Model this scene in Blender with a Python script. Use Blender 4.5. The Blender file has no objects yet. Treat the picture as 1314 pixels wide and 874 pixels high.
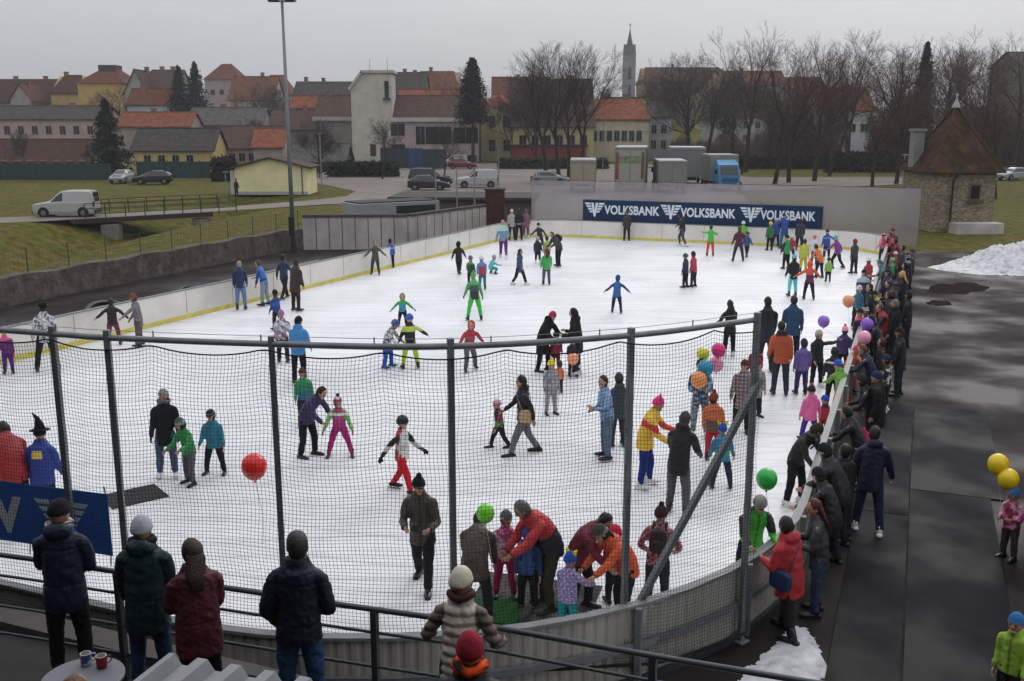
import bpy, math, random
import numpy as np
from mathutils import Vector
random.seed(7); RS = np.random.RandomState(11)
SC = bpy.context.scene; COL = SC.collection
PI = math.pi; R = math.radians
# ---------------------------------------------------------------- camera model (metres; picture 1314 x 874)
FPX = 1285.; PITCH = R(12.25); CAMH = 6.6
cP, sP = math.cos(PITCH), math.sin(PITCH)
def ray(x, y):
    u = (x-657)/FPX; v = (437-y)/FPX
    return np.array([u, cP+v*sP, -sP+v*cP])
def G(x, y, z=0.):                      # world point at height z
    d = ray(x, y); t = (z-CAMH)/d[2]; return np.array([d[0]*t, d[1]*t, z])
def D(x, y, Y):                         # world point at distance Y
    d = ray(x, y); t = Y/d[1]; return np.array([d[0]*t, Y, CAMH+d[2]*t])
NV = np.array([.927, -.375]); SV = np.array([.375, .927])
def W(n, s, z=0.):                      # rink axes (n across, s along) to world
    p = n*NV+s*SV; return np.array([p[0], p[1], z])
# ---------------------------------------------------------------- helpers
def hexc(h, k=1.0):
    if not isinstance(h, str): return tuple(h)
    c = [int(h[i:i+2], 16)/255. for i in (0, 2, 4)]
    return tuple(min(.9, k*((v/12.92) if v <= .04045 else ((v+.055)/1.055)**2.4)) for v in c)
def tag(o, label=None, cat=None, group=None, kind=None):
    if label: o['label'] = label
    if cat: o['category'] = cat
    if group: o['group'] = group
    if kind: o['kind'] = kind
    return o
def empty(name, loc=(0, 0, 0), rz=0., label=None, cat=None, group=None):
    o = bpy.data.objects.new(name, None); COL.objects.link(o); o.location = loc; o.rotation_euler = (0, 0, rz)
    o.empty_display_size = .2
    return tag(o, label, cat, group)
class MB:
    def __init__(s): s.v = []; s.f = []; s.m = []; s.n = 0
    def add(s, v, f, mi=0):
        v = np.asarray(v, float).reshape(-1, 3)
        s.v.append(v); s.f.extend([tuple(int(i)+s.n for i in q) for q in f]); s.m.extend([mi]*len(f)); s.n += len(v); return s
    def box(s, x0, x1, y0, y1, z0, z1, mi=0):
        v = [(x, y, z) for z in (z0, z1) for y in (y0, y1) for x in (x0, x1)]
        return s.add(v, [(0, 2, 3, 1), (4, 5, 7, 6), (0, 1, 5, 4), (2, 6, 7, 3), (0, 4, 6, 2), (1, 3, 7, 5)], mi)
    def bar(s, a, b, w, h, mi=0):       # box beam between two points, w sideways, h up
        a = np.array(a, float); b = np.array(b, float); d = b-a; d /= np.linalg.norm(d)
        up = np.array([0, 0, 1.]) if abs(d[2]) < .95 else np.array([0, 1., 0])
        x = np.cross(d, up); x /= np.linalg.norm(x); u = np.cross(x, d)
        v = [p+sx*x*w/2+su*u*h/2 for p in (a, b) for su in (-1, 1) for sx in (-1, 1)]
        return s.add(v, [(0, 1, 3, 2), (4, 6, 7, 5), (0, 4, 5, 1), (2, 3, 7, 6), (0, 2, 6, 4), (1, 5, 7, 3)], mi)
    def tube(s, pts, r, n=8, mi=0, cap=True):
        v, f = loft(pts, r, n, cap=cap); return s.add(v, f, mi)
    def prism(s, poly, z0, z1, mi=0):   # xy polygon extruded in z (ccw)
        n = len(poly); v = [(p[0], p[1], z0) for p in poly]+[(p[0], p[1], z1) for p in poly]
        return s.add(v, [tuple(range(n-1, -1, -1)), tuple(range(n, 2*n))]+[(i, (i+1) % n, n+(i+1) % n, n+i) for i in range(n)], mi)
    def xform(s, fn): s.v = [fn(v) for v in s.v]; return s
    def build(s, name, mats, parent=None, smooth=False, loc=None, rz=0., bevel=0., kind=None):
        me = bpy.data.meshes.new(name)
        me.from_pydata(np.concatenate(s.v).tolist() if s.v else [], [], s.f)
        if not isinstance(mats, (list, tuple)): mats = [mats]
        for m in mats: me.materials.append(m)
        if any(s.m): me.polygons.foreach_set('material_index', s.m)
        if smooth: me.polygons.foreach_set('use_smooth', [True]*len(me.polygons))
        me.update()
        o = bpy.data.objects.new(name, me); COL.objects.link(o)
        if parent: o.parent = parent
        if loc is not None: o.location = loc
        o.rotation_euler = (0, 0, rz)
        if bevel:
            b = o.modifiers.new('b', 'BEVEL'); b.width = bevel; b.segments = 2; b.limit_method = 'ANGLE'
        if kind: o['kind'] = kind
        return o
def loft(pts, r, n=10, xref=None, cap=True, ey=None):
    """closed tube through pts; r = radius or (rx,ry) per point; xref = direction that rx lies along"""
    P = np.array(pts, float); k = len(P)
    if np.isscalar(r): r = [r]*k
    rr = np.array([(a, a) if np.isscalar(a) else a for a in r], float)
    T = np.gradient(P, axis=0); T /= np.linalg.norm(T, axis=1)[:, None]+1e-9
    a = np.arange(n)*2*PI/n; V = []
    x = None if xref is None else np.array(xref, float)
    if x is None:
        x = np.array([1., 0, 0]) if abs(T[0][0]) < .8 else np.array([0, 1., 0])
    for i in range(k):
        X = x-np.dot(x, T[i])*T[i]; X /= np.linalg.norm(X)+1e-9
        if xref is None: x = X
        Y = np.cross(T[i], X)
        V.append(P[i]+np.outer(np.cos(a)*rr[i][0], X)+np.outer(np.sin(a)*rr[i][1], Y))
    V = np.concatenate(V); F = []
    for i in range(k-1):
        for j in range(n):
            F.append((i*n+j, i*n+(j+1) % n, (i+1)*n+(j+1) % n, (i+1)*n+j))
    if cap:
        F.append(tuple(range(n-1, -1, -1))); F.append(tuple((k-1)*n+j for j in range(n)))
    return V, F
def ball(c, r, seg=14, rings=9, M=None):
    v = [(0, 0, -1)]; f = []
    for i in range(1, rings):
        t = -PI/2+PI*i/rings
        for j in range(seg): v.append((math.cos(t)*math.cos(2*PI*j/seg), math.cos(t)*math.sin(2*PI*j/seg), math.sin(t)))
    v.append((0, 0, 1)); v = np.array(v)
    for j in range(seg): f.append((0, 1+(j+1) % seg, 1+j))
    for i in range(rings-2):
        for j in range(seg):
            a = 1+i*seg+j; b = 1+i*seg+(j+1) % seg; f.append((a, b, b+seg, a+seg))
    L = len(v)-1; o = 1+(rings-2)*seg
    for j in range(seg): f.append((o+j, o+(j+1) % seg, L))
    r = np.array([r]*3 if np.isscalar(r) else r); v = v*r
    if M is not None: v = v@np.array(M).T
    return v+np.array(c), f
def nz(p, s, seed=0):                    # cheap smooth pseudo noise, vectorised, about -1..1
    p = np.asarray(p)*s; o = 0
    rs = np.random.RandomState(seed)
    for k in range(5):
        d = rs.normal(size=3); d /= np.linalg.norm(d); w = 1+.7*k
        o = o+np.sin(p@d*w*2.3+rs.rand()*6.28+1.3*np.sin(p@np.roll(d, 1)*w*1.7))/(1+.4*k)
    return o/2.4
# ---------------------------------------------------------------- materials
MATS = {}
MK = .72
def mat(name, col=None, rough=.7, var=.12, scale=4., bump=0., bscale=None, spec=.4, metal=0., attr=None, col2=None, two=(.45, .6), det=4., trans=0., k=None):
    k = MK if k is None else k
    if name in MATS: return MATS[name]
    m = bpy.data.materials.new(name); m.use_nodes = True; nt = m.node_tree; N = nt.nodes; L = nt.links
    b = N['Principled BSDF']; b.inputs['Roughness'].default_value = rough; b.inputs['Metallic'].default_value = metal
    b.inputs['Specular IOR Level'].default_value = spec
    tc = N.new('ShaderNodeTexCoord'); no = N.new('ShaderNodeTexNoise'); no.inputs['Scale'].default_value = scale; no.inputs['Detail'].default_value = det
    L.new(tc.outputs['Object'], no.inputs['Vector'])
    if attr:
        src = N.new('ShaderNodeAttribute'); src.attribute_name = attr; c = src.outputs['Color']
    else:
        rgb = N.new('ShaderNodeRGB'); rgb.outputs[0].default_value = (*hexc(col, k), 1); c = rgb.outputs[0]
        if col2:
            r2 = N.new('ShaderNodeRGB'); r2.outputs[0].default_value = (*hexc(col2, k), 1)
            mr = N.new('ShaderNodeMapRange'); mr.inputs[1].default_value = two[0]; mr.inputs[2].default_value = two[1]
            n2 = N.new('ShaderNodeTexNoise'); n2.inputs['Scale'].default_value = scale*.37; n2.inputs['Detail'].default_value = 6
            L.new(tc.outputs['Object'], n2.inputs['Vector']); L.new(n2.outputs[0], mr.inputs[0])
            mx = N.new('ShaderNodeMix'); mx.data_type = 'RGBA'; L.new(mr.outputs[0], mx.inputs[0]); L.new(c, mx.inputs[6]); L.new(r2.outputs[0], mx.inputs[7]); c = mx.outputs[2]
    if var:
        mr = N.new('ShaderNodeMapRange'); mr.inputs[1].default_value = .3; mr.inputs[2].default_value = .7
        mr.inputs[3].default_value = 1-var; mr.inputs[4].default_value = 1+var; L.new(no.outputs[0], mr.inputs[0])
        hs = N.new('ShaderNodeHueSaturation'); L.new(mr.outputs[0], hs.inputs['Value']); L.new(c, hs.inputs['Color']); c = hs.outputs[0]
    L.new(c, b.inputs['Base Color'])
    if bump:
        bn = N.new('ShaderNodeTexNoise'); bn.inputs['Scale'].default_value = bscale or scale*3; bn.inputs['Detail'].default_value = 5
        L.new(tc.outputs['Object'], bn.inputs['Vector'])
        bp = N.new('ShaderNodeBump'); bp.inputs['Strength'].default_value = 1; bp.inputs['Distance'].default_value = bump
        L.new(bn.outputs[0], bp.inputs['Height']); L.new(bp.outputs[0], b.inputs['Normal'])
    MATS[name] = m; return m
CLOTH = mat('woven_cloth', attr='Col', rough=.8, var=.16, scale=9, bump=.012, bscale=16, spec=.25)
SHINY = mat('nylon_cloth', attr='Col', rough=.55, var=.14, scale=8, bump=.014, bscale=11, spec=.35)
SKIN = mat('skin', attr='Col', rough=.55, var=.06, scale=20)
HAIRM = mat('hair', attr='Col', rough=.5, var=.3, scale=45, bump=.01, bscale=60)
HARD = mat('painted_shell', attr='Col', rough=.35, var=.06, scale=6)
BLADE = mat('blade_steel', 'b8bcc4', rough=.3, metal=.8)
RUBBER = mat('balloon_rubber', attr='Col', rough=.25, var=.04, spec=.5)

# ---------------------------------------------------------------- people
CK = .92
PENDING = []
def addcol(me, cols):
    a = me.color_attributes.new('Col', 'FLOAT_COLOR', 'POINT')
    c = np.ones((len(me.vertices), 4)); c[:, :3] = cols; a.data.foreach_set('color', c.ravel())
def coords(me):
    a = np.empty(len(me.vertices)*3); me.vertices.foreach_get('co', a); return a.reshape(-1, 3)
def normals(me):
    a = np.empty(len(me.vertices)*3); me.vertex_normals.foreach_get('vector', a); return a.reshape(-1, 3)
def put(name, v, f, material, parent, colfn, remesh=None, sm=2, disp=None, smooth=True):
    me = bpy.data.meshes.new(name); me.from_pydata(np.asarray(v).tolist(), [], [tuple(map(int, q)) for q in f])
    o = bpy.data.objects.new(name, me); COL.objects.link(o)
    if parent: o.parent = parent
    if remesh:
        m = o.modifiers.new('r', 'REMESH'); m.mode = 'VOXEL'; m.voxel_size = remesh; m.use_smooth_shade = True
        if sm:
            q = o.modifiers.new('s', 'SMOOTH'); q.factor = .5; q.iterations = sm
        PENDING.append((o, material, colfn, disp))
    else:
        finish(me, material, colfn, disp, smooth)
    return o
def finish(me, material, colfn, disp, smooth=True):
    me.materials.clear(); me.materials.append(material)
    co = coords(me)
    cols = colfn(co) if callable(colfn) else np.tile(hexc(colfn, CK), (len(co), 1))
    addcol(me, cols)
    if disp is not None:
        co2 = co+normals(me)*disp(co)[:, None]; me.vertices.foreach_set('co', co2.ravel())
    if smooth: me.polygons.foreach_set('use_smooth', [True]*len(me.polygons))
    me.update()
def flush():
    bpy.context.view_layer.update(); dg = bpy.context.evaluated_depsgraph_get()
    for o, material, colfn, disp in PENDING:
        me = bpy.data.meshes.new_from_object(o.evaluated_get(dg)); me.name = o.data.name
        old = o.data
        finish(me, material, colfn, disp)
        o['_m'] = 1; o.modifiers.clear(); o.data = me; del o['_m']
        bpy.data.meshes.remove(old)
    PENDING.clear()
def segd(co, a, b):
    a = np.array(a); b = np.array(b); ab = b-a; t = np.clip(((co-a)@ab)/(ab@ab+1e-9), 0, 1)
    return np.linalg.norm(co-(a+t[:, None]*ab), axis=1), t
def smoothpath(P, n=3):
    P = np.array(P, float); out = []
    Q = np.vstack([2*P[0]-P[1], P, 2*P[-1]-P[-2]])
    for i in range(1, len(Q)-2):
        for k in range(n):
            t = k/n; out.append(.5*((2*Q[i])+(-Q[i-1]+Q[i+1])*t+(2*Q[i-1]-5*Q[i]+4*Q[i+1]-Q[i+2])*t*t+(-Q[i-1]+3*Q[i]-3*Q[i+1]+Q[i+2])*t**3))
    out.append(P[-1]); return np.array(out)
def rad(vals, n=3):
    return smoothpath(np.array([(a, a, 0) if np.isscalar(a) else (a[0], a[1], 0) for a in vals]), n)[:, :2]
# pose: lean, side, hp (head down), hy (head turn to own left), aL/aR (fwd,out,elbow,in), lL/lR (fwd,out,knee)
DEF = dict(lean=3, side=0, hp=5, hy=0, aL=(5, 7, 16, 3), aR=(7, 7, 18, 3), lL=(3, 4, 3), lR=(1, 4, 4))
POSES = {
 'stand': {},
 'hips': dict(aL=(2, 12, 55, 26), aR=(2, 12, 55, 26)),
 'walk': dict(lean=6, lL=(24, 2, 6), lR=(-16, 2, 16), aL=(-18, 12, 20, 0), aR=(22, 12, 25, 5)),
 'walk2': dict(lean=6, lR=(24, 2, 6), lL=(-16, 2, 16), aR=(-18, 12, 20, 0), aL=(22, 12, 25, 5)),
 'skate': dict(lean=16, lL=(26, 7, 34), lR=(-6, 14, 24), aL=(20, 32, 30, 0), aR=(-6, 34, 25, 0)),
 'skate2': dict(lean=16, lR=(26, 7, 34), lL=(-6, 14, 24), aR=(20, 32, 30, 0), aL=(-6, 34, 25, 0)),
 'wide': dict(lean=5, lL=(8, 19, 8), lR=(4, 19, 6), aL=(12, 20, 14, 0), aR=(12, 20, 14, 0)),
 'apart': dict(lean=4, lL=(5, 12, 5), lR=(4, 12, 6), aL=(8, 14, 14, 0), aR=(8, 14, 14, 0)),
 'arms': dict(lean=8, lL=(10, 8, 14), lR=(2, 10, 14), aL=(16, 44, 14, -6), aR=(10, 40, 20, 0)),
 'armsup': dict(lean=3, aL=(66, 34, 26, 0), aR=(58, 26, 34, 0), lL=(6, 6, 6), lR=(0, 6, 6)),
 'bend': dict(lean=52, hp=25, aL=(34, 4, 22, 5), aR=(28, 4, 26, 5), lL=(14, 5, 18), lR=(6, 6, 12)),
 'deep': dict(lean=78, hp=20, aL=(30, 4, 12, 5), aR=(24, 4, 14, 5), lL=(22, 6, 30), lR=(16, 8, 24)),
 'lean': dict(lean=28, hp=18, aL=(32, 6, 26, 5), aR=(26, 6, 30, 5), lL=(12, 5, 14), lR=(0, 6, 8)),
 'crouch': dict(lean=30, hp=5, aL=(50, 15, 30, 10), aR=(50, 15, 30, 10), lL=(85, 14, 120), lR=(80, 16, 120)),
 'kneel': dict(lean=25, hp=20, aL=(45, 10, 45, 10), aR=(45, 10, 45, 10), lL=(80, 8, 85), lR=(0, 6, 88)),
 'hold': dict(lean=8, hp=14, aL=(12, 6, 82, 26), aR=(12, 6, 82, 26)),
 'phone': dict(lean=5, hp=12, aL=(14, 6, 104, 30), aR=(14, 6, 104, 30)),
 'rail': dict(lean=22, hp=4, aL=(22, 9, 52, 4), aR=(22, 9, 52, 4), lL=(4, 5, 2), lR=(-4, 5, 4)),
 'reach': dict(lean=10, aL=(50, 16, 10, 0), aR=(8, 8, 20, 0), lL=(6, 5, 8), lR=(0, 8, 4)),
 'reachR': dict(lean=10, aR=(50, 16, 10, 0), aL=(8, 8, 20, 0), lL=(6, 5, 8), lR=(0, 8, 4)),
 'outL': dict(aL=(10, 56, 16, 0), lean=4), 'outR': dict(aR=(10, 56, 16, 0), lean=4),
 'fall': dict(lean=34, hp=-8, aL=(66, 18, 8, 0), aR=(58, 22, 10, 0), lL=(-12, 8, 6), lR=(-20, 10, 4)),
}
def dirv(f, o, side): f, o = R(f), R(o); return np.array([side*math.sin(o), -math.sin(f)*math.cos(o), -math.cos(f)*math.cos(o)])
def parse(s):
    d = {}
    for i, t in enumerate(s.split()):
        if '=' in t: k, v = t.split('=', 1); d[k] = v
        elif i == 0: d['c'] = t
        else: d[t] = '1'
    return d
SKINS = ['c99a80', 'd0a288', 'bf8f76', 'd6ac94']
PCOUNT = [0]
def person(x, yb, yt, yaw, pose, jk, tr, hat, label, h=None, z0=0., at=None, foot='k', group='people around the ice rink', b=1., gl=None, extra=(), **pk):
    PCOUNT[0] += 1; sd = PCOUNT[0]; rs = random.Random(sd*13)
    g = G(x, yb, z0) if at is None else np.array(at, float) if not isinstance(at, str) else None
    if g is None: g = G(x, yt, z0+h*math.cos(R({**DEF, **POSES[pose], **pk}['lean'])*.6)+.02); g[2] = z0
    dist = math.hypot(g[0], g[1]); J = parse(jk); T = parse(tr); Hh = parse(hat)
    p = dict(DEF); p.update(POSES[pose]); p.update(pk)
    p['hp'] += rs.uniform(-6, 8); p['lean'] += rs.uniform(-2, 4)
    if 'hy' not in pk: p['hy'] += rs.uniform(-28, 28)
    if z0 == 0: yaw = yaw+rs.uniform(-9, 9); p['side'] += rs.uniform(-3, 3)
    if h is None: h = D(x, yt, g[1])[2]-g[2]-.03
    h = float(h)
    hs = .248*(h/1.75)**.33; k = h/1.75; kb = k**.72*b*(1.0 if 'thin' not in J else .9)
    legs_h = h*.5*(k**.12); tor = h-legs_h-hs-.02*h
    jit = lambda a, s: a+rs.uniform(-s, s)
    up = lambda a, side=0.: np.array([math.sin(R(side)), -math.sin(R(a)), math.cos(R(a))])
    th, sd_ = p['lean'], p['side']
    vox = .0105 if dist < 14 else .0135 if dist < 30 else .017
    P0 = np.array([0., .12*h*math.sin(R(th)), 0.])
    P1 = P0+.42*tor*up(th*.55, sd_); P2 = P1+.45*tor*up(th*1.02, sd_); P3 = P2+.13*tor*up(th*1.05, sd_)
    hd = up(th*.55+p['hp'], sd_*.5)
    HC = P3+(.004*h+hs*.47)*up(th*.75+p['hp']*.5, sd_*.5)
    hy, hp_ = R(p['hy']), R(th*.25+p['hp'])
    # head axes: forward, left, up
    fw = np.array([math.sin(hy)*math.cos(hp_), -math.cos(hy)*math.cos(hp_), -math.sin(hp_)])
    lf = np.array([math.cos(hy), math.sin(hy), 0.]); hu = np.cross(lf, -fw); hu = hu if hu[2] > 0 else -hu
    HM = np.column_stack([lf, -fw, hu])          # local (x left, y back, z up) -> person
    hx = lambda q: HC+np.asarray(q)@HM.T
    sw = .104*h*(kb/k)**.5
    X = np.array([1., 0, 0]); sh = {}; arms = {}; legs = {}
    for side, key in ((1, 'aL'), (-1, 'aR')):
        f, o, e, inn = p[key]; f = jit(f, 9); o = jit(o, 3); e = max(4, jit(e, 10))
        S0 = P2+X*side*sw+(P2-P3)/np.linalg.norm(P2-P3)*.026*h; E0 = S0+.168*h*dirv(f, o, side)
        W0 = E0+.145*h*dirv(f+e, o-inn, side); hdv = dirv(f+e+6, o-inn-4, side)
        arms[side] = (S0, E0, W0, hdv)
    for side, key in ((1, 'lL'), (-1, 'lR')):
        f, o, kn = p[key]
        H0 = P0+X*side*.052*h; K0 = H0+.5*legs_h*dirv(f, o, side); A0 = K0+(.5*legs_h-.045*h)*dirv(f-kn, o*.8, side)
        legs[side] = (H0, K0, A0)
    sole = .115 if foot in 'ws' else .085
    sole *= k**.6
    dz = sole-min(legs[1][2][2], legs[-1][2][2])
    sh_ = np.array([0, 0, dz])
    P0, P1, P2, P3, HC = P0+sh_, P1+sh_, P2+sh_, P3+sh_, HC+sh_
    arms = {s: (a+sh_, c+sh_, d+sh_, e) for s, (a, c, d, e) in arms.items()}
    legs = {s: (a+sh_, c+sh_, d+sh_) for s, (a, c, d) in legs.items()}
    feet_dir = {}
    # ---- body: one continuous surface
    V = []; F = []; n0 = 0
    def ad(v, f):
        nonlocal n0
        V.append(v); F.extend([tuple(i+n0 for i in q) for q in f]); n0 += len(v)
    q = kb
    ad(*loft(smoothpath([P0-(P1-P0)*.25, P0, P1, P2, P3]), rad([(.08*q, .06*q), (.115*q, .09*q), (.1*q, .075*q), (.095*q, .07*q), (.045*q, .048*q)]), 12, X))
    nk = .052*(h/1.75)**.5
    ad(*loft([P3-(HC-P3)*.3, HC-hu*hs*.1], [nk*1.1, nk], 10))
    rx, ry, rz_ = hs*.335, hs*.41, hs*.5
    v, f = ball((0, 0, 0), 1, 16, 12); z = v[:, 2]; lo = np.clip(-z, 0, 1)
    v = np.column_stack([v[:, 0]*rx*(1-.32*lo**2), v[:, 1]*ry*(1-np.where(v[:, 1] > 0, .35, .08)*lo), z*rz_])
    ad(hx(v), f)
    v, f = ball((0, -ry*.98, -rz_*.12), (hs*.05, hs*.075, hs*.095), 8, 6); ad(hx(v), f)      # nose
    v, f = ball((0, -ry*.75, -rz_*.68), (hs*.14, hs*.1, hs*.12), 8, 6); ad(hx(v), f)         # chin
    v, f = ball((0, -ry*.86, rz_*.2), (hs*.2, hs*.06, hs*.05), 8, 6); ad(hx(v), f)           # brow
    for s in (1, -1):
        v, f = ball((s*rx*1.0, ry*.05, -rz_*.05), (hs*.04, hs*.07, hs*.13), 8, 6); ad(hx(v), f)
    hk = (h/1.75)**.6
    def hand(side, gr):
        S0, E0, W0, hv = arms[side]; out = []
        fl = hv; sdv = np.cross(fl, X*side); sdv = sdv/(np.linalg.norm(sdv)+1e-9)           # across the palm
        nrm = np.cross(sdv, fl)*side; nrm = nrm if np.dot(nrm, X)*side < 0 else -nrm        # palm faces the body
        c0 = W0; c1 = W0+fl*.085*hk
        out.append(loft([c0-fl*.02*hk, c0+fl*.02*hk, c0+fl*.05*hk, c1], [(.024*hk+gr, .017*hk+gr), (.034*hk+gr, .016*hk+gr), (.04*hk+gr, .016*hk+gr), (.038*hk+gr, .012*hk+gr)], 8, sdv))
        for i, ln in enumerate((.066, .076, .071, .056)):
            off = sdv*(-.0295+.0197*i)*hk; b0 = c1+off-fl*.012*hk; d1 = fl*math.cos(.35)+nrm*math.sin(.35); d2 = fl*math.cos(.95)+nrm*math.sin(.95)
            m1 = b0+d1*ln*.52*hk; m2 = m1+d2*ln*.48*hk; rr = .0088*hk+gr*.6
            out.append(loft([b0, m1, m2], [rr, rr*.95, rr*.75], 6))
        t0 = c0+fl*.025*hk-sdv*.03*hk; t1 = t0+(fl*.6-sdv*.75+nrm*.35)*.035*hk; t2 = t1+(fl*.85-sdv*.2+nrm*.5)*.032*hk
        out.append(loft([t0, t1, t2], [.012*hk+gr*.6, .0105*hk+gr*.6, .008*hk+gr*.6], 6))
        return out
    for s in (1, -1):
        S0, E0, W0, hv = arms[s]
        ad(*loft(smoothpath([S0-X*s*.04*k, S0, (S0+E0)/2, E0, (E0+W0)/2, W0+hv*.01]), rad([.03*q, .036*q, .036*q, .034*q, .032*q, .024*q]), 8))
        for v, f in hand(s, 0): ad(v, f)
        H0, K0, A0 = legs[s]
        ad(*loft(smoothpath([H0+np.array([0, 0, .02]), H0*.6+K0*.4, K0, K0*.55+A0*.45, A0-np.array([0, 0, .02*k])]), rad([.085*q, .075*q, .052*q, .048*q, .034*q]), 10))
        ad(*loft([A0+np.array([0, .02, -.01])*k, A0+np.array([0, -.03, -.03])*k, A0+np.array([0, -.09, -.04])*k], [.028*k, .03*k, .02*k], 8))
    skc = np.array(hexc(rs.choice(SKINS), .72))
    def bodycol(co):
        c = np.tile(skc, (len(co), 1)); l = (co-HC)@HM
        face = (l[:, 1] < -ry*.45)
        for s in (1, -1):
            e = face & (np.hypot(l[:, 0]-s*rx*.42, (l[:, 2]-rz_*.06)*1.3) < hs*.06); c[e] = (.03, .02, .015)
            e = face & (np.abs(l[:, 0]-s*rx*.42) < hs*.09) & (np.abs(l[:, 2]-rz_*.27) < hs*.02); c[e] = skc*.35
            e = (np.hypot(l[:, 0]-s*rx*.5, l[:, 2]+rz_*.3) < hs*.09) & face; c[e] = c[e]*np.array([1.08, .88, .85])
        e = face & (np.abs(l[:, 0]) < hs*.1) & (np.abs(l[:, 2]+rz_*.45) < hs*.025); c[e] = (.33, .1, .085)
        return c
    root = put('person', np.concatenate(V), F, SKIN, None, bodycol, vox, 1)
    root.location = g; root.rotation_euler = (0, 0, R(yaw))
    tag(root, label, 'person', group)
    # ---- clothes
    cv = .0125 if dist < 10 else .017 if dist < 14 else .021 if dist < 30 else .026
    V = []; F = []; n0 = 0
    L_ = float(J.get('len', .08))*.72
    hemd = (legs[1][1]+legs[-1][1])/2-P0; hemd = hemd/(np.linalg.norm(hemd)+1e-9); hemd = hemd*.75-(P1-P0)/np.linalg.norm(P1-P0)*.25
    hem = P0+hemd*L_*h; fat = float(J.get('fat', 1.)); q = kb*fat
    flare = 1+.2*L_
    pts = [hem, P0, P1, P2-(P2-P1)*.12, P2+(P3-P2)*.45, P3+(HC-P3)*.3]
    ad(*loft(smoothpath(pts, 4), rad([(.172*q*flare, .14*q*flare), (.168*q, .137*q), (.156*q, .127*q), (.15*q, .12*q), (.112*q, .092*q), (.076*q, .078*q)], 4), 16, X))
    for s in (1, -1):
        S0, E0, W0, hv = arms[s]
        U_ = (P3-P2)/np.linalg.norm(P3-P2)
        ad(*loft(smoothpath([S0+(U_*.012-X*s*.065)*k, S0-U_*.03*k, (S0+E0)/2, E0, (E0+W0)/2, W0-hv*.005]), rad([.05*q, .06*q, .062*q, .056*q, .051*q, .041*q]), 10))
    if 'hood' in J:                                        # hood lying on the upper back
        v, f = ball((0, 0, 0), (.115*q, .07*q, .075*q), 12, 8); tl = R(th*1.05)
        Mx = np.array([[1, 0, 0], [0, math.cos(tl), -math.sin(tl)], [0, math.sin(tl), math.cos(tl)]])
        ad(v@Mx.T+P3+Mx@np.array([0, .075*q, -.01*q]), f)
    ax = P3-P0; al = ax@ax
    C = lambda key, d=None: np.array(hexc(J[key], CK)) if key in J else d
    base = C('c'); sl, yo, lw, fr = C('sl'), C('yo'), C('lo'), C('fr')
    st = [s.split(',') for s in J.get('st', '').split(';') if s]
    pt = J.get('pt', '').split(',')
    def jcol(co):
        c = np.tile(base, (len(co), 1)); t = ((co-P0)@ax)/al
        da = np.full(len(co), 9.); 
        for s in (1, -1):
            S0, E0, W0, hv = arms[s]
            for a_, b_ in ((S0, E0), (E0, W0)):
                d, _ = segd(co, a_, b_); da = np.minimum(da, d)
        ds, _ = segd(co, P0, P2); arm = (da < .09*q) & (np.abs(co[:, 0]) > .75*sw) & (ds > .12*q)
        if fr is not None: m = (co[:, 1]-(P0[1]+(P3[1]-P0[1])*t) < -.03) & ~arm; c[m] = fr
        if lw is not None: c[(t < float(J.get('lt', .35))) & ~arm] = lw
        if yo is not None: c[t > float(J.get('yt', .74))] = yo
        if sl is not None: c[arm] = sl
        for a_, b_, cc in st: c[(t > float(a_)) & (t < float(b_))] = hexc(cc, CK)
        wr = np.minimum(np.linalg.norm(co-arms[1][2], axis=1), np.linalg.norm(co-arms[-1][2], axis=1)); c[wr < .055*q] *= .55
        c[(t > 1.03) & ~arm] *= .75; c[(np.abs(co[:, 0]) < .009) & (co[:, 1] < P0[1]+(P3[1]-P0[1])*t) & ~arm] *= .45
        c[(np.abs(t-.16) < .012) & ~arm] *= .7
        if 'bk' in J:                                       # patch on the back: colour
            m = (co[:, 1] > P1[1]+.03) & (np.abs(co[:, 0]) < .09) & (t > .55) & (t < .78); c[m] = hexc(J['bk'], CK)
        if pt[0] == 'plaid':
            m = (np.sin(co[:, 0]*75) > .45) | (np.sin(co[:, 2]*75) > .45); c[m] = hexc(pt[1], CK)
            m = (np.sin(co[:, 0]*75) > .45) & (np.sin(co[:, 2]*75) > .45)
            if len(pt) > 2: c[m] = hexc(pt[2], CK)
        elif pt[0] == 'dots':
            m = (np.sin(co[:, 0]*95+1.5*np.sin(co[:, 2]*31))*np.sin(co[:, 2]*95+np.sin(co[:, 1]*60)) > .35); c[m] = hexc(pt[1], CK)
        elif pt[0] == 'camo':
            w = nz(co, float(pt[3]) if len(pt) > 3 else 13, sd); c[w > .25] = hexc(pt[1], CK)
            if len(pt) > 2: c[w < -.35] = hexc(pt[2], CK)
        g_ = c.mean(1, keepdims=True); c = g_+(c-g_)*.9
        return c
    puff = float(J.get('puff', 0)); qn = int(float(J.get('q', 9)))
    def jdisp(co):
        d = .006*nz(co, 9, sd)+.005*nz(co, 24, sd+3)
        if dist < 10:
            t = ((co-P0)@ax)/al; xx = co[:, 0]
            for tt in (.12, .70): d = d-.007*np.exp(-((t-tt)/.013)**2)
            d = d-.006*np.exp(-(xx/.008)**2)*(t < .7)+.003*nz(co, 55, sd+9)
        if puff:
            t = ((co-P0)@ax)/al; d = d+puff*.014*(np.abs(np.sin(t*PI*qn/2+.4))-.5)
        return d
    put('coat' if L_ > .115 else 'jacket', np.concatenate(V), F, CLOTH if 'wool' in J else SHINY, root, jcol, cv, 3, jdisp)
    # trousers
    V = []; F = []; n0 = 0
    q = kb*float(T.get('fat', 1.)); tk = .0 if foot not in 'b' else .06*k
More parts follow.
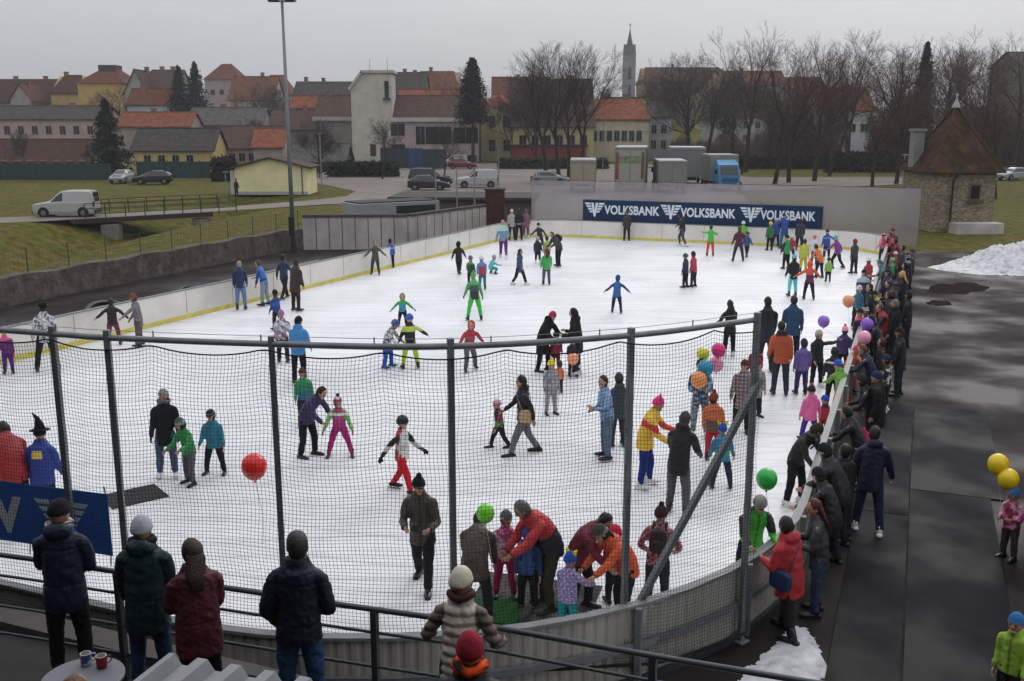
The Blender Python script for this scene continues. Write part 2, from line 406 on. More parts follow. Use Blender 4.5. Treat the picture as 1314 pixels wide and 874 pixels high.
    ad(*loft([P0+(P1-P0)*.45, P0, P0+(hem-P0)*.2-np.array([0, 0, .03*k])], [(.13*q, .1*q), (.15*q, .118*q), (.13*q, .1*q)], 14, X))
    for s in (1, -1):
        H0, K0, A0 = legs[s]
        ad(*loft(smoothpath([H0+np.array([-s*.02, 0, .03*k]), H0*.6+K0*.4, K0, K0*.5+A0*.5, A0+(K0-A0)*.02]), rad([.104*q, .093*q, .075*q, .067*q, .062*q]), 12))
    tc_ = np.array(hexc(T['c'], CK)); tw = hexc(T['lo'], CK) if 'lo' in T else None; tp = T.get('pt', '').split(',')
    def tcol(co):
        c = np.tile(tc_, (len(co), 1))
        if tw is not None: c[co[:, 2] < P0[2]*float(T.get('lt', .35))] = tw
        if tp[0] == 'camo': w = nz(co, 16, sd); c[w > .2] = hexc(tp[1], CK)
        if 'side' in T: c[np.abs(co[:, 0]) > .115*kb] = hexc(T['side'], CK)
        return c
    put('trousers', np.concatenate(V), F, CLOTH, root, tcol, cv*.92, 2, lambda co: .007*nz(co, 11, sd+5)+.004*nz(co, 25, sd+6))
    # footwear
    fc = {'k': '17171a', 'b': '1c1817', 'w': 'e2e2e2', 's': '1d1d21', 'n': '35302c'}[foot[0]]
    fcol = foot[1:] or fc
    for s in (1, -1):
        H0, K0, A0 = legs[s]; toe = R(8)*s
        fd = np.array([math.sin(toe), -math.cos(toe), 0]); sv = np.array([math.cos(toe), math.sin(toe), 0]); lift = A0[2]-sole
        sd2 = (A0-K0)/np.linalg.norm(A0-K0); tilt = np.clip(lift*2.2, 0, .8); fd = fd*math.cos(tilt)-np.array([0, 0, math.sin(tilt)]); un = np.cross(sv, fd); un = un if un[2] > 0 else -un
        fk = k**.75*1.16; m = MB()
        bs = A0-un*(sole-.03*fk-(.04*fk if foot[0] in 'ws' else 0)) if True else A0
        m.add(*loft(smoothpath([bs-fd*.085*fk+un*.01, bs-fd*.06*fk, bs+fd*.02*fk, bs+fd*.1*fk, bs+fd*.165*fk, bs+fd*.18*fk]), rad([(.025*fk, .025*fk), (.04*fk, .038*fk), (.042*fk, .042*fk), (.047*fk, .034*fk), (.03*fk, .024*fk), (.012*fk, .012*fk)]), 12, sv))
        shaft = .17 if foot[0] in 'bws' else .09
        m.add(*loft([bs+un*.0-fd*.03*fk, A0-sd2*.02*fk-fd*.01, A0-sd2*shaft*fk], [(.04*fk, .045*fk), (.046*fk, .05*fk), (.055*kb, .058*kb)] if shaft > .1 else [(.04*fk, .045*fk), (.042*fk, .048*fk), (.045*fk, .05*fk)], 12, sv))
        o = put('skate_boot' if foot[0] in 'ws' else 'boot' if foot[0] == 'b' else 'shoe', np.concatenate(m.v), m.f, HARD, root, fcol)
        if foot[0] in 'ws':
            m = MB(); zb = bs-un*.035*fk
            for a_ in (-.06, .09): m.bar(zb+fd*a_*fk+un*.015, zb+fd*a_*fk-un*.028*fk, .012, .03)
            m.bar(zb-fd*.11*fk-un*.034*fk, zb+fd*.15*fk-un*.034*fk, .005, .026*fk)
            m.build('blade', BLADE, o)
        else:
            m = MB(); m.bar(bs-fd*.09*fk-un*.03*fk, bs+fd*.17*fk-un*.03*fk, .07*fk, .018*fk); m.build('sole', mat('sole_rubber', '2a2826', rough=.8), o)
    # gloves
    if gl:
        for s in (1, -1):
            vv = MB()
            for v, f in hand(s, .006): vv.add(v, f)
            put('glove', np.concatenate(vv.v), vv.f, CLOTH, root, gl, max(.011, vox*.9), 1)
    # ---- head wear and hair
    def shell(name, c, r, col, mt, lo=None, seg=22, rings=16, noise=0., fn=None, colf=None, nsc=18):
        v, f = ball((0, 0, 0), 1, seg, rings); v = v*np.array(r)
        if fn: v = fn(v)
        v = v+np.array(c)
        if lo is not None: z_ = v[:, 2]; lim = lo(v); v[:, 2] = np.where(z_ < lim, lim+(z_-lim)*.06, z_)
        if noise: v = v+(v/np.linalg.norm(v, axis=1)[:, None])*(noise*nz(v, nsc, sd))[:, None]
        vv = hx(v)
        return put(name, vv, f, mt, root, (lambda co: colf((co-HC)@HM)) if colf else col)
    kind = Hh['c']; hc = Hh.get('k', '1a1715'); hair = Hh.get('hair')
    if kind in ('beanie', 'bobble', 'stripe', 'cap', 'none') or hair:
        hcol = hair or Hh.get('k', '2a1d15')
        if kind != 'hood' and (hair or kind == 'none' or rs.random() < .5):
            if not hair and kind != 'none': hcol = rs.choice(['2a1c12', '19120e', '4a3420'])
            if kind == 'none': shell('hair', (0, ry*.22, rz_*.1), (rx*1.1, ry*.98, rz_*1.02), hcol, HAIRM, noise=hs*.03)
            else: shell('hair', (0, ry*.16, -rz_*.14), (rx*1.09, ry*.97, rz_*.8), hcol, HAIRM, noise=hs*.02)
            if 'long' in Hh:
                m = MB(); m.add(*loft([hx((0, ry*.5, rz_*.3)), hx((0, ry*.75, -rz_*.4)), P3+np.array([0, .125*kb, -.04*k]), P2+(P1-P2)*.35+np.array([0, .185*kb, 0])], [(rx*.9, ry*.4), (rx*1.05, ry*.45), (rx*1.1, ry*.3), (rx*.6, ry*.15)], 12, lf))
                put('hair', np.concatenate(m.v), m.f, HAIRM, root, hcol)
    if kind in ('beanie', 'bobble', 'stripe', 'jester', 'witch', 'cap'):
        c1 = np.array(hexc(hc, CK)); c2 = np.array(hexc(Hh.get('k2', hc), CK))
        def hcf(l):
            c = np.tile(c1, (len(l), 1))
            if kind == 'stripe' or 'k2' in Hh: m_ = (np.sin(l[:, 2]/hs*22) > .1) if kind == 'stripe' else (l[:, 2] > rz_*float(Hh.get('kt', .75))); c[m_] = c2
            return c
        tall = 1.18 if kind != 'cap' else 1.02
        lo = lambda v: rz_*.12+(-v[:, 1])*.32
        shell(('cap' if kind == 'cap' else 'beanie') if kind != 'witch' else 'pointed_hat', (0, ry*.06, rz_*.02), (rx*1.19, ry*1.1, rz_*tall), hc, CLOTH, lo, colf=hcf, noise=hs*.008)
        if kind in ('bobble', 'stripe') and 'nob' not in Hh:
            v, f = ball((0, ry*.1, rz_*1.28), hs*.17, 10, 8); v = v+(nz(v, 60, sd)*hs*.02)[:, None]
            put('bobble', hx(v), f, CLOTH, root, Hh.get('kb', hc))
        if kind == 'witch':
            m = MB(); m.add(*loft([hx((0, 0, rz_*.55)), hx((0, .01, rz_*1.3)), hx((.02, .05, rz_*2.2)), hx((.09, .05, rz_*3.0))], [rx*1.15, rx*.85, rx*.45, .006], 14)); m.add(*loft([hx((0, 0, rz_*.5)), hx((0, 0, rz_*.58))], [rx*2., rx*1.9], 18))
            put('hat_cone', np.concatenate(m.v), m.f, CLOTH, root, hc)
        if kind == 'jester':
            for s in (1, -1):
                v, f = loft([hx((s*rx*.6, 0, rz_*.8)), hx((s*rx*1.0, .01, rz_*1.25)), hx((s*rx*1.25, .01, rz_*1.5))], [rx*.5, rx*.3, rx*.07], 10); put('hat_horn', v, f, CLOTH, root, Hh.get('kb', hc))
        if kind == 'cap':
            m = MB(); m.add(*loft([hx((0, -ry*.5, rz_*.3)), hx((0, -ry*1.2, rz_*.32)), hx((0, -ry*1.7, rz_*.22))], [(rx*1.05, .012), (rx*1.0, .01), (rx*.6, .006)], 14, lf)); put('brim', np.concatenate(m.v), m.f, CLOTH, root, hc)
    elif kind == 'brimhat':
        m = MB(); m.add(*loft([hx((0, 0, rz_*.3)), hx((0, 0, rz_*.37))], [rx*1.75, rx*1.7], 20)); m.add(*loft([hx((0, 0, rz_*.33)), hx((0, 0, rz_*.9)), hx((0, 0, rz_*1.2))], [rx*1.2, rx*1.15, rx*.95], 16))
        put('brimmed_hat', np.concatenate(m.v), m.f, CLOTH, root, hc)
    elif kind == 'helmet':
        c1 = np.array(hexc(hc, CK)); c2 = np.array(hexc(Hh.get('k2', '14151a'), CK))
        def hcf(l):
            c = np.tile(c1, (len(l), 1)); m_ = (np.abs(np.abs(l[:, 0])-rx*.5) < hs*.05) & (np.abs(np.sin(l[:, 1]/hs*14)) > .55) & (l[:, 2] > rz_*.35); c[m_] = c2
            return c
        shell('helmet', (0, ry*.08, rz_*.12), (rx*1.38, ry*1.24, rz_*1.2), hc, HARD, lambda v: np.where(v[:, 1] < 0, rz_*.2, -rz_*.12), colf=hcf)
        v, f = loft([hx((rx*1.05, 0, rz_*.1)), hx((rx*.8, -ry*.25, -rz_*.8)), hx((0, -ry*.55, -rz_*1.08)), hx((-rx*.8, -ry*.25, -rz_*.8)), hx((-rx*1.05, 0, rz_*.1))], .008, 6); put('chin_strap', v, f, CLOTH, root, '1a1a1a')
        if 'gog' in Hh: v, f = loft([hx((s_*rx*1.3, -ry*(.5+.6*(1-abs(s_))), rz_*.36)) for s_ in (1, .6, 0, -.6, -1)], [(.02, .03)]*5, 8, hu); put('goggles', v, f, HARD, root, '202028')
    elif kind == 'hood':
        hc2 = Hh.get('k')
        def fn(v):
            fr_ = v[:, 1] < -ry*.35
            v = v.copy(); v[:, 1] = np.where(fr_, -ry*.35+(v[:, 1]+ry*.35)*.25, v[:, 1]); return v
        shell('hood', (0, ry*.2, rz_*-.02), (rx*1.35, ry*1.25, rz_*1.25), hc2, CLOTH, fn=fn, noise=hs*.02)
        if 'fur' in Hh:
            a_ = np.linspace(-.6, PI+.6, 16); ring = [hx((math.cos(t)*rx*1.3, -ry*.32, rz_*-.05+math.sin(t)*rz_*1.15)) for t in a_]
            v, f = loft(ring, hs*.1, 8); put('fur_trim', v+(nz(v, 70, sd)*.012)[:, None], f, HAIRM, root, Hh['fur'])
    if 'scarf' in Hh:
        a_ = np.linspace(0, 2*PI, 13); c_ = P3+(HC-P3)*.22; r_ = .098*kb
        ring = [c_+np.array([math.cos(t)*r_, math.sin(t)*r_*.95, .012*math.sin(3*t)]) for t in a_]
        v, f = loft(ring, .036*kb, 10); sc = Hh['scarf'].split(',')
        def scf(co):
            c = np.tile(hexc(sc[0], CK), (len(co), 1))
            if len(sc) > 1: c[np.sin(co[:, 0]*150)*np.sin(co[:, 2]*150+co[:, 1]*90) > .05] = hexc(sc[1], CK)
            return c
        put('scarf', v, f, CLOTH, root, scf)
        if 'tail' in Hh:
            v, f = loft([c_+np.array([.04, -r_, 0]), P2+np.array([.05, -.17*kb, -.05]), P1+np.array([.05, -.17*kb, 0.])], [(.04, .018)]*3, 8, X); put('scarf', v, f, CLOTH, root, scf)
    if 'sun' in Hh:
        v, f = loft([hx((s_*rx*.95, -ry*(.35+.7*(1-abs(s_))), rz_*.1)) for s_ in (1, .7, .35, 0, -.35, -.7, -1)], [(.012, .01), (.014, .012), (.022, .012), (.008, .008), (.022, .012), (.014, .012), (.012, .01)], 8, hu); put('sunglasses', v, f, HARD, root, '101012')
    if 'beard' in Hh:
        v, f = ball((0, -ry*.35, -rz_*.62), (rx*.9, ry*.62, rz_*.42), 12, 8); put('beard', hx(v), f, HAIRM, root, Hh['beard'])
    for e in extra:
        kind = e[0]
        if kind == 'pack':                                  # backpack on the back
            m = MB(); tl = R(th); Mx = np.array([[1, 0, 0], [0, math.cos(tl), -math.sin(tl)], [0, math.sin(tl), math.cos(tl)]]); c_ = P1+(P2-P1)*.4
            v, f = ball((0, 0, 0), 1, 14, 10); v = np.sign(v)*np.abs(v)**.6*np.array([.14, .08, .2])*kb; m.add(v@Mx.T+c_+Mx@np.array([0, .2*kb, 0]), f)
            v, f = ball((0, 0, 0), 1, 12, 8); v = np.sign(v)*np.abs(v)**.6*np.array([.1, .05, .1])*kb; m.add(v@Mx.T+c_+Mx@np.array([0, .28*kb, -.06*kb]), f)
            for s in (1, -1): m.add(*loft([c_+Mx@np.array([s*.1, .12, .15])*kb, P2+np.array([s*.1*kb, 0, .09*kb]), c_+Mx@np.array([s*.11, -.15, .1])*kb, c_+Mx@np.array([s*.12, -.1, -.12])*kb], .015, 6))
            o = put('backpack', np.concatenate(m.v), m.f, SHINY, None, e[1]); o.location = g; o.rotation_euler = (0, 0, R(yaw)); tag(o, e[2], 'backpack')
        elif kind == 'bag':                                 # handbag at hip on side s
            s = e[3]; c_ = P0+np.array([s*.24*kb, .02, .04]); v, f = ball((0, 0, 0), 1, 12, 8); v = np.sign(v)*np.abs(v)**.55*np.array([.06, .17, .14])*kb
            m = MB(); m.add(v+c_, f); m.add(*loft(smoothpath([c_+np.array([0, -.1, .1])*kb, P2+np.array([-s*.1*kb, -.12*kb, .02]), P2+np.array([-s*.12*kb, 0, .08*kb]), P2+np.array([-s*.05, .14*kb, -.02]), c_+np.array([0, .1, .1])*kb]), .01, 6))
            o = put('shoulder_bag', np.concatenate(m.v), m.f, SHINY, None, e[1]); o.location = g; o.rotation_euler = (0, 0, R(yaw)); tag(o, e[2], 'bag')
        elif kind == 'held':                                # small thing in both hands: dark box (camera / phone)
            c_ = (arms[1][2]+arms[-1][2])/2+np.array([0, -.06, .03]); m = MB(); dx, dy, dz2 = e[3]; m.box(-dx, dx, -dy, dy, -dz2, dz2)
            if len(e) > 4: m.add(*loft([(0, -dy, 0), (0, -dy-.05, 0)], .03, 12))
            o = put(e[4] if len(e) > 4 else 'phone', np.concatenate(m.v)+c_, m.f, HARD, None, e[1], smooth=False); o.location = g; o.rotation_euler = (0, 0, R(yaw)); tag(o, e[2], e[4] if len(e) > 4 else 'phone')
    ca, sa = math.cos(R(yaw)), math.sin(R(yaw))
    tw_ = lambda v: np.array([v[0]*ca-v[1]*sa, v[0]*sa+v[1]*ca, v[2]])+g
    return {'L': tw_(arms[1][2]+arms[1][3]*.08), 'R': tw_(arms[-1][2]+arms[-1][3]*.08), 'g': g}
def balloon(x, y, Y, d, col, label, hand=None, free=1.1):
    c = D(x, y, Y); o = empty('balloon', c, 0, label, 'balloon', 'balloons around the rink')
    v, f = ball((0, 0, 0), d/2, 20, 14); v[:, 2] = np.where(v[:, 2] < 0, v[:, 2]*(1.18), v[:, 2]*1.02)
    put('envelope', v, f, RUBBER, o, col)
    m = MB(); m.add(*loft([(0, 0, -d*.57), (0, 0, -d*.62), (0, 0, -d*.66)], [.006, .012, .022], 8)); put('knot', np.concatenate(m.v), m.f, RUBBER, o, col)
    b = (np.array(hand)-c) if hand is not None else np.array([.05, .03, -min(free, c[2]-.02)])
    a = np.array([0, 0, -d*.6]); mid = (a+b)/2+np.array([.05, 0, -.06*np.linalg.norm(b-a)])
    v, f = loft(smoothpath([a, mid, b], 6), .0035, 5); put('string', v, f, CLOTH, o, 'd8d4d0')
# ================================================================ the setting
def terr(x, y):
    """height of the open ground"""
    x = np.asarray(x, float); y = np.asarray(y, float)
    z = np.zeros(np.broadcast(x, y).shape)-.03
    n = x*.927-y*.375; s = x*.375+y*.927
    rise = np.clip((y-185)/260., 0, 1); z = z+rise*rise*(3-2*rise)*15*np.clip(1-(x-60)/400, .6, 1)
    z = z+np.clip((y-450)/900, 0, 1)*14
    # grassy stream bed: centre line between two points, left of the rink
    a = np.array([-26.2, 72.]); b = np.array([-27.5, 38.]); 
    ab = b-a; t = ((x-a[0])*ab[0]+(y-a[1])*ab[1])/(ab@ab); tt = np.clip(t, -.6, 1.6)
    cx = a[0]+ab[0]*tt-1.2*np.sin(tt*3); d = np.abs(x-cx)
    w = np.clip((y-30)/8, 0, 1)*np.clip((96-y)/8, 0, 1)
    z = z-2.1*np.clip(1-np.clip(d-.6, 0, 9)/5.2, 0, 1)**1.15*w
    return z
xs = np.unique(np.concatenate([np.arange(-60, 60, 1.), np.linspace(-900, -60, 50), np.linspace(60, 900, 50)]))
ys = np.unique(np.concatenate([np.arange(-40, 110, 1.), np.linspace(110, 500, 80), np.linspace(500, 1400, 30)]))
XX, YY = np.meshgrid(xs, ys); ZZ = terr(XX, YY)+.05*nz(np.column_stack([XX.ravel(), YY.ravel(), 0*XX.ravel()]), .3, 3).reshape(XX.shape)*(YY > 30)*(XX < -18)
nx, ny = len(xs), len(ys); m = MB()
m.add(np.column_stack([XX.ravel(), YY.ravel(), ZZ.ravel()]), [(j*nx+i, j*nx+i+1, (j+1)*nx+i+1, (j+1)*nx+i) for j in range(ny-1) for i in range(nx-1)])
m.build('ground', mat('winter_grass', '585a1c', rough=.95, var=.45, scale=1.6, col2='665a2c', two=(.4, .62), bump=.05, bscale=9, spec=.1), smooth=True, kind='structure')
def sheet(name, pts, z, mt, kind='structure'):
    m = MB(); m.add([(p[0], p[1], z) for p in pts], [tuple(range(len(pts)))])
    o = m.build(name, mt); 
    import bmesh
    bm = bmesh.new(); bm.from_mesh(o.data); bmesh.ops.triangulate(bm, faces=bm.faces); bmesh.ops.recalc_face_normals(bm, faces=bm.faces)
    if bm.faces and bm.faces[:][0].normal.z < 0: bmesh.ops.reverse_faces(bm, faces=bm.faces)
    bm.to_mesh(o.data); bm.free(); o['kind'] = kind; return o
ASPH = mat('wet_asphalt', '282221', rough=.75, var=.3, scale=1.3, col2='373030', two=(.4, .62), bump=.006, bscale=40, spec=.12)
def wetness(m, lo_, hi_, sc):
    nt = m.node_tree; n = nt.nodes.new('ShaderNodeTexNoise'); n.inputs['Scale'].default_value = sc; n.inputs['Detail'].default_value = 4; tc = nt.nodes.new('ShaderNodeTexCoord'); nt.links.new(tc.outputs['Object'], n.inputs['Vector'])
    r = nt.nodes.new('ShaderNodeMapRange'); r.inputs[1].default_value = .4; r.inputs[2].default_value = .6; r.inputs[3].default_value = lo_; r.inputs[4].default_value = hi_; nt.links.new(n.outputs[0], r.inputs[0]); nt.links.new(r.outputs[0], nt.nodes['Principled BSDF'].inputs['Roughness'])
wetness(ASPH, .45, .9, .35)
LOT = mat('pale_asphalt', '7c706a', rough=.85, var=.14, scale=.35, col2='857a74', bump=.004, bscale=30)
ROAD = mat('road_surface', '857d72', rough=.85, var=.12, scale=.4, bump=.004, bscale=30)
# yard of asphalt around the rink
yard = [W(-31, -12), W(8, -12), W(24, -6), W(40, 20), (34, 52, 0), (17.5, 52.5, 0), W(-1, 57.5), W(-22, 60.), (-6.2, 59.8, 0), (-11.3, 53.3, 0), (-14.2, 53.5, 0), W(-31, 36), W(-31, 20)]
sheet('yard_asphalt', yard, 0., ASPH)
# parking area, village street and lanes
sheet('parking_lot', [(-15, 84, 0), (-9, 79, 0), (-6, 62.5, 0), (14, 60.5, 0), (19, 70, 0), (22, 100, 0), (34, 106, 0), (60, 122, 0), (60, 128, 0), (30, 126, 0), (14, 170, 0), (-28, 172, 0), (-24, 118, 0), (-15.5, 100, 0)], .012, LOT)
sheet('lane', [D(-30, 287, 67), D(60, 286, 69), D(100, 282.5, 70.5), D(270, 272, 76.5), D(370, 267, 81), D(460, 258, 86), D(475, 247, 97), D(400, 262, 88), D(270, 268.5, 80), D(95, 277, 74), D(-30, 281, 71)], .02, ROAD)
sheet('street', [(-150, 166, 0), (-28, 160, 0), (16, 158, 0), (60, 150, 0), (160, 160, 0), (160, 167, 0), (60, 158, 0), (16, 166, 0), (-28, 168, 0), (-150, 174, 0)], .03, ROAD)
sheet('park_path', [(30, 108, 0), (62, 128, 0), (95, 131, 0), (95, 134, 0), (62, 131.5, 0), (28, 110, 0)], .04, ROAD)
# painted bay lines and strip line left of the rink
m = MB()
for a, b in ((D(0, 370, 39), D(320, 340, 48)),):
    a = W(-27.0, 22); b = W(-27.3, 42); m.bar((a[0], a[1], .006), (b[0], b[1], .006), .12, .004)
m.build('painted_line', mat('road_paint', 'a8a4a2', rough=.8, var=.2, scale=3), kind='structure')
# ---------------------------------------------------------------- rink
N0, N1, S0, S1 = -22.0, -1.3, 8.35, 56.1
def outline(off=0., rn=6.5, rf=3.2, seg=14):
    """rink outline as (n,s), clockwise from near-left straight; off = outward offset"""
    out = []
    for cx, cy, r, a0 in ((N1-rn, S0+rn, rn, -90), (N1-rf, S1-rf, rf, 0), (N0+rf, S1-rf, rf, 90), (N0+rn, S0+rn, rn, 180)):
        for i in range(seg+1):
            a = R(a0+90*i/seg); n_, s_ = cx+(r+off)*math.cos(a), cy+(r+off)*math.sin(a)
            out.append((n_-.042*min(40, max(0, 54-s_))*min(1, max(0, (N1-n_)/(N1-N0)))**2, s_))
    return out
ICE = bpy.data.materials.new('ice'); ICE.use_nodes = True
nt = ICE.node_tree; N_ = nt.nodes; L_ = nt.links; b_ = N_['Principled BSDF']
tc = N_.new('ShaderNodeTexCoord')
def noise(sc, det=5, stretch=None, rot=0.):
    mp = N_.new('ShaderNodeMapping'); mp.inputs['Scale'].default_value = stretch or (1, 1, 1); mp.inputs['Rotation'].default_value = (0, 0, rot)
    n = N_.new('ShaderNodeTexNoise'); n.inputs['Scale'].default_value = sc; n.inputs['Detail'].default_value = det
    L_.new(tc.outputs['Object'], mp.inputs[0]); L_.new(mp.outputs[0], n.inputs['Vector']); return n.outputs[0]
def rng(s, a, b, c, d):
    m = N_.new('ShaderNodeMapRange'); m.inputs[1].default_value = a; m.inputs[2].default_value = b; m.inputs[3].default_value = c; m.inputs[4].default_value = d; L_.new(s, m.inputs[0]); return m.outputs[0]
def mul(a, b, op='MULTIPLY'):
    m = N_.new('ShaderNodeMath'); m.operation = op
    for i, v in enumerate((a, b)):
        if isinstance(v, (int, float)): m.inputs[i].default_value = v
        else: L_.new(v, m.inputs[i])
    return m.outputs[0]
patch = rng(noise(.28, 6), .35, .65, .88, 1.03); scr = rng(noise(1.2, 9, (1, 22, 1), .5), .3, .7, .94, 1.04); scr2 = rng(noise(1.1, 9, (26, 1, 1), .3), .3, .7, .95, 1.04); fine = rng(noise(9, 4), .3, .7, .97, 1.03)
def cuts(sc, dist_, off):
    mp = N_.new('ShaderNodeMapping'); mp.inputs['Location'].default_value = (off, off*.7, 0); w_ = N_.new('ShaderNodeTexWave'); w_.wave_type = 'RINGS'; w_.inputs['Scale'].default_value = sc; w_.inputs['Distortion'].default_value = dist_; w_.inputs['Detail'].default_value = 1.5; w_.inputs['Detail Scale'].default_value = .25
    L_.new(tc.outputs['Object'], mp.inputs[0]); L_.new(mp.outputs[0], w_.inputs['Vector']); return rng(w_.outputs['Fac'], .955, 1., 1., .86)
val = mul(mul(mul(patch, scr), mul(scr2, fine)), mul(cuts(.42, 14, 3.), mul(cuts(.31, 22, -11.), cuts(.55, 18, 20.))))
rgb = N_.new('ShaderNodeRGB'); rgb.outputs[0].default_value = (.76, .765, .785, 1)
hs = N_.new('ShaderNodeHueSaturation'); L_.new(rgb.outputs[0], hs.inputs['Color']); L_.new(val, hs.inputs['Value']); L_.new(hs.outputs[0], b_.inputs['Base Color'])
L_.new(rng(noise(.5, 5), .35, .65, .32, .62), b_.inputs['Roughness']); b_.inputs['Specular IOR Level'].default_value = .3
bp = N_.new('ShaderNodeBump'); bp.inputs['Distance'].default_value = .004; L_.new(mul(noise(1.2, 7, (1, 14, 1), .5), noise(14, 4), 'ADD'), bp.inputs['Height']); L_.new(bp.outputs[0], b_.inputs['Normal'])
ol = outline(.02); sheet('ice', [W(n, s) for n, s in ol], .010, ICE)
BOARD = mat('white_board', 'dcd8d0', rough=.45, var=.07, scale=1.2, col2='c8c4bd', two=(.55, .75), k=1.)
BOARDO = mat('board_back', 'a09d95', rough=.6, var=.14, scale=1.5, col2='8c8982', k=1.)
YEL = mat('kick_plate_yellow', 'd4c864', rough=.5, var=.15, scale=3, k=.95)
CAPM = mat('dark_cap_rail', '3c4044', rough=.5, var=.15)
STEEL = mat('galvanised_steel', '868c90', rough=.5, var=.18, scale=6, metal=.3)
ROPE = mat('black_rope', '1c1d20', rough=.9)
BH = .99
def ribbon(path, z0, z1, th, m):        # vertical wall following closed path; th inward thickness handled by two paths
    pass
def wallloop(a, b, z0, z1, closed=True):
    k = len(a); v = [(*W(*p)[:2], z) for z in (z0, z1) for q in (a, b) for p in q]
    f = []
    for i in range(k if closed else k-1):
        j = (i+1) % k
        f += [(i, j, 2*k+j, 2*k+i), (k+i, 3*k+i, 3*k+j, k+j), (2*k+i, 2*k+j, 3*k+j, 3*k+i), (i, k+i, k+j, j)]
    return v, f
t_boards = empty('rink_boards', W(-11, 30), 0, 'white boards with a yellow kick strip running all round the ice rink', 'boards')
def loopobj(name, o0, o1, z0, z1, mt, seg=14):
    m = MB(); v, f = wallloop(outline(o0, seg=seg), outline(o1, seg=seg), z0, z1); m.add(v, f)
    o = m.build(name, mt); me = o.data
    import bmesh
    bm = bmesh.new(); bm.from_mesh(me); bmesh.ops.recalc_face_normals(bm, faces=bm.faces); bm.to_mesh(me); bm.free()
    o.parent = t_boards; o.matrix_parent_inverse = t_boards.matrix_basis.inverted(); return o
from mathutils import Matrix
loopobj('board_panel', .0, .04, .0, BH, BOARD)
loopobj('kick_plate', -.012, -.002, .012, .16, YEL)
loopobj('cap_rail', -.02, .1, BH+.002, BH+.04, mat('board_cap', '8a8c8c', rough=.5))
# outer ribbed cladding in the near half, with a dark foot beam
path = outline(.1)
def dense(path, step):
    P_ = np.array(path+[path[0]]); d = np.r_[0, np.cumsum(np.linalg.norm(np.diff(P_, axis=0), axis=1))]
    t = np.arange(0, d[-1], step); return np.column_stack([np.interp(t, d, P_[:, 0]), np.interp(t, d, P_[:, 1])]), t
def outward(p):
    d = np.gradient(p, axis=0); d /= np.linalg.norm(d, axis=1)[:, None]; return np.column_stack([d[:, 1], -d[:, 0]])
op, ot = dense(outline(.055), .03); on = outward(op); wav = np.where((np.arange(len(op)) % 5) < 3, .012, 0.)
m = MB(); q = op+on*wav[:, None]; k = len(q)
v = [(*W(*p)[:2], z) for z in (.1, BH) for p in q]; m.add(v, [(i, (i+1) % k, k+(i+1) % k, k+i) for i in range(k)])
o = m.build('ribbed_cladding', BOARDO, t_boards); o.matrix_parent_inverse = t_boards.matrix_basis.inverted()
for z in (.06, .52):
    loopobj('foot_beam' if z < .1 else 'side_beam', .07, .12, z-.055, z+.03, STEEL if z > .1 else CAPM)
op2, ot2 = dense(outline(.13), 2.0)
for p in op2:
    if p[1] < 30 and p[0] > -16:
        m = MB(); c = W(*p); m.box(-.04, .04, -.04, .04, 0, BH+.02); o = m.build('support_post', STEEL, t_boards, bevel=.004); o.matrix_parent_inverse = t_boards.matrix_basis.inverted(); o.location = c; o.rotation_euler = (0, 0, -R(22))
# seams between board panels
m = MB()
sp, _ = dense(outline(-.002), 2.4); sn = outward(sp)
for p, q in zip(sp, sn):
    a = W(*(p-q*.001)); m.bar((a[0], a[1], .17), (a[0], a[1], BH-.02), .012, .004)
o = m.build('panel_seams', CAPM, t_boards, kind='stuff'); o.matrix_parent_inverse = t_boards.matrix_basis.inverted()
# ---------------------------------------------------------------- tall fence with net along the near end
fence = empty('safety_net_fence', W(-6, 8.2), -R(22), 'tall grey post and rail fence with a dark net across the near end', 'net fence')
FI = Matrix.Translation(Vector(fence.location)) @ Matrix.Rotation(-R(22), 4, 'Z'); FI = FI.inverted()
def fp(o): o.parent = fence; o.matrix_parent_inverse = FI; return o
fpath = [(-24, 8.12), (-19, 8.12), (-14, 8.12), (-9.05, 8.15)]
POSTS = [(-14.2, 8.12), (-11.6, 8.14), (-8.98, 8.2), (-8.25, 8.25), (-6.37, 8.45), (-4.52, 9.2), (-2.89, 10.45), (-1.71, 12.0)]
PT = [4.3]*8
PW = []
for px_, py_, tilt in ((67, 425, 0), (137, 430, 0), (348, 438, 0), (578, 441, 0), (810, 427, 0), (972, 407, 0)):
    PW.append(G(px_, py_, 4.3))
left_dir = (PW[0]-PW[1])/np.linalg.norm(PW[0]-PW[1])
PW = [PW[0]+left_dir*6.5, PW[0]+left_dir*3.3]+PW
for i, p in enumerate(PW):
    m = MB(); m.box(-.034, .034, -.034, .034, 0.02, 4.36); m.box(-.09, .09, -.09, .09, .0, .02)
    o = m.build('post', STEEL, bevel=.006); o.location = (p[0], p[1], 0); o.rotation_euler = (0, 0, -R(22)+.15*i); fp(o)
RAILP = smoothpath([(p[0], p[1], 4.27) for p in PW], 8)
m = MB(); m.tube(RAILP, .036, 8); fp(m.build('top_rail', STEEL, smooth=True))
m = MB(); m.tube(RAILP+np.array([0, 0, .085]), .0035, 5)
cum = np.r_[0, np.cumsum(np.linalg.norm(np.diff(RAILP, axis=0), axis=1))]
def along(P_, c_, t): return np.column_stack([np.interp(t, c_, P_[:, i]) for i in range(3)])
for t in np.arange(.3, cum[-1], 1.25):
    a = along(RAILP, cum, [t])[0]; m.tube([a, a+np.array([0, 0, .1])], .008, 5)
fp(m.build('tension_wire', STEEL))
# brace from the corner post down to the next one
a = D(976, 486, PW[-1][1]); b = D(803, 806, PW[-2][1]-.05)
m = MB(); m.bar(a, b, .075, .075); fp(m.build('diagonal_brace', STEEL, bevel=.005))
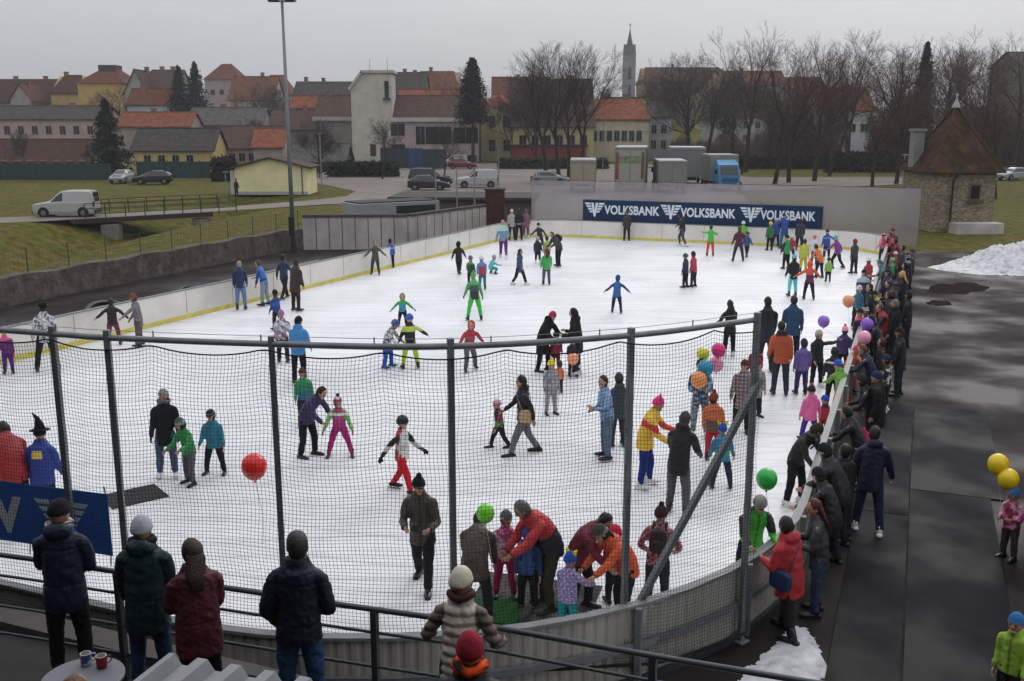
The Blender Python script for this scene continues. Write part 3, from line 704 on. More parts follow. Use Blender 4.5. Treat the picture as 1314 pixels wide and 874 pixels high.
# net
T_ = cum[-1]; cell = .043; tv = np.arange(0, T_, cell); rows = 88
top = along(RAILP, cum, tv); nrm_ = np.gradient(top, axis=0); nrm_ = np.column_stack([nrm_[:, 1], -nrm_[:, 0]]); nrm_ /= np.linalg.norm(nrm_, axis=1)[:, None]
sag = .035+.10*np.abs(np.sin(tv/1.3*PI))**.8
bot = .36+.16*np.cos(tv*.55+1.)+.05*np.sin(tv*1.7)
net = np.zeros((rows, len(tv), 3))
for r_ in range(rows):
    f = r_/(rows-1.); dec = (1-f)**1.5
    z = 4.27-sag*dec-.03*(1-dec); z = z+(bot-z)*f
    z = z+.035*np.sin(tv*2.9+f*5)*f*(1-f)*2
    off = .06+.10*math.sin(f*PI)*np.sin(tv*.8+1)+.10*f+.015*np.sin(tv*5+f*9)
    wob = .012*np.sin(f*26+tv*.9)
    net[r_, :, :2] = top[:, :2]+nrm_*off[:, None]+np.column_stack([-nrm_[:, 1], nrm_[:, 0]])*wob[:, None]; net[r_, :, 2] = z
NETM = mat('net_cord', '303236', rough=.9, var=.1)
def strands(P_, r):                      # P_ (a,b,3): a strands of b points -> 3-sided cords
    a, b = P_.shape[:2]; T = np.gradient(P_, axis=1); T /= np.linalg.norm(T, axis=2)[..., None]+1e-9
    u = np.cross(T, np.array([.3, .9, .2])); u /= np.linalg.norm(u, axis=2)[..., None]+1e-9; w = np.cross(T, u)
    V = np.stack([P_+r*(math.cos(k*2*PI/3)*u+math.sin(k*2*PI/3)*w) for k in range(3)], 2).reshape(-1, 3)
    idx = (np.arange(a)[:, None]*b+np.arange(b-1)[None, :]).ravel()*3
    F = np.concatenate([np.column_stack([idx+k, idx+(k+1) % 3, idx+3+(k+1) % 3, idx+3+k]) for k in range(3)])
    return V, F
def fastmesh(name, V, F, mt):
    me = bpy.data.meshes.new(name); n = F.shape[1]
    me.vertices.add(len(V)); me.vertices.foreach_set('co', np.asarray(V, np.float32).ravel())
    me.loops.add(F.size); me.loops.foreach_set('vertex_index', F.ravel().astype(np.int32))
    me.polygons.add(len(F)); me.polygons.foreach_set('loop_start', np.arange(0, F.size, n, dtype=np.int32)); me.polygons.foreach_set('loop_total', np.full(len(F), n, np.int32))
    me.materials.append(mt); me.update(calc_edges=True); me.validate()
    o = bpy.data.objects.new(name, me); COL.objects.link(o); return o
V1, F1 = strands(net, .0024); V2, F2 = strands(net.transpose(1, 0, 2), .0024)
fp(fastmesh('net', np.vstack([V1, V2]), np.vstack([F1, F2+len(V1)]), NETM))
m = MB(); m.tube(net[0][::3], .009, 5); m.tube(net[-1][::3], .02, 6); fp(m.build('border_rope', ROPE, smooth=True))
# blue banner hanging inside the net
def textobj(name, body, size, mt, parent, loc, rot, ext=.004, bold=.01, sx=1.):
    cu = bpy.data.curves.new(name, 'FONT'); cu.body = body; cu.size = size; cu.extrude = ext; cu.offset = bold; cu.align_x = 'LEFT'; cu.align_y = 'BOTTOM_BASELINE'; cu.space_character = 1.03
    o = bpy.data.objects.new(name, cu); COL.objects.link(o); bpy.context.view_layer.update()
    me = bpy.data.meshes.new_from_object(o.evaluated_get(bpy.context.evaluated_depsgraph_get())); bpy.data.objects.remove(o); bpy.data.curves.remove(cu)
    me.materials.clear(); me.materials.append(mt); o = bpy.data.objects.new(name, me); COL.objects.link(o)
    o.parent = parent; o.location = loc; o.rotation_euler = rot; o.scale = (sx, 1, 1); return o
def wing_logo(m, x, z, w, h, y):         # stylised V with three striped wings either side
    m.add([(x-w*.17, y, z+h), (x-.05*w, y, z+h), (x, y, z+h*.42), (x+.05*w, y, z+h), (x+w*.17, y, z+h), (x+.04*w, y, z), (x-.04*w, y, z)], [(0, 6, 2, 1), (6, 5, 2), (2, 5, 4, 3)])
    for s in (-1, 1):
        for k in range(4):
            zt = z+h*(1-.19*k); zb = zt-h*.13; xo = x+s*w*(.5-.075*k); xi = x+s*w*(.21-.035*k); d = s*w*.05
            m.add([(xi, y, zt), (xo, y, zt), (xo-d*1.3, y, zb), (xi-s*.012*w, y, zb)], [(0, 1, 2, 3) if s < 0 else (3, 2, 1, 0)])
def cloth_panel(m, w, h, th, nx_=30, nz_=6, amp=.02, ph=0.):
    V = []; 
    for side in (0, 1):
        for j in range(nz_+1):
            for i in range(nx_+1):
                x = w*i/nx_; z = h*j/nz_; V.append((x, side*th+amp*math.sin(x*3+ph)*math.sin(z*2.2), z))
    k = (nx_+1)*(nz_+1); F = []
    for j in range(nz_):
        for i in range(nx_):
            a = j*(nx_+1)+i; F.append((a, a+1, a+nx_+2, a+nx_+1)); F.append((k+a, k+a+nx_+1, k+a+nx_+2, k+a+1))
    m.add(V, F)
BLUE = mat('banner_blue', '3c6ea6', k=1., rough=.6, var=.1, scale=2, bump=.01, bscale=3); NAVYB = mat('banner_navy', '23497a', rough=.6, var=.06)
for M_ in (BLUE, NAVYB):                # thin cloth lets light through
    nt = M_.node_tree; tl_ = nt.nodes.new('ShaderNodeBsdfTranslucent'); mx_ = nt.nodes.new('ShaderNodeMixShader'); mx_.inputs[0].default_value = .45; b_ = nt.nodes['Principled BSDF']
    nt.links.new(b_.inputs['Base Color'].links[0].from_socket, tl_.inputs[0]); nt.links.new(b_.outputs[0], mx_.inputs[1]); nt.links.new(tl_.outputs[0], mx_.inputs[2]); nt.links.new(mx_.outputs[0], nt.nodes['Material Output'].inputs[0])
WHT = mat('banner_white', 'd4dce4', k=1., rough=.6, var=.05)
# near banner: from x<0 to x=138 in the picture, between post line and ice
dirb = -left_dir[:2]; pr = PW[2][:2]+dirb*.72; start = pr-dirb*3.72
ban = empty('banner', (start[0]-.0+dirb[1]*-.18, start[1]+.16, 1.55), math.atan2(dirb[1], dirb[0]), 'blue banner with a white winged V emblem tied behind the net at the left', 'banner')
m = MB(); cloth_panel(m, 3.4, .78, .006, amp=.0); m.build('banner_cloth', BLUE, ban)
m = MB(); wing_logo(m, 2.72, .14, .8, .48, -.004); m.build('emblem', WHT, ban); m = MB(); wing_logo(m, -.05, .14, .9, .48, -.004); m.build('emblem', WHT, ban)
textobj('lettering', 'V', .62, WHT, ban, (1.72, -.006, .15), (R(90), 0, 0), .002, .03)
for x_ in (0.02, 1.1, 2.2, 3.38):
    m = MB(); m.tube([(x_, 0, .76), (x_, -.02, .88)], .008, 5); m.build('tie_cord', ROPE, ban)
    m = MB(); m.tube([(x_, 0, .02), (x_, -.02, -.12)], .008, 5); m.build('tie_cord', ROPE, ban)
# net hung behind the far boards
MESHM = bpy.data.materials.new('fine_grey_net'); MESHM.use_nodes = True; nt = MESHM.node_tree
b_ = nt.nodes['Principled BSDF']; b_.inputs['Base Color'].default_value = (*hexc('9c9698'), 1); b_.inputs['Roughness'].default_value = .9
tr = nt.nodes.new('ShaderNodeBsdfTransparent'); mx = nt.nodes.new('ShaderNodeMixShader'); n1 = nt.nodes.new('ShaderNodeTexNoise'); n1.inputs['Scale'].default_value = .35; n1.inputs['Detail'].default_value = 3
tcn = nt.nodes.new('ShaderNodeTexCoord'); nt.links.new(tcn.outputs['Object'], n1.inputs['Vector']); mr = nt.nodes.new('ShaderNodeMapRange'); mr.inputs[1].default_value = .3; mr.inputs[2].default_value = .7; mr.inputs[3].default_value = .56; mr.inputs[4].default_value = .8
nt.links.new(n1.outputs[0], mr.inputs[0]); nt.links.new(mr.outputs[0], mx.inputs[0]); nt.links.new(tr.outputs[0], mx.inputs[1]); nt.links.new(b_.outputs[0], mx.inputs[2]); nt.links.new(mx.outputs[0], nt.nodes['Material Output'].inputs[0])
fa = D(650, 295, 57.6); fb = D(1155, 300, 54.6); fa[2] = fb[2] = 0
ang = math.atan2(fb[1]-fa[1], fb[0]-fa[0]); flen = np.linalg.norm((fb-fa)[:2])
far = empty('far_net', fa, ang, 'pale grey fine mesh net on poles behind the far end of the rink', 'net')
# the far end is straight in plan: follow the boards
e0 = W(-21.6, 56.5); e1 = W(-1.6, 56.5)
far.location = e0; far.rotation_euler = (0, 0, -R(22)); fl = 21.6
m = MB(); n_x = 60; V = []
for j in range(9):
    for i in range(n_x+1):
        x = fl*i/n_x; z = .3+(3.28-.3+.012*math.sin(x*2.4))*j/8; V.append((x, .08*math.sin(x*1.1)*math.sin(j/8*PI), z))
m.add(V, [(j*(n_x+1)+i, j*(n_x+1)+i+1, (j+1)*(n_x+1)+i+1, (j+1)*(n_x+1)+i) for j in range(8) for i in range(n_x)]); m.build('mesh_cloth', MESHM, far, smooth=True)
for i in range(6):
    m = MB(); m.tube([(fl*i/5, .12, 0), (fl*i/5, .12, 3.35)], .03, 8); m.build('post', mat('net_pole', '8c8c8e', rough=.5), far)
m = MB(); m.tube([(0, .05, 3.3), (fl, .05, 3.3)], .012, 6); m.build('top_wire', ROPE, far)
fb_ = empty('banner', W(-16.75, 56.3), -R(22), 'long navy banner with a white bank name and emblem three times on the far net', 'banner')
def nS(px_, py_):                         # along-board coordinate of a picture column on the far end plane
    d = ray(px_, py_); P0_ = np.array([0, 0, CAMH]); t = (56.3-P0_[:2]@SV)/(d[:2]@SV); p = P0_+d*t; return p[:2]@NV, p[2]
n_a, z_a = nS(748, 256); n_a2, z_b = nS(750, 283); n_b, z_c = nS(1057, 259)
fb_.location = W(n_a, 56.33, z_b); bw = n_b-n_a; bh = z_a-z_b
m = MB(); cloth_panel(m, bw, bh, .008, 60, 4, .01); m.build('banner_cloth', NAVYB, fb_)
cloth_x = []
for px_ in (763, 861, 964):
    n_, _z = nS(px_, 265); m = MB(); wing_logo(m, n_-n_a, bh*.2, bh*1.02, bh*.66, -.02); m.build('emblem', WHT, fb_)
for px_ in (776, 874, 977):
    n_, _z = nS(px_, 265); textobj('lettering', 'VOLKSBANK', bh*.56, WHT, fb_, (n_-n_a, -.02, bh*.36), (R(90), 0, 0), .003, .022, .0+(nS(px_+76, 265)[0]-n_)/(bh*.56*6.35))
# ---------------------------------------------------------------- terrace with rail
TZ = 1.45
PLANK = mat('terrace_floor', '2e2b2b', rough=.7, var=.3, scale=2, bump=.01)
m = MB(); pt_ = [W(-16, 7.35), W(-1.0, 7.35), W(-1.0, -3), W(-16, -3)]; m.prism([(p[0], p[1]) for p in pt_][::-1], 1.25, TZ-.12)
m.build('terrace', PLANK, kind='structure')
m = MB(); m.prism([(p[0], p[1]) for p in [W(-16, 7.32), W(-1.05, 7.32), W(-1.05, 7.02), W(-16, 7.02)]][::-1], TZ-.119, TZ-.03); m.build('terrace_kerb', mat('kerb_stone', '5c5854', rough=.8), kind='structure')
tr_ = empty('terrace_rail', W(-6, 7), -R(22), 'grey steel tube railing along the terrace edge in front of the rink', 'railing'); RI = (Matrix.Translation(Vector(tr_.location)) @ Matrix.Rotation(-R(22), 4, 'Z')).inverted()
RAILM = mat('rail_paint', '50565a', rough=.4, var=.15, scale=5, metal=.3)
zt = 2.45; rp = [G(x, y, zt) for x, y in ((-160, 694), (0, 712), (145, 733), (430, 775), (560, 793), (640, 806), (840, 842), (1050, 877), (1250, 912))]
def rp_o(o): o.parent = tr_; o.matrix_parent_inverse = RI; return o
m = MB(); m.tube(smoothpath(rp, 4), .026, 10); rp_o(m.build('handrail', RAILM, smooth=True))
for dz_ in (.22, .55, .85):
    m = MB(); m.tube(smoothpath([p-np.array([0, 0, dz_]) for p in rp], 4), .015, 8); rp_o(m.build('lower_rail', RAILM, smooth=True))
for x, y in ((-130, 697), (150, 734), (480, 782), (838, 841), (1130, 890)):
    p = G(x, y, zt); m = MB(); m.box(-.03, .03, -.03, .03, TZ-.2 if x < 800 else .0, zt-.01); o = m.build('rail_post', RAILM, bevel=.004); o.location = (p[0], p[1], 0); o.rotation_euler = (0, 0, -R(22)); rp_o(o)
# snow strip on the ground outside the near boards and rubber mats
SNOW = mat('old_snow', 'd0d1d4', rough=.85, var=.2, scale=6, col2='9a989a', k=.9, two=(.5, .75), bump=.03, bscale=9, spec=.2)
def lumpy(name, poly_ns, z, h, seedv, label=None, cat=None, step=.12, kind='structure', world=False):
    P_ = np.array([p if world else W(*p)[:2] for p in poly_ns]); lo_ = P_.min(0); hi_ = P_.max(0)
    gx = np.arange(lo_[0], hi_[0]+step, step); gy = np.arange(lo_[1], hi_[1]+step, step); A, B = np.meshgrid(gx, gy)
    pts = np.column_stack([A.ravel(), B.ravel()]); ins = np.zeros(len(pts), bool); dmin = np.full(len(pts), 1e9); k = len(P_)
    for i in range(k):
        a, b = P_[i], P_[(i+1) % k]; c = ((a[1] > pts[:, 1]) != (b[1] > pts[:, 1])) & (pts[:, 0] < (b[0]-a[0])*(pts[:, 1]-a[1])/(b[1]-a[1]+1e-12)+a[0]); ins ^= c
        ab = b-a; t = np.clip(((pts-a)@ab)/(ab@ab), 0, 1); dmin = np.minimum(dmin, np.linalg.norm(pts-(a+t[:, None]*ab), axis=1))
    q = np.column_stack([pts, 0*pts[:, 0]]); e = np.where(ins, dmin, -dmin)+.08*nz(q, 2.2, seedv)+.03*nz(q, 11, seedv+1)
    zz = z+h(pts, e); ok = (e > -.05).reshape(A.shape); nx_ = len(gx); F = []
    for j in range(len(gy)-1):
        for i in range(nx_-1):
            if ok[j, i] and ok[j, i+1] and ok[j+1, i] and ok[j+1, i+1]: F.append((j*nx_+i, j*nx_+i+1, (j+1)*nx_+i+1, (j+1)*nx_+i))
    m = MB(); m.add(np.column_stack([pts, zz]), F); o = m.build(name, SNOW, smooth=True)
    tag(o, label, cat, None, kind); return o
lumpy('snow_strip', [(-4.2, 7.4), (-1.6, 7.4), (-1.0, 9.0), (-.7, 10.6), (-.66, 12.0), (-.95, 12.9), (-1.15, 12.9), (-1.22, 12.3), (-1.6, 11.3), (-2.6, 9.6), (-4.2, 8.1)], .004, lambda p, e: np.clip(e*.12, -.02, .025)+.009*nz(np.column_stack([p, p[:, :1]*0]), 9, 2), 5, step=.035)
# right of the rink
MATT = mat('rubber_mat', '16161a', rough=.55, var=.25, scale=.9, col2='1f1f24', two=(.38, .66), bump=.003, bscale=30, spec=.12)
wetness(MATT, .6, .85, .5)
def mat_piece(n0, n1, s0, s1, lab):
    m = MB(); c = W((n0+n1)/2, (s0+s1)/2, 0); a = (n1-n0)/2-.012; b = (s1-s0)/2-.012; m.box(-a, a, -b, b, .004, .026)
    o = m.build('rubber_mat', MATT, bevel=.005); o.location = c; o.rotation_euler = (0, 0, -R(22)+random.uniform(-.004, .004)); tag(o, lab, 'mat', 'rubber mats on the walkway')
mat_piece(-.62, .25, 5.0, 17.5, 'long black rubber mat along the boards, nearest the camera'); mat_piece(.25, 1.62, 5.0, 11.5, 'black rubber mat at the bottom edge beside the stall')
mat_piece(.25, 1.62, 11.5, 18.9, 'black rubber mat between the bottom edge one and the cross seam at the yellow balloons'); mat_piece(.25, 1.85, 18.9, 25.0, 'farthest wide black rubber mat, ending where the puddled asphalt begins')
mat_piece(-.95, .25, 17.5, 25.0, 'black rubber mat along the boards beside the man in navy with white stripes')
# snow heap and puddles
lumpy('snow_heap', [D(1190, 330, 46.5)[:2], D(1225, 324, 49)[:2], D(1262, 320, 50.5)[:2], D(1330, 315, 50.5)[:2], D(1400, 320, 50)[:2], D(1400, 350, 44)[:2], D(1314, 352, 43.8)[:2], D(1255, 345, 44.3)[:2], D(1215, 338, 45.3)[:2]], 0,
      lambda p, e: np.clip(e, 0, 2.2)*np.clip((p[:, 0]-21.)/3.4, .04, .42)+np.clip((p[:, 0]-21)/1.5, .1, 1)*(.13*nz(np.column_stack([p, p[:, :1]*0]), 4, 8)+.09*nz(np.column_stack([p, p[:, :1]*0]), 10, 18))*np.clip(e*3, 0, 1), 9, 'heap of cleared snow at the right edge in front of the stone house', 'snow heap', .1, 'thing', True)
WATER = mat('puddle_water', '4a4548', rough=.4, var=.2, spec=.5, scale=2); MUD = mat('wet_dirt', '2a1c1b', rough=.95, var=.3, scale=3, spec=.03); WETP = mat('wet_sheen', '454548', rough=.14, var=.1, spec=.6)
def blob(name, cx, cy, rx_, ry_, mt, z, sd, kind='structure'):
    a = D(cx, cy, 1)*0; c = G(cx, cy); e1_ = G(cx+rx_, cy)-c; e2_ = G(cx, cy-ry_)-c; pts = []
    for i in range(40):
        t = 2*PI*i/40; r_ = 1+.16*math.sin(2*t+sd)+.1*math.sin(5*t+2*sd)+.06*math.sin(9*t); pts.append(c+r_*(math.cos(t)*e1_+math.sin(t)*e2_))
    sheet(name, pts, z, mt, kind)
blob('puddle', 1228, 370, 34, 8, MUD, .006, 1); blob('puddle', 1205, 389, 14, 4, MUD, .006, 2)
# stall at the right edge
ST = empty('market_stall', (9.2, 14.6, 0), -R(22), 'dark stall with a counter and a pale roof edge, cut off at the right', 'stall')
m = MB(); m.box(-.85, 1.5, -1.4, 2.2, .9, 1.0); m.build('counter', mat('stall_wood', '3a3230', rough=.7), ST, bevel=.01)
m = MB(); m.box(-.75, 1.4, -1.3, 2.1, 0, .9); m.build('counter_front', mat('stall_front', '2a2728', rough=.8), ST)
m = MB(); m.box(-.7, 1.7, -1.6, 2.4, 2.35, 2.45); m.box(-.76, -.7, -1.6, 2.4, 2.2, 2.45); m.build('roof', mat('stall_roof', 'a8a8a6', rough=.6), ST)
for y_ in (-1.4, 2.2):
    m = MB(); m.box(-.62, -.54, y_-.04, y_+.04, 0, 2.35); m.build('post', CAPM, ST)
m = MB(); m.box(1.2, 1.3, -1.3, 2.1, 0, 2.3); m.build('back_wall', mat('stall_back', '141416', rough=.9), ST)
# mats / carpet on the ice near the bottom
c_ = G(172, 638); m = MB(); m.box(-.5, .5, -.4, .4, .014, .03); o = m.build('doormat', mat('coir_mat', '3a3838', rough=.95, var=.3, scale=30, bump=.006), bevel=.006); o.location = (c_[0], c_[1], 0); o.rotation_euler = (0, 0, R(38)); tag(o, 'dark square mat lying on the ice right of the blue banner', 'mat')
c_ = G(692, 782); m = MB(); m.box(-1.0, .72, -.75, .9, .014, .03); o = m.build('rubber_mat', mat('worn_mat', '2c2a2a', rough=.8, var=.6, scale=6, col2='55504e', bump=.01), bevel=.006); o.location = (c_[0], c_[1], 0); o.rotation_euler = (0, 0, -R(16)); tag(o, 'worn dark mat on the ice under the group bending down near the boards', 'mat')
c_ = G(655, 790); m = MB(); m.box(-.42, .25, -.4, .3, .034, .05); o = m.build('carpet_piece', mat('green_carpet', '0f5a1c', rough=.95, var=.2, scale=20), bevel=.004); o.location = (c_[0]-.1, c_[1]+.1, 0); o.rotation_euler = (0, 0, -R(10)); tag(o, 'piece of bright green carpet on the worn dark mat', 'carpet')
# standing table with two mugs, corrugated sheet
tp = G(106, 866, 2.52); TB = empty('standing_table', (tp[0], tp[1], TZ-.12), 0, 'round white standing table on the terrace with two mugs on it', 'table')
m = MB(); m.tube([(0, 0, 1.14), (0, 0, 1.15), (0, 0, 1.17), (0, 0, 1.175)], [.29, .3, .3, .29], 40); m.build('tabletop', mat('table_white', '7e7f88', rough=.5, var=.04), TB)
m = MB(); m.tube([(0, 0, .02), (0, 0, 1.14)], .03, 12); m.build('leg', STEEL, TB); m = MB(); m.tube([(0, 0, 0), (0, 0, .02)], .22, 24); m.build('base', STEEL, TB)
def mug(px_, py_, col, col2, lab):
    p = G(px_, py_, TZ-.12+1.177); p[2] = TZ-.12+1.177
    o = empty('mug', p, R(40), lab, 'mug'); m = MB(); m.tube([(0, 0, .0), (0, 0, .01), (0, 0, .095)], [.036, .04, .042], 20, cap=True)
    m.build('cup', mat('mug_'+col, col, rough=.3, var=.3, scale=40, col2=col2, two=(.45, .5)), o, smooth=False)
    m = MB(); m.tube([(0, 0, .096), (0, 0, .098)], [.041, .041], 20); m.build('rim', mat('mug_rim', 'c8c8c8', rough=.3), o)
    m = MB(); m.tube([(0, 0, .0985), (0, 0, .0995)], [.034, .034], 20); m.build('drink', mat('mulled_wine', '3a1410', rough=.1), o)
    m = MB(); m.tube([(.04, 0, .08), (.07, 0, .075), (.075, 0, .045), (.06, 0, .022), (.038, 0, .02)], .006, 6); m.build('handle', mat('mug_'+col), o)
mug(111, 853, '34508c', 'b8bcc8', 'blue and white mug, left one of the pair on the table'); mug(131, 856, '9c2028', '6c1418', 'dark red mug, right one of the pair on the table')
# corrugated white sheet: ridges run towards lower left
A = G(221, 838, 3.1); B = G(395, 869, 3.1); ex = (B-A)/4.; C0 = G(172, 876, 3.02); ey = (C0-A); ey = ey/np.linalg.norm(ey[:2]); ln = 1.6
m = MB(); prof = [(0, 0), (.16, 0), (.36, -.075), (.66, -.075), (.86, 0)]; V = []
pr_ = [(-.16, -.075)]+[(k+a_, z_) for k in range(0, 7) for a_, z_ in prof]
for zoff in (0, -.006):
    for t_ in (0, ln):
        for a_, z_ in pr_: V.append(A+ex*(a_-.08)+ey*t_+np.array([0, 0, z_+zoff]))
k = len(pr_); F = []
for i in range(k-1): F += [(i, i+1, k+i+1, k+i), (2*k+i, 3*k+i, 3*k+i+1, 2*k+i+1), (i, 2*k+i, 2*k+i+1, i+1)]
m.add(V, F); o = m.build('corrugated_sheet', mat('white_plastic', 'b0b0b6', rough=.5, var=.06, scale=6)); tag(o, 'white corrugated roof sheet jutting in at the bottom left beside the round table', 'roof sheet')
m = MB()
for t_ in (.35, 1.1):
    a = A+ey*t_; m.bar(a+ex*.3+np.array([0, 0, -.11]), a+ex*3.9+np.array([0, 0, -.11]), .05, .06)
for t_, q_ in ((1.1, .4), (1.1, 3.8)):
    a = A+ey*t_+ex*q_; m.bar(a+np.array([0, 0, -.14]), np.array([a[0], a[1], TZ-.12]), .05, .05)
o2 = m.build('support_frame', STEEL, o)
# ================================================================ the crowd
P = person
G_ICE = 'skaters on the ice'; G_OUT = 'onlookers along the outside of the boards'; G_TER = 'onlookers on the terrace'
def I(*a, **k): k.setdefault('foot', 's'); return P(*a, group=G_ICE, **k)
def O(*a, **k): return P(*a, group=G_OUT, **k)
def Tt(*a, **k): return P(*a, group=G_TER, **k)
# --- left edge and left boards
I(62, 477, 387, 200, 'apart', 'd8d8dc pt=camo,6a6a72,a8a8b0,10 len=.1', '1e1f24', 'brimhat k=15151a hair=18140f', 'person in a white and grey mottled jacket and black brimmed hat by the left boards')
I(12, 480, 420, 20, 'stand', '6a2a70 yo=e04a90 len=.1', '5a2a88', 'bobble k=e8c030 kb=e06080', 'small child in purple and pink snow clothes with a yellow hat at the left edge', gl='c04070')
I(147, 443, 381, 200, 'arms', '26242a len=.06', '7a3850', 'none k=241a14', 'child in a black jacket and wine trousers spreading both arms beside the left boards', lean=14)
I(179, 445, 375, -75, 'reach', '77737c len=.18 wool', '5c4f50', 'beanie k=7a4a30 hair=4a2c1c', 'person in a grey coat and brown fur hat reaching out to a child in black')
I(310, 398, 334, 190, 'stand', '1e2c58 len=.08', '6c83a8', 'none k=8c8680', 'grey haired skater in a navy jacket and pale jeans facing the left boards', gl='17171a', lean=8)
I(338, 393, 332, 255, 'rail', '2e6cc0 sl=1f4a90 st=.1,.2,1a2c58', '8a93a0', 'none k=4a3a2c', 'skater in a bright blue jacket and grey jeans leaning on the left boards', aL=(8, 12, 12, 0))
I(366, 384, 323, 160, 'walk', '22384c len=.1', '242630', 'none k=1a1512', 'skater in a dark teal jacket partly hidden by a man in a long brown coat')
I(381, 400, 331, 150, 'stand', '3c2c2c len=.2 puff=.6 fat=1.15', '3a2c2a', 'cap k=3a3432', 'man in a long dark brown padded coat and flat cap skating away', lean=6)
I(356, 424, 371, 235, 'reachR', '1f3f80 fr=182a50 st=.35,.6,2050b0', '23202c', 'beanie k=16161a', 'child in a dark and bright blue jacket and black beanie stretching an arm left', aR=(75, 20, 0, 0))
I(364, 466, 397, 180, 'stand', 'b4b0b8 pt=camo,5a4a62,d8d4da,14 lo=a05070 lt=.2', '231c24', 'beanie k=9a6a98', 'child in a grey and mauve patterned jacket and purple beanie', lean=6)
I(385, 493, 405, 178, 'stand', '2f86c4 lo=2878b0 hood len=.1 fat=1.1', '17181c', 'beanie k=121216', 'adult in a light blue hooded jacket and black beanie seen from behind')
I(392, 548, 461, 15, 'stand', '1f8a60 lo=1c6a88 yo=28a060 len=.06', '1c2a38', 'beanie k=5a3c2c', 'child in a teal green jacket and brown hat behind a woman bending in purple', h=1.35)
I(402, 587, 492, 70, 'lean', '3c2c5c len=.12 fat=1.1', '15151a', 'none k=1a1412', 'woman in a purple jacket and black trousers bending towards a child in magenta', h=1.68, foot='b', lean=40, hp=30)
I(437, 586, 504, 8, 'wide', '7cc060 fr=c04088 st=.62,.78,e4e8d8 lo=b02c78 lt=.45 len=.02', 'a82c74', 'bobble k=a84878 k2=e0e0e0 kt=.85 kb=1a1a1e', 'child in magenta dungarees and a lime and white top with a pink bobble hat', gl='b04060', foot='n')
# --- near left
I(216, 613, 491, 10, 'stand', '1c1c22 len=.2 wool', '4a5c78', 'beanie k=8c8488 hair=4a3020 scarf=6c6a70', 'woman in a black coat, grey beanie and grey scarf with jeans and white skates', foot='w', gl='16161a', h=1.74)
I(243, 622, 524, -35, 'lean', '228a44 len=.1', '585a60', 'beanie k=8a9a94 k2=50605c kt=.6', 'child in a green jacket and grey trousers leaning against a woman in black', aL=(40, 14, 40, 10), lean=14, foot='b20201f', h=1.36)
I(277, 608, 515, -8, 'apart', '1d7c94 len=.12 fat=1.1 puff=.5', '1c1c20', 'stripe k=17181c k2=6c7078 nob', 'child in a teal padded jacket and dark striped hat standing alone on the ice', foot='b', h=1.32, hp=22)
W1 = I(62, 676, 545, 170, 'stand', '1c3c94 bk=e8c848 len=.1 fat=1.2', '1a1c26', 'witch k=131318', 'person in a blue jacket with a yellow and white patch and a black pointed hat', h=1.74)
I(24, 676, 570, 205, 'bend', 'a01c24 len=.1 fat=1.25', '22242c', 'none k=2a1c14', 'person in a red jacket stooping behind the blue banner', h=1.95, lean=48)
# --- left middle of the ice
I(517, 420, 375, 5, 'arms', '2a8fb8 yo=40a858 yt=.6 sl=38985a', '1d1d26', 'hood k=3a8a4a', 'child in a green and blue hooded jacket with both arms held out', lean=12, gl='20407a')
I(501, 473, 405, 70, 'lean', 'e4e4e6 pt=camo,1c1c20,1c1c20,20 len=.06', '2c5cb0', 'helmet k=3c5c98', 'child in a black and white cow patterned jacket, blue trousers and blue helmet', foot='s2c4c88')
I(527, 474, 402, 195, 'apart', '1e1e22 st=.55,.85,c0d84c', 'a4cc34', 'helmet k=2c58b8', 'child in a black jacket with a lime patch, lime trousers and blue helmet', aR=(20, 48, 5, 0), foot='s')
I(609, 412, 348, 185, 'apart', '44545c yo=50b860 lo=30383c lt=.3 sl=4aa858 yt=.68', '48c050', 'bobble k=50b050', 'child in bright green trousers and a green and grey jacket with a green hat', gl='252a30')
I(603, 477, 408, 25, 'skate2', 'b02838 len=.1', '5a5c60', 'hood k=b03040', 'person in a red hooded jacket and grey trousers taking a wide stride', lean=10)
I(589, 352, 308, 160, 'walk', '1a1a1e len=.14', '1a1a1e', 'hood k=1a1a1e', 'person all in black skating away near the left boards')
I(604, 368, 328, 150, 'stand', '2c4c3c yo=6a9a40', '1f2a26', 'helmet k=5c6470', 'child in a dark green jacket and grey helmet at the left of three children')
I(619, 372, 328, 190, 'stand', 'b03048 yo=4888c0 yt=.65 sl=4888c0', '3c6c80', 'helmet k=d8dce0', 'child in a blue and red jacket and white helmet in the middle of three children')
I(631, 352, 328, 120, 'crouch', '4cb8b8 len=.08', '2e90a0', 'helmet k=8c94a0', 'small child in turquoise crouching beside two helmeted children', h=1.15)
I(482, 353, 308, 5, 'arms', '4c5044 len=.12', '40443c', 'none k=3a3430', 'man in an olive jacket with both arms spread by the left boards')
I(502, 344, 306, 180, 'stand', '2c58b0 st=.5,.62,a8b8d8', '1c1e28', 'beanie k=1c2030', 'child in a blue and white striped jacket beside a man in olive')
I(646, 332, 280, 175, 'walk', '7090b4 yo=a8d4c0 yt=.6 len=.06', '6a2c6c', 'none k=b88a80', 'person in a mint and pale blue top with purple leggings in the far left corner', foot='w')
I(657, 309, 268, 180, 'stand', 'a4a29e len=.1', '1c2424', 'beanie k=c8c0b4', 'person in a light grey jacket and pale hat in the far left corner')
I(666, 309, 267, 190, 'stand', '1a1a20 st=.0,.06,d8d8d8', '1c1a20', 'none k=14110f long', 'person in black with long dark hair in the far left corner')
I(675, 306, 268, 180, 'stand', '8a4c6c len=.2', '6c4c5c', 'none k=6a4a48', 'person in a long mauve coat in the far left corner', foot='w')
I(692, 322, 284, 200, 'skate', '1f1c22 len=.12', '202028', 'beanie k=15151a scarf=c0b8c0', 'skater in black with a pale scarf, one arm swung out, near the far boards')
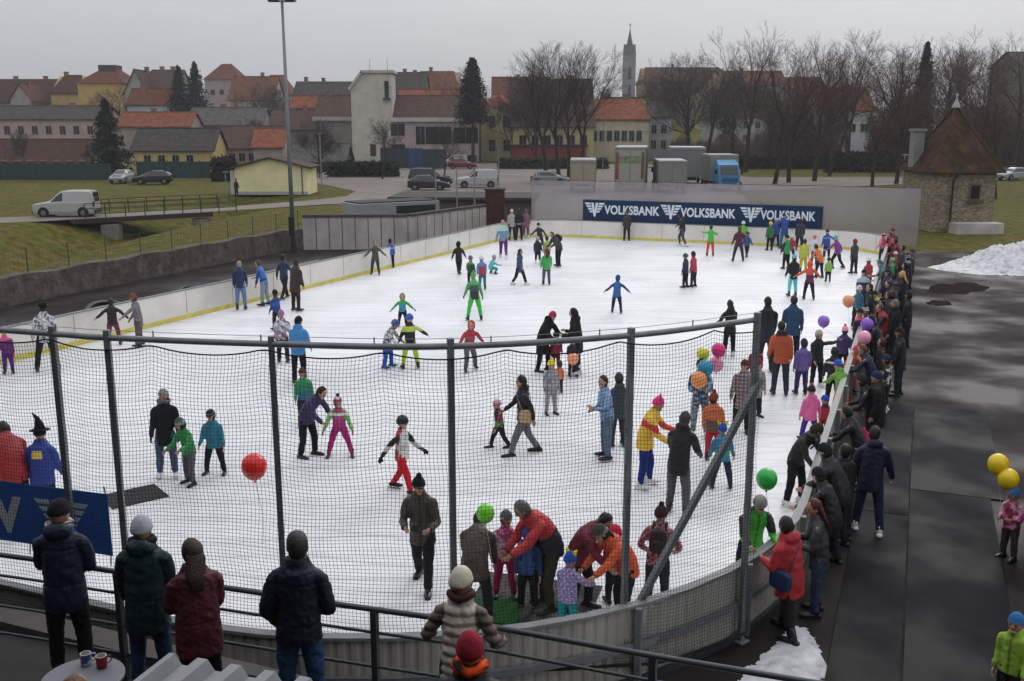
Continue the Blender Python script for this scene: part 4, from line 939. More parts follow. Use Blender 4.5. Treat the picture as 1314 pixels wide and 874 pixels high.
I(690, 339, 303, 170, 'stand', '20263c len=.1', '222636', 'beanie k=b0a0b8', 'child in navy with a pale cap near the far left', foot='w')
I(702, 338, 296, -150, 'stand', 'a8b83c len=.08', '6a3040', 'beanie k=404438', 'child in a yellow green jacket held by a stooping man in dark grey', h=1.3)
I(714, 343, 293, -60, 'lean', '3e3c40 len=.1 fat=1.15', '1d1d22', 'none k=40382c', 'man in a dark grey jacket stooping over a child in yellow green', h=1.8, lean=36, extra=(('pack', '1a1a1e', 'black backpack worn by a stooping man near the far boards'),))
I(701, 366, 318, 185, 'stand', '3cb054 len=.12', '5c5e68', 'none k=5a2424 long', 'person in a bright green jacket and grey trousers with dark red hair')
I(667, 366, 317, 60, 'walk', '2c4a74 len=.2 hood', '20202a', 'none k=241c1c', 'person in a blue coat with dark leggings and white skates gliding', foot='w')
I(791, 402, 352, 172, 'arms', '2464a8 sl=1c4070 len=.1', '24304a', 'beanie k=1c4c84', 'child in a blue jacket and blue hat alone on the open ice with arms spread')
I(804, 309, 269, 180, 'stand', '3e3438 len=.14', '232028', 'beanie k=4a4044', 'adult in a dark brown jacket standing at the far boards in front of the banner', foot='n')
I(837, 308, 284, 200, 'apart', '3a2c44', '4c98a8', 'beanie k=5c2c44', 'small child in a dark purple jacket and teal trousers at the far boards')
I(874, 316, 270, 250, 'skate2', '1d1d22 len=.12', '4c4c54', 'beanie k=202024', 'man in a black jacket and grey trousers striding past the far boards', foot='w')
I(911, 329, 288, 170, 'armsup', '3cc040', 'd85030', 'none k=3c2418', 'child in a bright green jacket and orange red trousers reaching up')
I(879, 370, 325, 230, 'stand', '24344c len=.08', '1e1e24', 'helmet k=2c5048', 'child in a dark blue jacket and dark green helmet skating beside one in red')
I(889, 369, 322, 220, 'stand', 'b82c48 len=.1', '3a2c38', 'beanie k=4a2834', 'child in a crimson jacket skating beside one in dark blue')
I(947, 336, 289, 178, 'apart', '58203c len=.12', '2c3c48', 'none k=4c2820', 'person in a maroon jacket and dark leggings with feet apart near the far boards')
I(953, 316, 272, 190, 'stand', '70c02c', '28352a', 'helmet k=dce4e4', 'child in a lime jacket and white helmet behind a person in maroon', h=1.35)
I(970, 313, 273, 180, 'stand', '4c5450 len=.18', '343838', 'none k=20281c', 'person in a long grey green coat at the far boards', foot='w')
I(983, 310, 270, 185, 'stand', '23202a yo=8a7c70', '26202c', 'beanie k=e0a0b8', 'person in a black jacket and pale pink hat at the far boards')
I(995, 317, 281, 200, 'apart', '2c3ca0', '20243c', 'beanie k=c06090', 'child in a royal blue jacket and pink hat at the far boards')
I(1005, 320, 273, 190, 'outL', '20489c len=.1', '246c8c', 'beanie k=2c3c80', 'adult in a blue jacket and petrol trousers at the far boards')
I(1021, 314, 273, 180, 'arms', '4ca8d4 yo=c8e4f0', 'd0d4dc', 'helmet k=e8eef4', 'child in a pale blue jacket, white trousers and white helmet by the far boards')
I(1035, 312, 273, 185, 'arms', '8c2c80 len=.06', '50204c', 'beanie k=c05c98', 'person in a magenta jacket and purple trousers with arms out by the far boards')
I(1060, 334, 293, 180, 'outR', '2448a0 st=.6,.7,6c90d0', '1c2238', 'beanie k=30302c', 'person in a blue jacket with a pale yoke line near the far right corner', foot='sc8d060')
I(1008, 346, 301, 195, 'stand', '249c50 sl=1f2c24', '1c1f20', 'beanie k=1f2420', 'person in a green jacket with black sleeves at the edge of a colourful cluster')
I(1030, 350, 306, 175, 'stand', 'c0c038 len=.08', 'c0b440', 'none k=302418', 'child dressed all in yellow near the far right')
I(1049, 357, 311, 210, 'lean', 'd8702c', '2a1c3c', 'none k=281a14', 'child in an orange jacket and dark trousers near the far right')
I(1016, 381, 326, 178, 'stand', '1a1c20 len=.12', '6cd0d8', 'beanie k=6cb0c8', 'person in a black jacket, pale blue hat and turquoise trousers')
I(1037, 385, 334, 182, 'arms', 'd84830 lo=6c1c44 lt=.45', '1e1c28', 'hood k=d85830', 'child in an orange red and plum jacket with black trousers')
# --- centre
I(935, 458, 384, 200, 'stand', '17171b len=.16', '17171b', 'none k=1a1310 long', 'woman in black with long dark hair and white skates beyond the netting rail', foot='w', aL=(10, 20, 50, 0))
I(700, 477, 397, 65, 'lean', '17181b len=.3 wool fat=1.15 hood', '1a1a1f', 'beanie k=b02858', 'adult in a long black coat and raspberry beanie leaning over a child', h=1.78, foot='b')
I(738, 482, 388, 245, 'hold', '1c1c1f len=.24 fat=1.15 wool hood', '1e2430', 'hood k=1c1c1e', 'adult in a long black hooded coat facing the one in the raspberry beanie', h=1.82, foot='w')
I(713, 476, 425, 170, 'stand', '8c2034 len=.08', '5c1c2c', 'helmet k=16161a', 'child in dark red clothes and a black helmet between two adults in black coats')
B1 = I(735, 484, 430, 10, 'hold', '2a2a30 lo=a02c50', '3a2c3c', 'beanie k=24242a', 'small child in dark clothes holding a peach balloon in front')
balloon(735, 460, B1['g'][1]-.35, .3, 'f09a70', 'peach balloon held in front of a small child by two adults in black', B1['L'])
I(707, 532, 459, 15, 'stand', 'a4a4a8 pt=camo,77777c len=.02', '9c9ca0', 'bobble k=e8dc30', 'small child in a pale grey snowsuit and yellow hat', foot='b')
I(717, 505, 462, 190, 'stand', 'd86838', '24242c', 'none k=30201a', 'small child in an orange jacket behind one in a pale grey snowsuit')
I(671, 583, 474, -75, 'walk', '1b1b1f len=.1 hood', '6c6c70', 'none k=1c1612', 'young man in a black hooded jacket and grey trousers walking left with his hands low', foot='b', extra=(('bag', 'b89a70', 'beige shoulder bag carried by the young man walking left', 1),), hp=20)
I(640, 575, 508, -70, 'walk2', '8c2444 fr=2a2a30 st=.1,.3,50b050 len=.05', '20202a', 'beanie k=c88098 k2=e0c0cc kt=.5', 'small child in crimson and a pink hat walking ahead of a young man', foot='b')
I(517, 632, 524, 60, 'walk2', 'b82830 fr=d8d8d8 sl=1e1c20 st=.25,.45,c4c0bc', 'c81c28', 'helmet k=24282e', 'child in a red, black and white jacket with red trousers and a black helmet', gl='18181c', aR=(-28, 26, 5, 0), lean=2, h=1.48)
P69 = I(543, 752, 600, 3, 'walk', '4a4238 len=.14 fat=1.1', '1b1b20', 'bobble k=16161a sun', 'man in an olive brown jacket, black bobble hat and sunglasses walking towards the terrace', foot='b', aL=(14, 10, 78, 26), aR=(14, 10, 78, 26), h=1.8, hp=16, extra=(('held', '151518', 'black compact camera held in both hands by the man in sunglasses', (.06, .02, .035)),))
I(776, 590, 480, -70, 'hold', '7ca4cc st=.3,.4,4a6890 sl=80a8d0 len=.06', '5c7488', 'none k=2a2018', 'person in a pale blue jacket and faded jeans standing side on in mid ice', hp=14)
I(792, 574, 478, 205, 'stand', '3a4450 len=.14 hood', '3c3c40', 'beanie k=3c4038', 'person in a dark blue grey jacket right behind the one in pale blue')
I(831, 626, 498, 75, 'lean', 'ecc020 st=.45,.66,d83020;.2,.45,ecc020 len=.12 fat=1.15', '1c2c7c', 'jester k=e83c88 kb=e83c88', 'person in a yellow jacket with a red band and a horned pink hat', h=1.78, lean=18, hp=12, foot='w')
I(870, 660, 522, 160, 'lean', '18181c len=.14 hood fat=1.1', '56565c', 'beanie k=3c4046', 'man in a black jacket and grey jeans stooping on skates beside the yellow jacket', h=1.84, lean=20, gl='141416')
B2 = I(897, 560, 464, -15, 'hold', '3c6c9c pt=camo,2a3448,8cc0dc,14 len=.06', '8c8c94 pt=camo,4c4c54', 'none k=1c1613', 'person in a blue patterned jacket holding a bunch of balloons', h=1.72, foot='w')
for (bx, by, bd, bc, bl, dy) in ((902, 454, .27, 'd8d840', 'yellow green balloon at the left of the bunch over the blue patterned jacket', .1), (922, 449, .3, 'e02c80', 'deep pink balloon at the top right of the bunch held by the blue patterned jacket', .1),
        (919, 467, .32, 'e898b8', 'pale pink balloon under the deep pink balloon', .35), (905, 472, .34, '2890b8', 'turquoise blue balloon beside the dark hair of its holder', -.25), (897, 487, .34, 'f09858', 'orange balloon held at chest height against the blue patterned jacket', -.42)):
    balloon(bx, by, B2['g'][1]+dy, bd, bc, bl, B2['L'])
I(914, 592, 503, 165, 'stand', 'd0682c lo=6a5038 len=.08 fat=1.1', 'b82c38', 'bobble k=8a4030 kb=8c1c3c', 'child in an orange jacket, red trousers and burgundy bobble hat', foot='s')
I(925, 628, 542, 172, 'apart', '2488b8 sl=2878a8 st=.1,.3,3aa868;.3,.45,2478b0', '24344c', 'jester k=2450a8 kb=e0c040', 'small child in a blue and green jacket with a blue and yellow horned hat', foot='s')
I(950, 555, 464, -12, 'stand', 'b0a4a4 pt=plaid,8a7478,6a4c54 len=.24 wool', '17171b', 'beanie k=5c3038 hair=3c241c', 'woman in a grey and rose checked coat with black leggings and boots', foot='b', h=1.66)
I(968, 535, 458, 15, 'stand', 'a8a298 pt=plaid,8c8478,70685c len=.22 wool', '22222a', 'beanie k=7c2434', 'person in a beige checked coat and dark red hat half behind the corner post', foot='b')
I(981, 478, 380, 182, 'stand', '1c1e24 lo=202838 len=.16', '282c38', 'beanie k=2c2f26', 'man in a black jacket and dark green beanie just right of the corner post')
I(1014, 470, 378, 178, 'stand', '1c4468 len=.1', '1e2430', 'none k=241d18', 'man in a petrol blue jacket seen from behind near the right boards')
I(1000, 508, 411, 180, 'stand', 'b0481c sl=c05420 yo=30241e yt=.85 len=.1 hood fat=1.1', '26323c', 'none k=1a1613', 'man in a burnt orange jacket and dark jeans seen from behind near the corner post')
I(1027, 507, 434, 190, 'stand', '6c58a0 len=.1', '3c3468', 'beanie k=3a2c44', 'child in a violet jacket and indigo trousers beside the man in burnt orange')
B3 = I(1047, 497, 422, 15, 'stand', '1e2028 len=.1', '1e1a1e', 'beanie k=b8b0b0 hair=8c6a50', 'person in black with a pale knitted hat stretching one arm towards the boards', aL=(20, 84, 12, -20), foot='w')
balloon(1057, 412, 25.5, .3, '9468d0', 'purple balloon floating above the person stretching out an arm', B3['L'])
I(1037, 566, 494, 185, 'apart', 'e05c9c len=.14 hood fat=1.1', '4c3090', 'bobble k=241c24 kb=c02c50', 'child in a bright pink coat and black hat with a red bobble seen from behind', foot='s')
I(1056, 558, 507, 200, 'stand', 'b81c30 yo=2c1c24 len=.14', '8c1c2c', 'beanie k=2c4cc0', 'small child in a red coat and blue hat half hidden beside the pink coat')
I(1025, 650, 547, 55, 'lean', '1d1c1d len=.1', '161619', 'beanie k=3a2c22 scarf=4a5048 tail', 'woman in black with a grey green scarf and brown hat bending to the boards', h=1.68, lean=34, hp=28, foot='w')
I(1075, 540, 452, -165, 'lean', '6ca42c hood len=.06', 'e8641c', 'beanie k=2c54b4', 'child in a lime green jacket, orange trousers and blue hat leaning over the right boards', h=1.42)
I(1067, 522, 440, 165, 'stand', '1c1f22 st=.68,.76,d8dcdc', '1c2420', 'none k=1a1512', 'child in a black jacket with a white chest stripe behind one in lime green', h=1.45)
I(1090, 505, 431, 30, 'lean', 'f07c4c', 'a02c40', 'beanie k=d82860', 'small child in a salmon orange jacket and crimson hat at the right boards', h=1.3)
I(962, 775, 636, 12, 'rail', '22242a fr=3cb02c lo=48c82c st=.25,.5,44c030 len=.1', '1c1c20', 'beanie k=8c8c84 sun', 'person in a black and bright green jacket with sunglasses leaning at the near right boards', h=1.72, hp=24, foot='s')
# --- far right corner cluster, inside and outside the boards
I(1129, 345, 279, 185, 'stand', '28302c yo=7c3444 len=.12', '26242c', 'beanie k=7c2030', 'person in a dark green jacket and dark red hat in the far right corner', h=1.75, at=(18.0, 47.3, 0))
O(1134, 350, 297, -160, 'stand', 'c83c64 sl=e0a0b8', '2c3040', 'beanie k=d0c0c0 k2=c04060 kt=.4', 'child in a pink and white jacket outside the far right boards', at='head', h=1.45)
O(1147, 350, 297, -100, 'rail', 'b8202c len=.1', '7c2030', 'none k=1a1412', 'person in a red jacket with black hair leaning on the far right boards', at='head', h=1.72)
O(1146, 362, 330, -110, 'stand', '44a868 len=.1', '2c3c38', 'beanie k=78b88c', 'child in a green jacket outside the far right boards', at='head', h=1.25)
O(1159, 370, 313, -120, 'stand', '3c4440 len=.12', '24262c', 'none k=14110f', 'person in a dark grey green jacket with black hair outside the far boards', at='head', h=1.7)
O(1167, 378, 325, -110, 'stand', '1a1e30 yo=8088a0 yt=.86 len=.12', '1d1c22', 'stripe k=1c1e28 k2=9aa0b0', 'person in a navy jacket and striped bobble hat outside the far boards', at='head', h=1.72)
O(1135, 378, 333, -95, 'rail', '545c5c yo=2c7880 len=.1', '3a4048', 'beanie k=2c6c74', 'person in a grey jacket and teal hat leaning on the right boards', at='head', h=1.7)
O(1141, 400, 343, -80, 'stand', '3c2c58 hood len=.16', '24202c', 'beanie k=3c2030', 'woman in a dark purple coat leaning towards the right boards', at='head', h=1.72)
O(1160, 410, 346, -120, 'stand', '1c1c22 len=.2', '1a1a1f', 'none k=c89850 long', 'person with thick blond hair in a long black coat', at='head', h=1.78)
I(1105, 402, 345, -20, 'stand', '1e3450 yo=a8c0d0 yt=.6 len=.08', '1d242c', 'beanie k=1a2028', 'person in a pale and dark blue jacket and black hat inside the right boards', foot='s')
O(1118, 425, 362, -110, 'stand', '1e2428 len=.16 hood', '1c1e22', 'none k=16120f', 'person in a black jacket outside the right boards below the blond one', at='head', h=1.78)
I(1098, 463, 378, 30, 'stand', '3c2048 yo=e05070 yt=.84 len=.16', '1c1a22', 'beanie k=24242c hair=c8a860', 'child in a dark purple coat with a pink scarf inside the right boards', h=1.5)
balloon(1089, 386, 27.5, .33, 'f0a070', 'orange balloon floating beside the dark purple coat at the right boards', None)
O(1116, 455, 392, -120, 'rail', '3a2438 len=.1', '22242a', 'stripe k=22242a k2=d8dcdc', 'child in a dark plum jacket and black and white striped hat at the right boards', at='head', h=1.5)
O(1137, 470, 388, -100, 'rail', 'c02c30 sl=28292c len=.12', '4c1c24', 'none k=5a4438', 'person in a red jacket with dark sleeves leaning on the right boards', at='head', h=1.72)
O(1150, 478, 382, -110, 'stand', '17171b len=.26 fat=1.2 wool', '1c2228', 'none k=6c6460', 'tall grey haired man in a long black coat behind the person in red', at='head', h=1.86)
balloon(1113, 416, 26.0, .34, '8c5cc8', 'purple balloon tied to the right boards above the pink one', W(-1.35, 27.2, 1.05))
balloon(1109, 433, 25.0, .34, 'f0a0c0', 'pink balloon tied to the right boards under the purple one', W(-1.35, 25.9, 1.05))
O(1117, 500, 440, -110, 'lean', '1c2844 len=.12', '1c1c22', 'none k=6c3820', 'red haired person in a navy jacket stooping over the right boards', at='head', h=1.65, lean=24)
O(1140, 500, 455, -120, 'stand', '24242a pt=camo,d8d8d8,24242a,14 len=.06', '202024', 'beanie k=1e2c4c', 'child in a black and white patterned jacket outside the right boards', at='head', h=1.38, foot='w')
B5 = O(1128, 580, 474, -110, 'stand', '18181b yo=3a332c yt=.88 len=.24 fat=1.3 wool hood', '16161a', 'beanie k=1e2c50', 'large person in a black coat and navy beanie at the right boards', at='head', h=1.74)
P92 = O(1112, 683, 520, 175, 'apart', '161c38 st=.80,.88,161c38 sl=161c38 len=.14 hood fat=1.1', '1b2440', 'none k=1a1614', 'man in a navy jacket with white shoulder stripes and white trainers on the black mats', h=1.86, foot='ke0e0e0', lL=(10, 6, 4), lR=(-6, 6, 4))
O(1075, 700, 570, -120, 'lean', '232326 len=.1 fat=1.15', '20242c', 'beanie k=17171a', 'man in a black leather jacket and black beanie bending over the right boards', at='head', h=1.78, lean=30)
O(1087, 690, 566, -150, 'stand', '1c1c1f len=.1', '22262e', 'none k=1a1411', 'dark haired man standing between the leather jacket and the navy jacket', at='head', h=1.66)
O(1053, 790, 638, -100, 'hold', '3c3c40 lo=2c2c30 len=.14', '2c3c54', 'none k=4c1c1c long', 'woman with dark red hair in a charcoal jacket laughing beside the red coat', at='head', h=1.68)
O(1017, 822, 658, -140, 'hold', 'b8202a len=.2 fat=1.2 hood puff=.3', '17171b', 'none k=1e1815', 'woman in a bright red padded coat and black trousers beside the near right boards', at='head', h=1.70, foot='b17171b', extra=(('bag', '1c2c54', 'navy blue shoulder bag hanging on the woman in the red coat', 1),), lL=(-10, 4, 8), lR=(16, 4, 6))
# --- more of the packed line along the right boards and the far cluster
for a_ in ((1153, 305, 1.7, -120, 'rail', '6c2430', '20222a', 'none k=17120f', 'person in a dark red jacket at the top of the line of onlookers'),
           (1171, 318, 1.66, -100, 'stand', '2c3038 len=.12', '1d1e24', 'beanie k=3c4450', 'person in a slate jacket and grey blue beanie at the far end of the line'),
           (1150, 322, 1.2, -130, 'stand', 'a83048', '24242c', 'bobble k=d8d0d0 kb=b03050', 'child in crimson with a white bobble hat in the line of onlookers'),
           (1163, 336, 1.72, -115, 'stand', '18181d len=.16 hood', '1a1a20', 'hood k=1a1a1f', 'hooded person in black directly behind the blond one'),
           (1147, 358, 1.68, -95, 'rail', '23262c len=.1', '1c1d22', 'none k=1c1512', 'dark haired person in a charcoal jacket above the plum jacket'),
           (1167, 372, 1.75, -120, 'stand', '1a1a1f len=.2', '1b1c22', 'beanie k=22262c', 'person in a long black coat right of the thick blond hair'),
           (1128, 372, 1.3, -90, 'rail', '30444c yo=c8c04c yt=.84', '22242a', 'beanie k=20242c', 'child in a grey blue jacket with a yellow collar at the right boards'),
           (1143, 372, 1.7, -110, 'stand', '2c2834 len=.14', '1c1c22', 'none k=2c1c16', 'person in a dark aubergine jacket squeezed behind the child with a yellow collar'),
           (1126, 402, 1.72, -105, 'rail', '20242a len=.12 hood', '1c1e24', 'none k=17130f', 'person in a dark hooded jacket leaning over between the purple balloon and the red jacket'),
           (1158, 418, 1.74, -125, 'stand', '1b1c22 len=.18', '22242c', 'beanie k=1a1a1e', 'person in black half hidden by the tall grey haired man'),
           (1133, 432, 1.45, -100, 'stand', '24222a len=.1', '1d1d24', 'none k=3a2418', 'brown haired child in black behind the red haired person'),
           (1117, 478, 1.7, -115, 'rail', '1b1d24 len=.14', '1c1c22', 'beanie k=202430', 'person in a black jacket and dark beanie just above the large black coat'),
           (1100, 520, 1.66, -120, 'lean', '1f1f24 len=.14', '1c1c20', 'none k=1a1410', 'dark haired person bending over the boards beside the pink bag'),
           (1066, 600, 1.6, -120, 'lean', '232226 len=.12', '20242c', 'beanie k=1d1d20', 'person in charcoal stooping between the leather jacket and the red coat')):
    O(a_[0], 0, a_[1], a_[3], a_[4], a_[5], a_[6], a_[7], a_[8], at='head', h=a_[2])
for a_ in ((987, 322, 284, 200, 'stand', '2c6c3c', '1f242c', 'beanie k=d8c040', 'child in a dark green jacket and yellow hat left of the petrol trousers'),
           (1014, 336, 300, 160, 'apart', 'a02c3c', '232838', 'helmet k=c8ccd0', 'child in a red jacket and white helmet among the far colourful cluster'),
           (1044, 340, 301, 190, 'stand', 'd0d4d8', '3c4468', 'beanie k=e06080', 'child in a white jacket and rose hat among the far colourful cluster'),
           (1062, 362, 330, 185, 'stand', '84b848', '24282c', 'beanie k=283040', 'small child in pale green right of the orange jacket'),
           (1025, 322, 280, 175, 'stand', '30343c len=.14', '20232a', 'none k=2a1c16', 'adult in a charcoal jacket behind the far colourful cluster'),
           (1072, 345, 300, 215, 'skate', '7c3090', '22222c', 'beanie k=30c0b0', 'child in violet with a mint hat skating near the far right corner'),
           (958, 330, 296, 150, 'walk', '2c4c8c', '20242c', 'helmet k=30343c', 'child in blue with a dark helmet beside the maroon jacket'),
           (1095, 352, 306, 200, 'stand', '3c3c44 len=.1', '26262e', 'beanie k=8c2c3c', 'person in a dark grey jacket and wine hat skating alone near the far right corner'),
           (1112, 378, 330, -150, 'stand', '9c3040', '282830', 'beanie k=e0e0e0', 'child in red with a white hat inside the right boards below the corner'),
           (1098, 420, 366, 20, 'stand', '2c6c8c', '24242c', 'helmet k=d0d4d8', 'child in turquoise with a white helmet beside the orange balloon'),
           (1080, 480, 418, 160, 'stand', '3c2c64 len=.1', '1e1e26', 'bobble k=e0a0b0 kb=d04080', 'child in indigo with a pale pink bobble hat near the right boards'),
           (968, 500, 440, 175, 'stand', '7c2434 len=.1', '22242c', 'none k=241814', 'person in a dark red jacket just right of the corner post')):
    I(*a_)
# --- near boards group
I(612, 790, 683, 178, 'deep', '4c3c34 len=.14 fat=1.15', '17171a', 'none k=241a14', 'person in a brown jacket bent right over with back to the terrace', h=1.7, lean=58, hp=30, foot='b')
I(648, 738+30, 640, 5, 'armsup', 'b83c80 pt=camo,e0b0cc,d86aa0,14 st=.35,.5,b8c8d8 len=.04', 'b01c5c', 'beanie k=b8b4bc k2=5c5c62 kt=.3', 'child in a pink and white snow jacket with raspberry trousers and orange gloves', h=1.32, gl='e8502c', aL=(20, 25, 30, 0), aR=(20, 25, 30, 0))
I(694, 782, 628, -70, 'bend', 'c0242c lo=22262a lt=.4 len=.08 fat=1.2', '3a3628', 'none k=5a5c5c', 'grey haired man in a red and black jacket bending over a child', h=1.85, lean=44, foot='b')
I(677, 782, 672, -10, 'stand', '24448c fr=2c58a0 sl=1c3468 len=.08', '17191f', 'beanie k=2858a8', 'child in a dark blue jacket and blue hat standing under the man in red', h=1.25, foot='b', hp=30, extra=(('pack', '20386c', 'dark blue backpack worn by the child in front of the man in red'),))
I(752, 786, 655, 60, 'bend', '7c1c34 len=.12 fat=1.15', '181a20', 'none k=1a1513', 'person in a maroon jacket with short black hair bending down to the right', h=1.72, lean=42, hp=34, foot='b')
I(728, 812, 712, 150, 'stand', '8c7cc0 pt=dots,c8bce4 len=.12 fat=1.1', '1c98a0', 'jester k=2458b0 kb=e8d83c', 'small child in a purple dotted jacket, teal trousers and a blue and yellow hat', h=1.12, aR=(40, 14, 20, 0))
I(792, 800, 690, -65, 'bend', 'e0541c len=.12 fat=1.1', '1c1a1e', 'beanie k=8c8880 k2=4c4844 kt=.4 hair=241a15 long', 'woman in an orange jacket with long dark hair bending towards the purple dotted child', h=1.66, lean=40, hp=28, foot='b')
I(788, 775, 684, 190, 'stand', 'b82440 len=.12', '2c2030', 'hood k=c0204c', 'child in a crimson hooded coat behind the woman in orange', h=1.15)
I(842, 778, 656, 172, 'stand', '8c2c44 pt=plaid,c09098,4c1c2c len=.1', '1e2c40', 'bobble k=3c1c28 kb=17141a', 'child in a red checked jacket and pointed dark hat with a dark backpack', h=1.5, aL=(-5, 26, 60, 40), aR=(-5, 26, 60, 40), extra=(('pack', '2c2226', 'dark brown backpack on the child in the red checked jacket'),), foot='b')
# --- terrace, looking at the ice
TZ = 1.45
def at(x, y, Y, z): d = D(x, y, Y); return (d[0], Y, z)
Tt(72, 0, 638, 188, 'phone', '16203c len=.14 fat=1.12 hood puff=.2', '151519', 'beanie k=17131a scarf=1c1c22,c8c8cc', 'person in a navy jacket and black beanie at the left of the terrace rail', at='head', z0=TZ, h=1.78, hp=12)
Tt(179, 0, 658, 183, 'stand', '143038 len=.2 fat=1.15 hood puff=.2', '2c4468', 'beanie k=a8acb8 scarf=101c24', 'person in a dark teal coat, pale grey beanie and jeans at the terrace rail', at='head', z0=TZ, h=1.72)
Tt(246, 0, 690, 205, 'hold', '521424 len=.2 fat=1.25', '16131a', 'none k=2e1a14 long', 'person in a wide maroon coat with dark brown hair at the terrace rail', at='head', z0=TZ, h=1.62, extra=(('held', '151518', 'black phone held by the person in the maroon coat', (.035, .008, .07)),))
Tt(378, 0, 677, 180, 'hips', '10162c len=.06 fat=1.12', '30486c', 'none k=35302e', 'broad man in a dark navy jacket and jeans standing alone at the terrace rail', at='head', z0=TZ, h=1.82, aL=(-2, 13, 50, 30), aR=(-2, 13, 50, 30), foot='b')
Tt(590, 0, 727,172, 'rail', 'b8aca0 sl=6a5a50 len=.12 puff=1.3 q=13', '4a4a52', 'beanie k=d0c8b8 scarf=3c2822', 'person in a beige quilted vest and cream beanie leaning on the terrace rail', at='head', z0=TZ, h=1.62, lean=10, aR=(6, 22, 60, 10), aL=(6, 22, 60, 10))
Tt(602, 0, 808,178, 'stand', '14131a len=.12 fat=1.1', '1c1c22', 'beanie k=8c1c2c scarf=e8541c,20181c', 'person with an orange scarf and dark red beanie nearest the camera', at='head', z0=TZ-.1, h=1.84)
Tt(93, 0, 860, 175, 'stand', '3a3a40 len=.1', '22222a', 'none k=6a4a34', 'person with brown hair standing nearest the camera at the white table', at='head', z0=TZ, h=1.70)
# --- right edge
B7 = O(1303, 700, 622, -60, 'hold', 'b02c64 pt=camo,d8a0b8,7c2048,14 len=.1', '3a3034', 'bobble k=3c6cb0 kb=a0c0e0', 'child in a pink patterned jacket and blue hat at the stall on the right edge', h=1.2, at='head')
balloon(1281, 595, B7['g'][1]-.3, .3, 'e8c818', 'upper left of the two yellow balloons at the right edge', B7['R'])
balloon(1294, 614, B7['g'][1]-.45, .3, 'e8c818', 'lower right of the two yellow balloons at the right edge', B7['R'])
O(1307, 0, 784, -50, 'stand', '90b828 hood len=.08', '1a1a20', 'beanie k=2c6ca0', 'child in a lime yellow jacket and blue hat at the lower right edge', at='head', h=1.3)
# --- free balloons on the ice
balloon(326, 598, 12.4, .33, 'e8302c', 'large red balloon floating alone over the ice', None)
balloon(984, 614, 13.2, .29, '28b048', 'green balloon right of the corner post', None)
balloon(623, 658, 12.6, .245, '6cd028', 'lime green balloon beside the child in the pink and white jacket', None)
# --- pink bag
m = MB(); v, f = ball((0, 0, 0), 1, 14, 10); v = np.sign(v)*np.abs(v)**.6*np.array([.06, .17, .2]); m.add(v, f)
m.add(*loft(smoothpath([(0, -.1, .17), (0, -.07, .42), (0, .07, .42), (0, .1, .17)], 5), .012, 6))
b_ = (B5['L']+B5['R'])/2-np.array([0, 0, .42]); o = put('tote_bag', np.concatenate(m.v), m.f, SHINY, None, 'e83c78'); o.location = b_; tag(o, 'bright pink bag carried beside the large black coat at the right boards', 'bag')
flush()
# ================================================================ beyond the rink
# flood-light pole
p = G(377, 325); o = empty('floodlight_pole', p, 0, 'tall grey floodlight pole with two lamps at its top left of the rink', 'light pole')
m = MB(); m.tube([(0, 0, 0), (0, 0, 6), (0, 0, 12.55)], [.125, .1, .07], 12); m.build('pole', mat('pole_grey', '84898e', rough=.5, metal=.3, var=.1), o, smooth=True)
m = MB(); m.box(-.62, .62, -.04, .04, 12.42, 12.5); m.build('crossarm', STEEL, o)
for x in (-.42, .42):
    m = MB(); m.box(x-.27, x+.27, -.24, .2, 12.5, 12.86); h_ = m.build('lamp_head', mat('lamp_housing', '707478', rough=.5), o, bevel=.05)
    m = MB(); m.box(x-.25, x+.25, -.22, .18, 12.44, 12.5); m.build('lamp_glass', mat('lamp_glass', '1c2020', rough=.2), h_)
m = MB(); m.box(-.14, .14, -.3, -.12, .9, 1.9); m.build('switch_box', mat('black_box', '1e1f22', rough=.6), o)
# concrete wall with coping, joints and mesh fence posts
CONC = mat('weathered_concrete', 'a69f9b', k=1., rough=.9, var=.2, scale=.9, col2='b5aeaa', two=(.4, .65), bump=.01, bscale=14)
cw = empty('concrete_wall', (-9, 53, 0), 0, 'grey cast concrete wall with dark coping left of the far rink corner', 'wall')
def cwp(o): o.parent = cw; o.matrix_parent_inverse = Matrix.Translation(-Vector(cw.location)); return o
wp = [(-11.1, 53.3), (-5.6, 53.6), (-1.65, 60.3)]
def segwall(m, a, b, z0, z1, th): m.bar((a[0], a[1], (z0+z1)/2), (b[0], b[1], (z0+z1)/2), th, z1-z0)
m = MB(); segwall(m, wp[0], wp[1], 0, 1.72, .25); segwall(m, wp[1], wp[2], 0, 1.72, .25); cwp(m.build('wall_body', CONC))
m = MB(); segwall(m, wp[0], wp[1], 1.722, 1.86, .36); segwall(m, (wp[1][0]+.08, wp[1][1]+.12), wp[2], 1.722, 1.86, .34); cwp(m.build('coping', mat('coping_dark', '57524e', rough=.9, var=.25)))
m = MB()
for a, b, n_ in ((wp[0], wp[1], 8), (wp[1], wp[2], 10)):
    a, b = np.array(a), np.array(b); d_ = (b-a)/np.linalg.norm(b-a); q_ = np.array([d_[1], -d_[0]])
    for i in range(1, n_): c = a+(b-a)*i/n_+q_*.128; m.bar((c[0], c[1], .02), (c[0], c[1], 1.7), .035, .02)
cwp(m.build('joints', mat('joint_dark', '5c5752', rough=.9)))
for t_ in (.35, .62, .86):
    c = np.array(wp[1])*(1-t_)+np.array(wp[2])*t_; m = MB(); m.tube([(c[0], c[1], 1.86), (c[0], c[1], 4.0)], .04, 8); cwp(m.build('fence_post', mat('net_pole')))
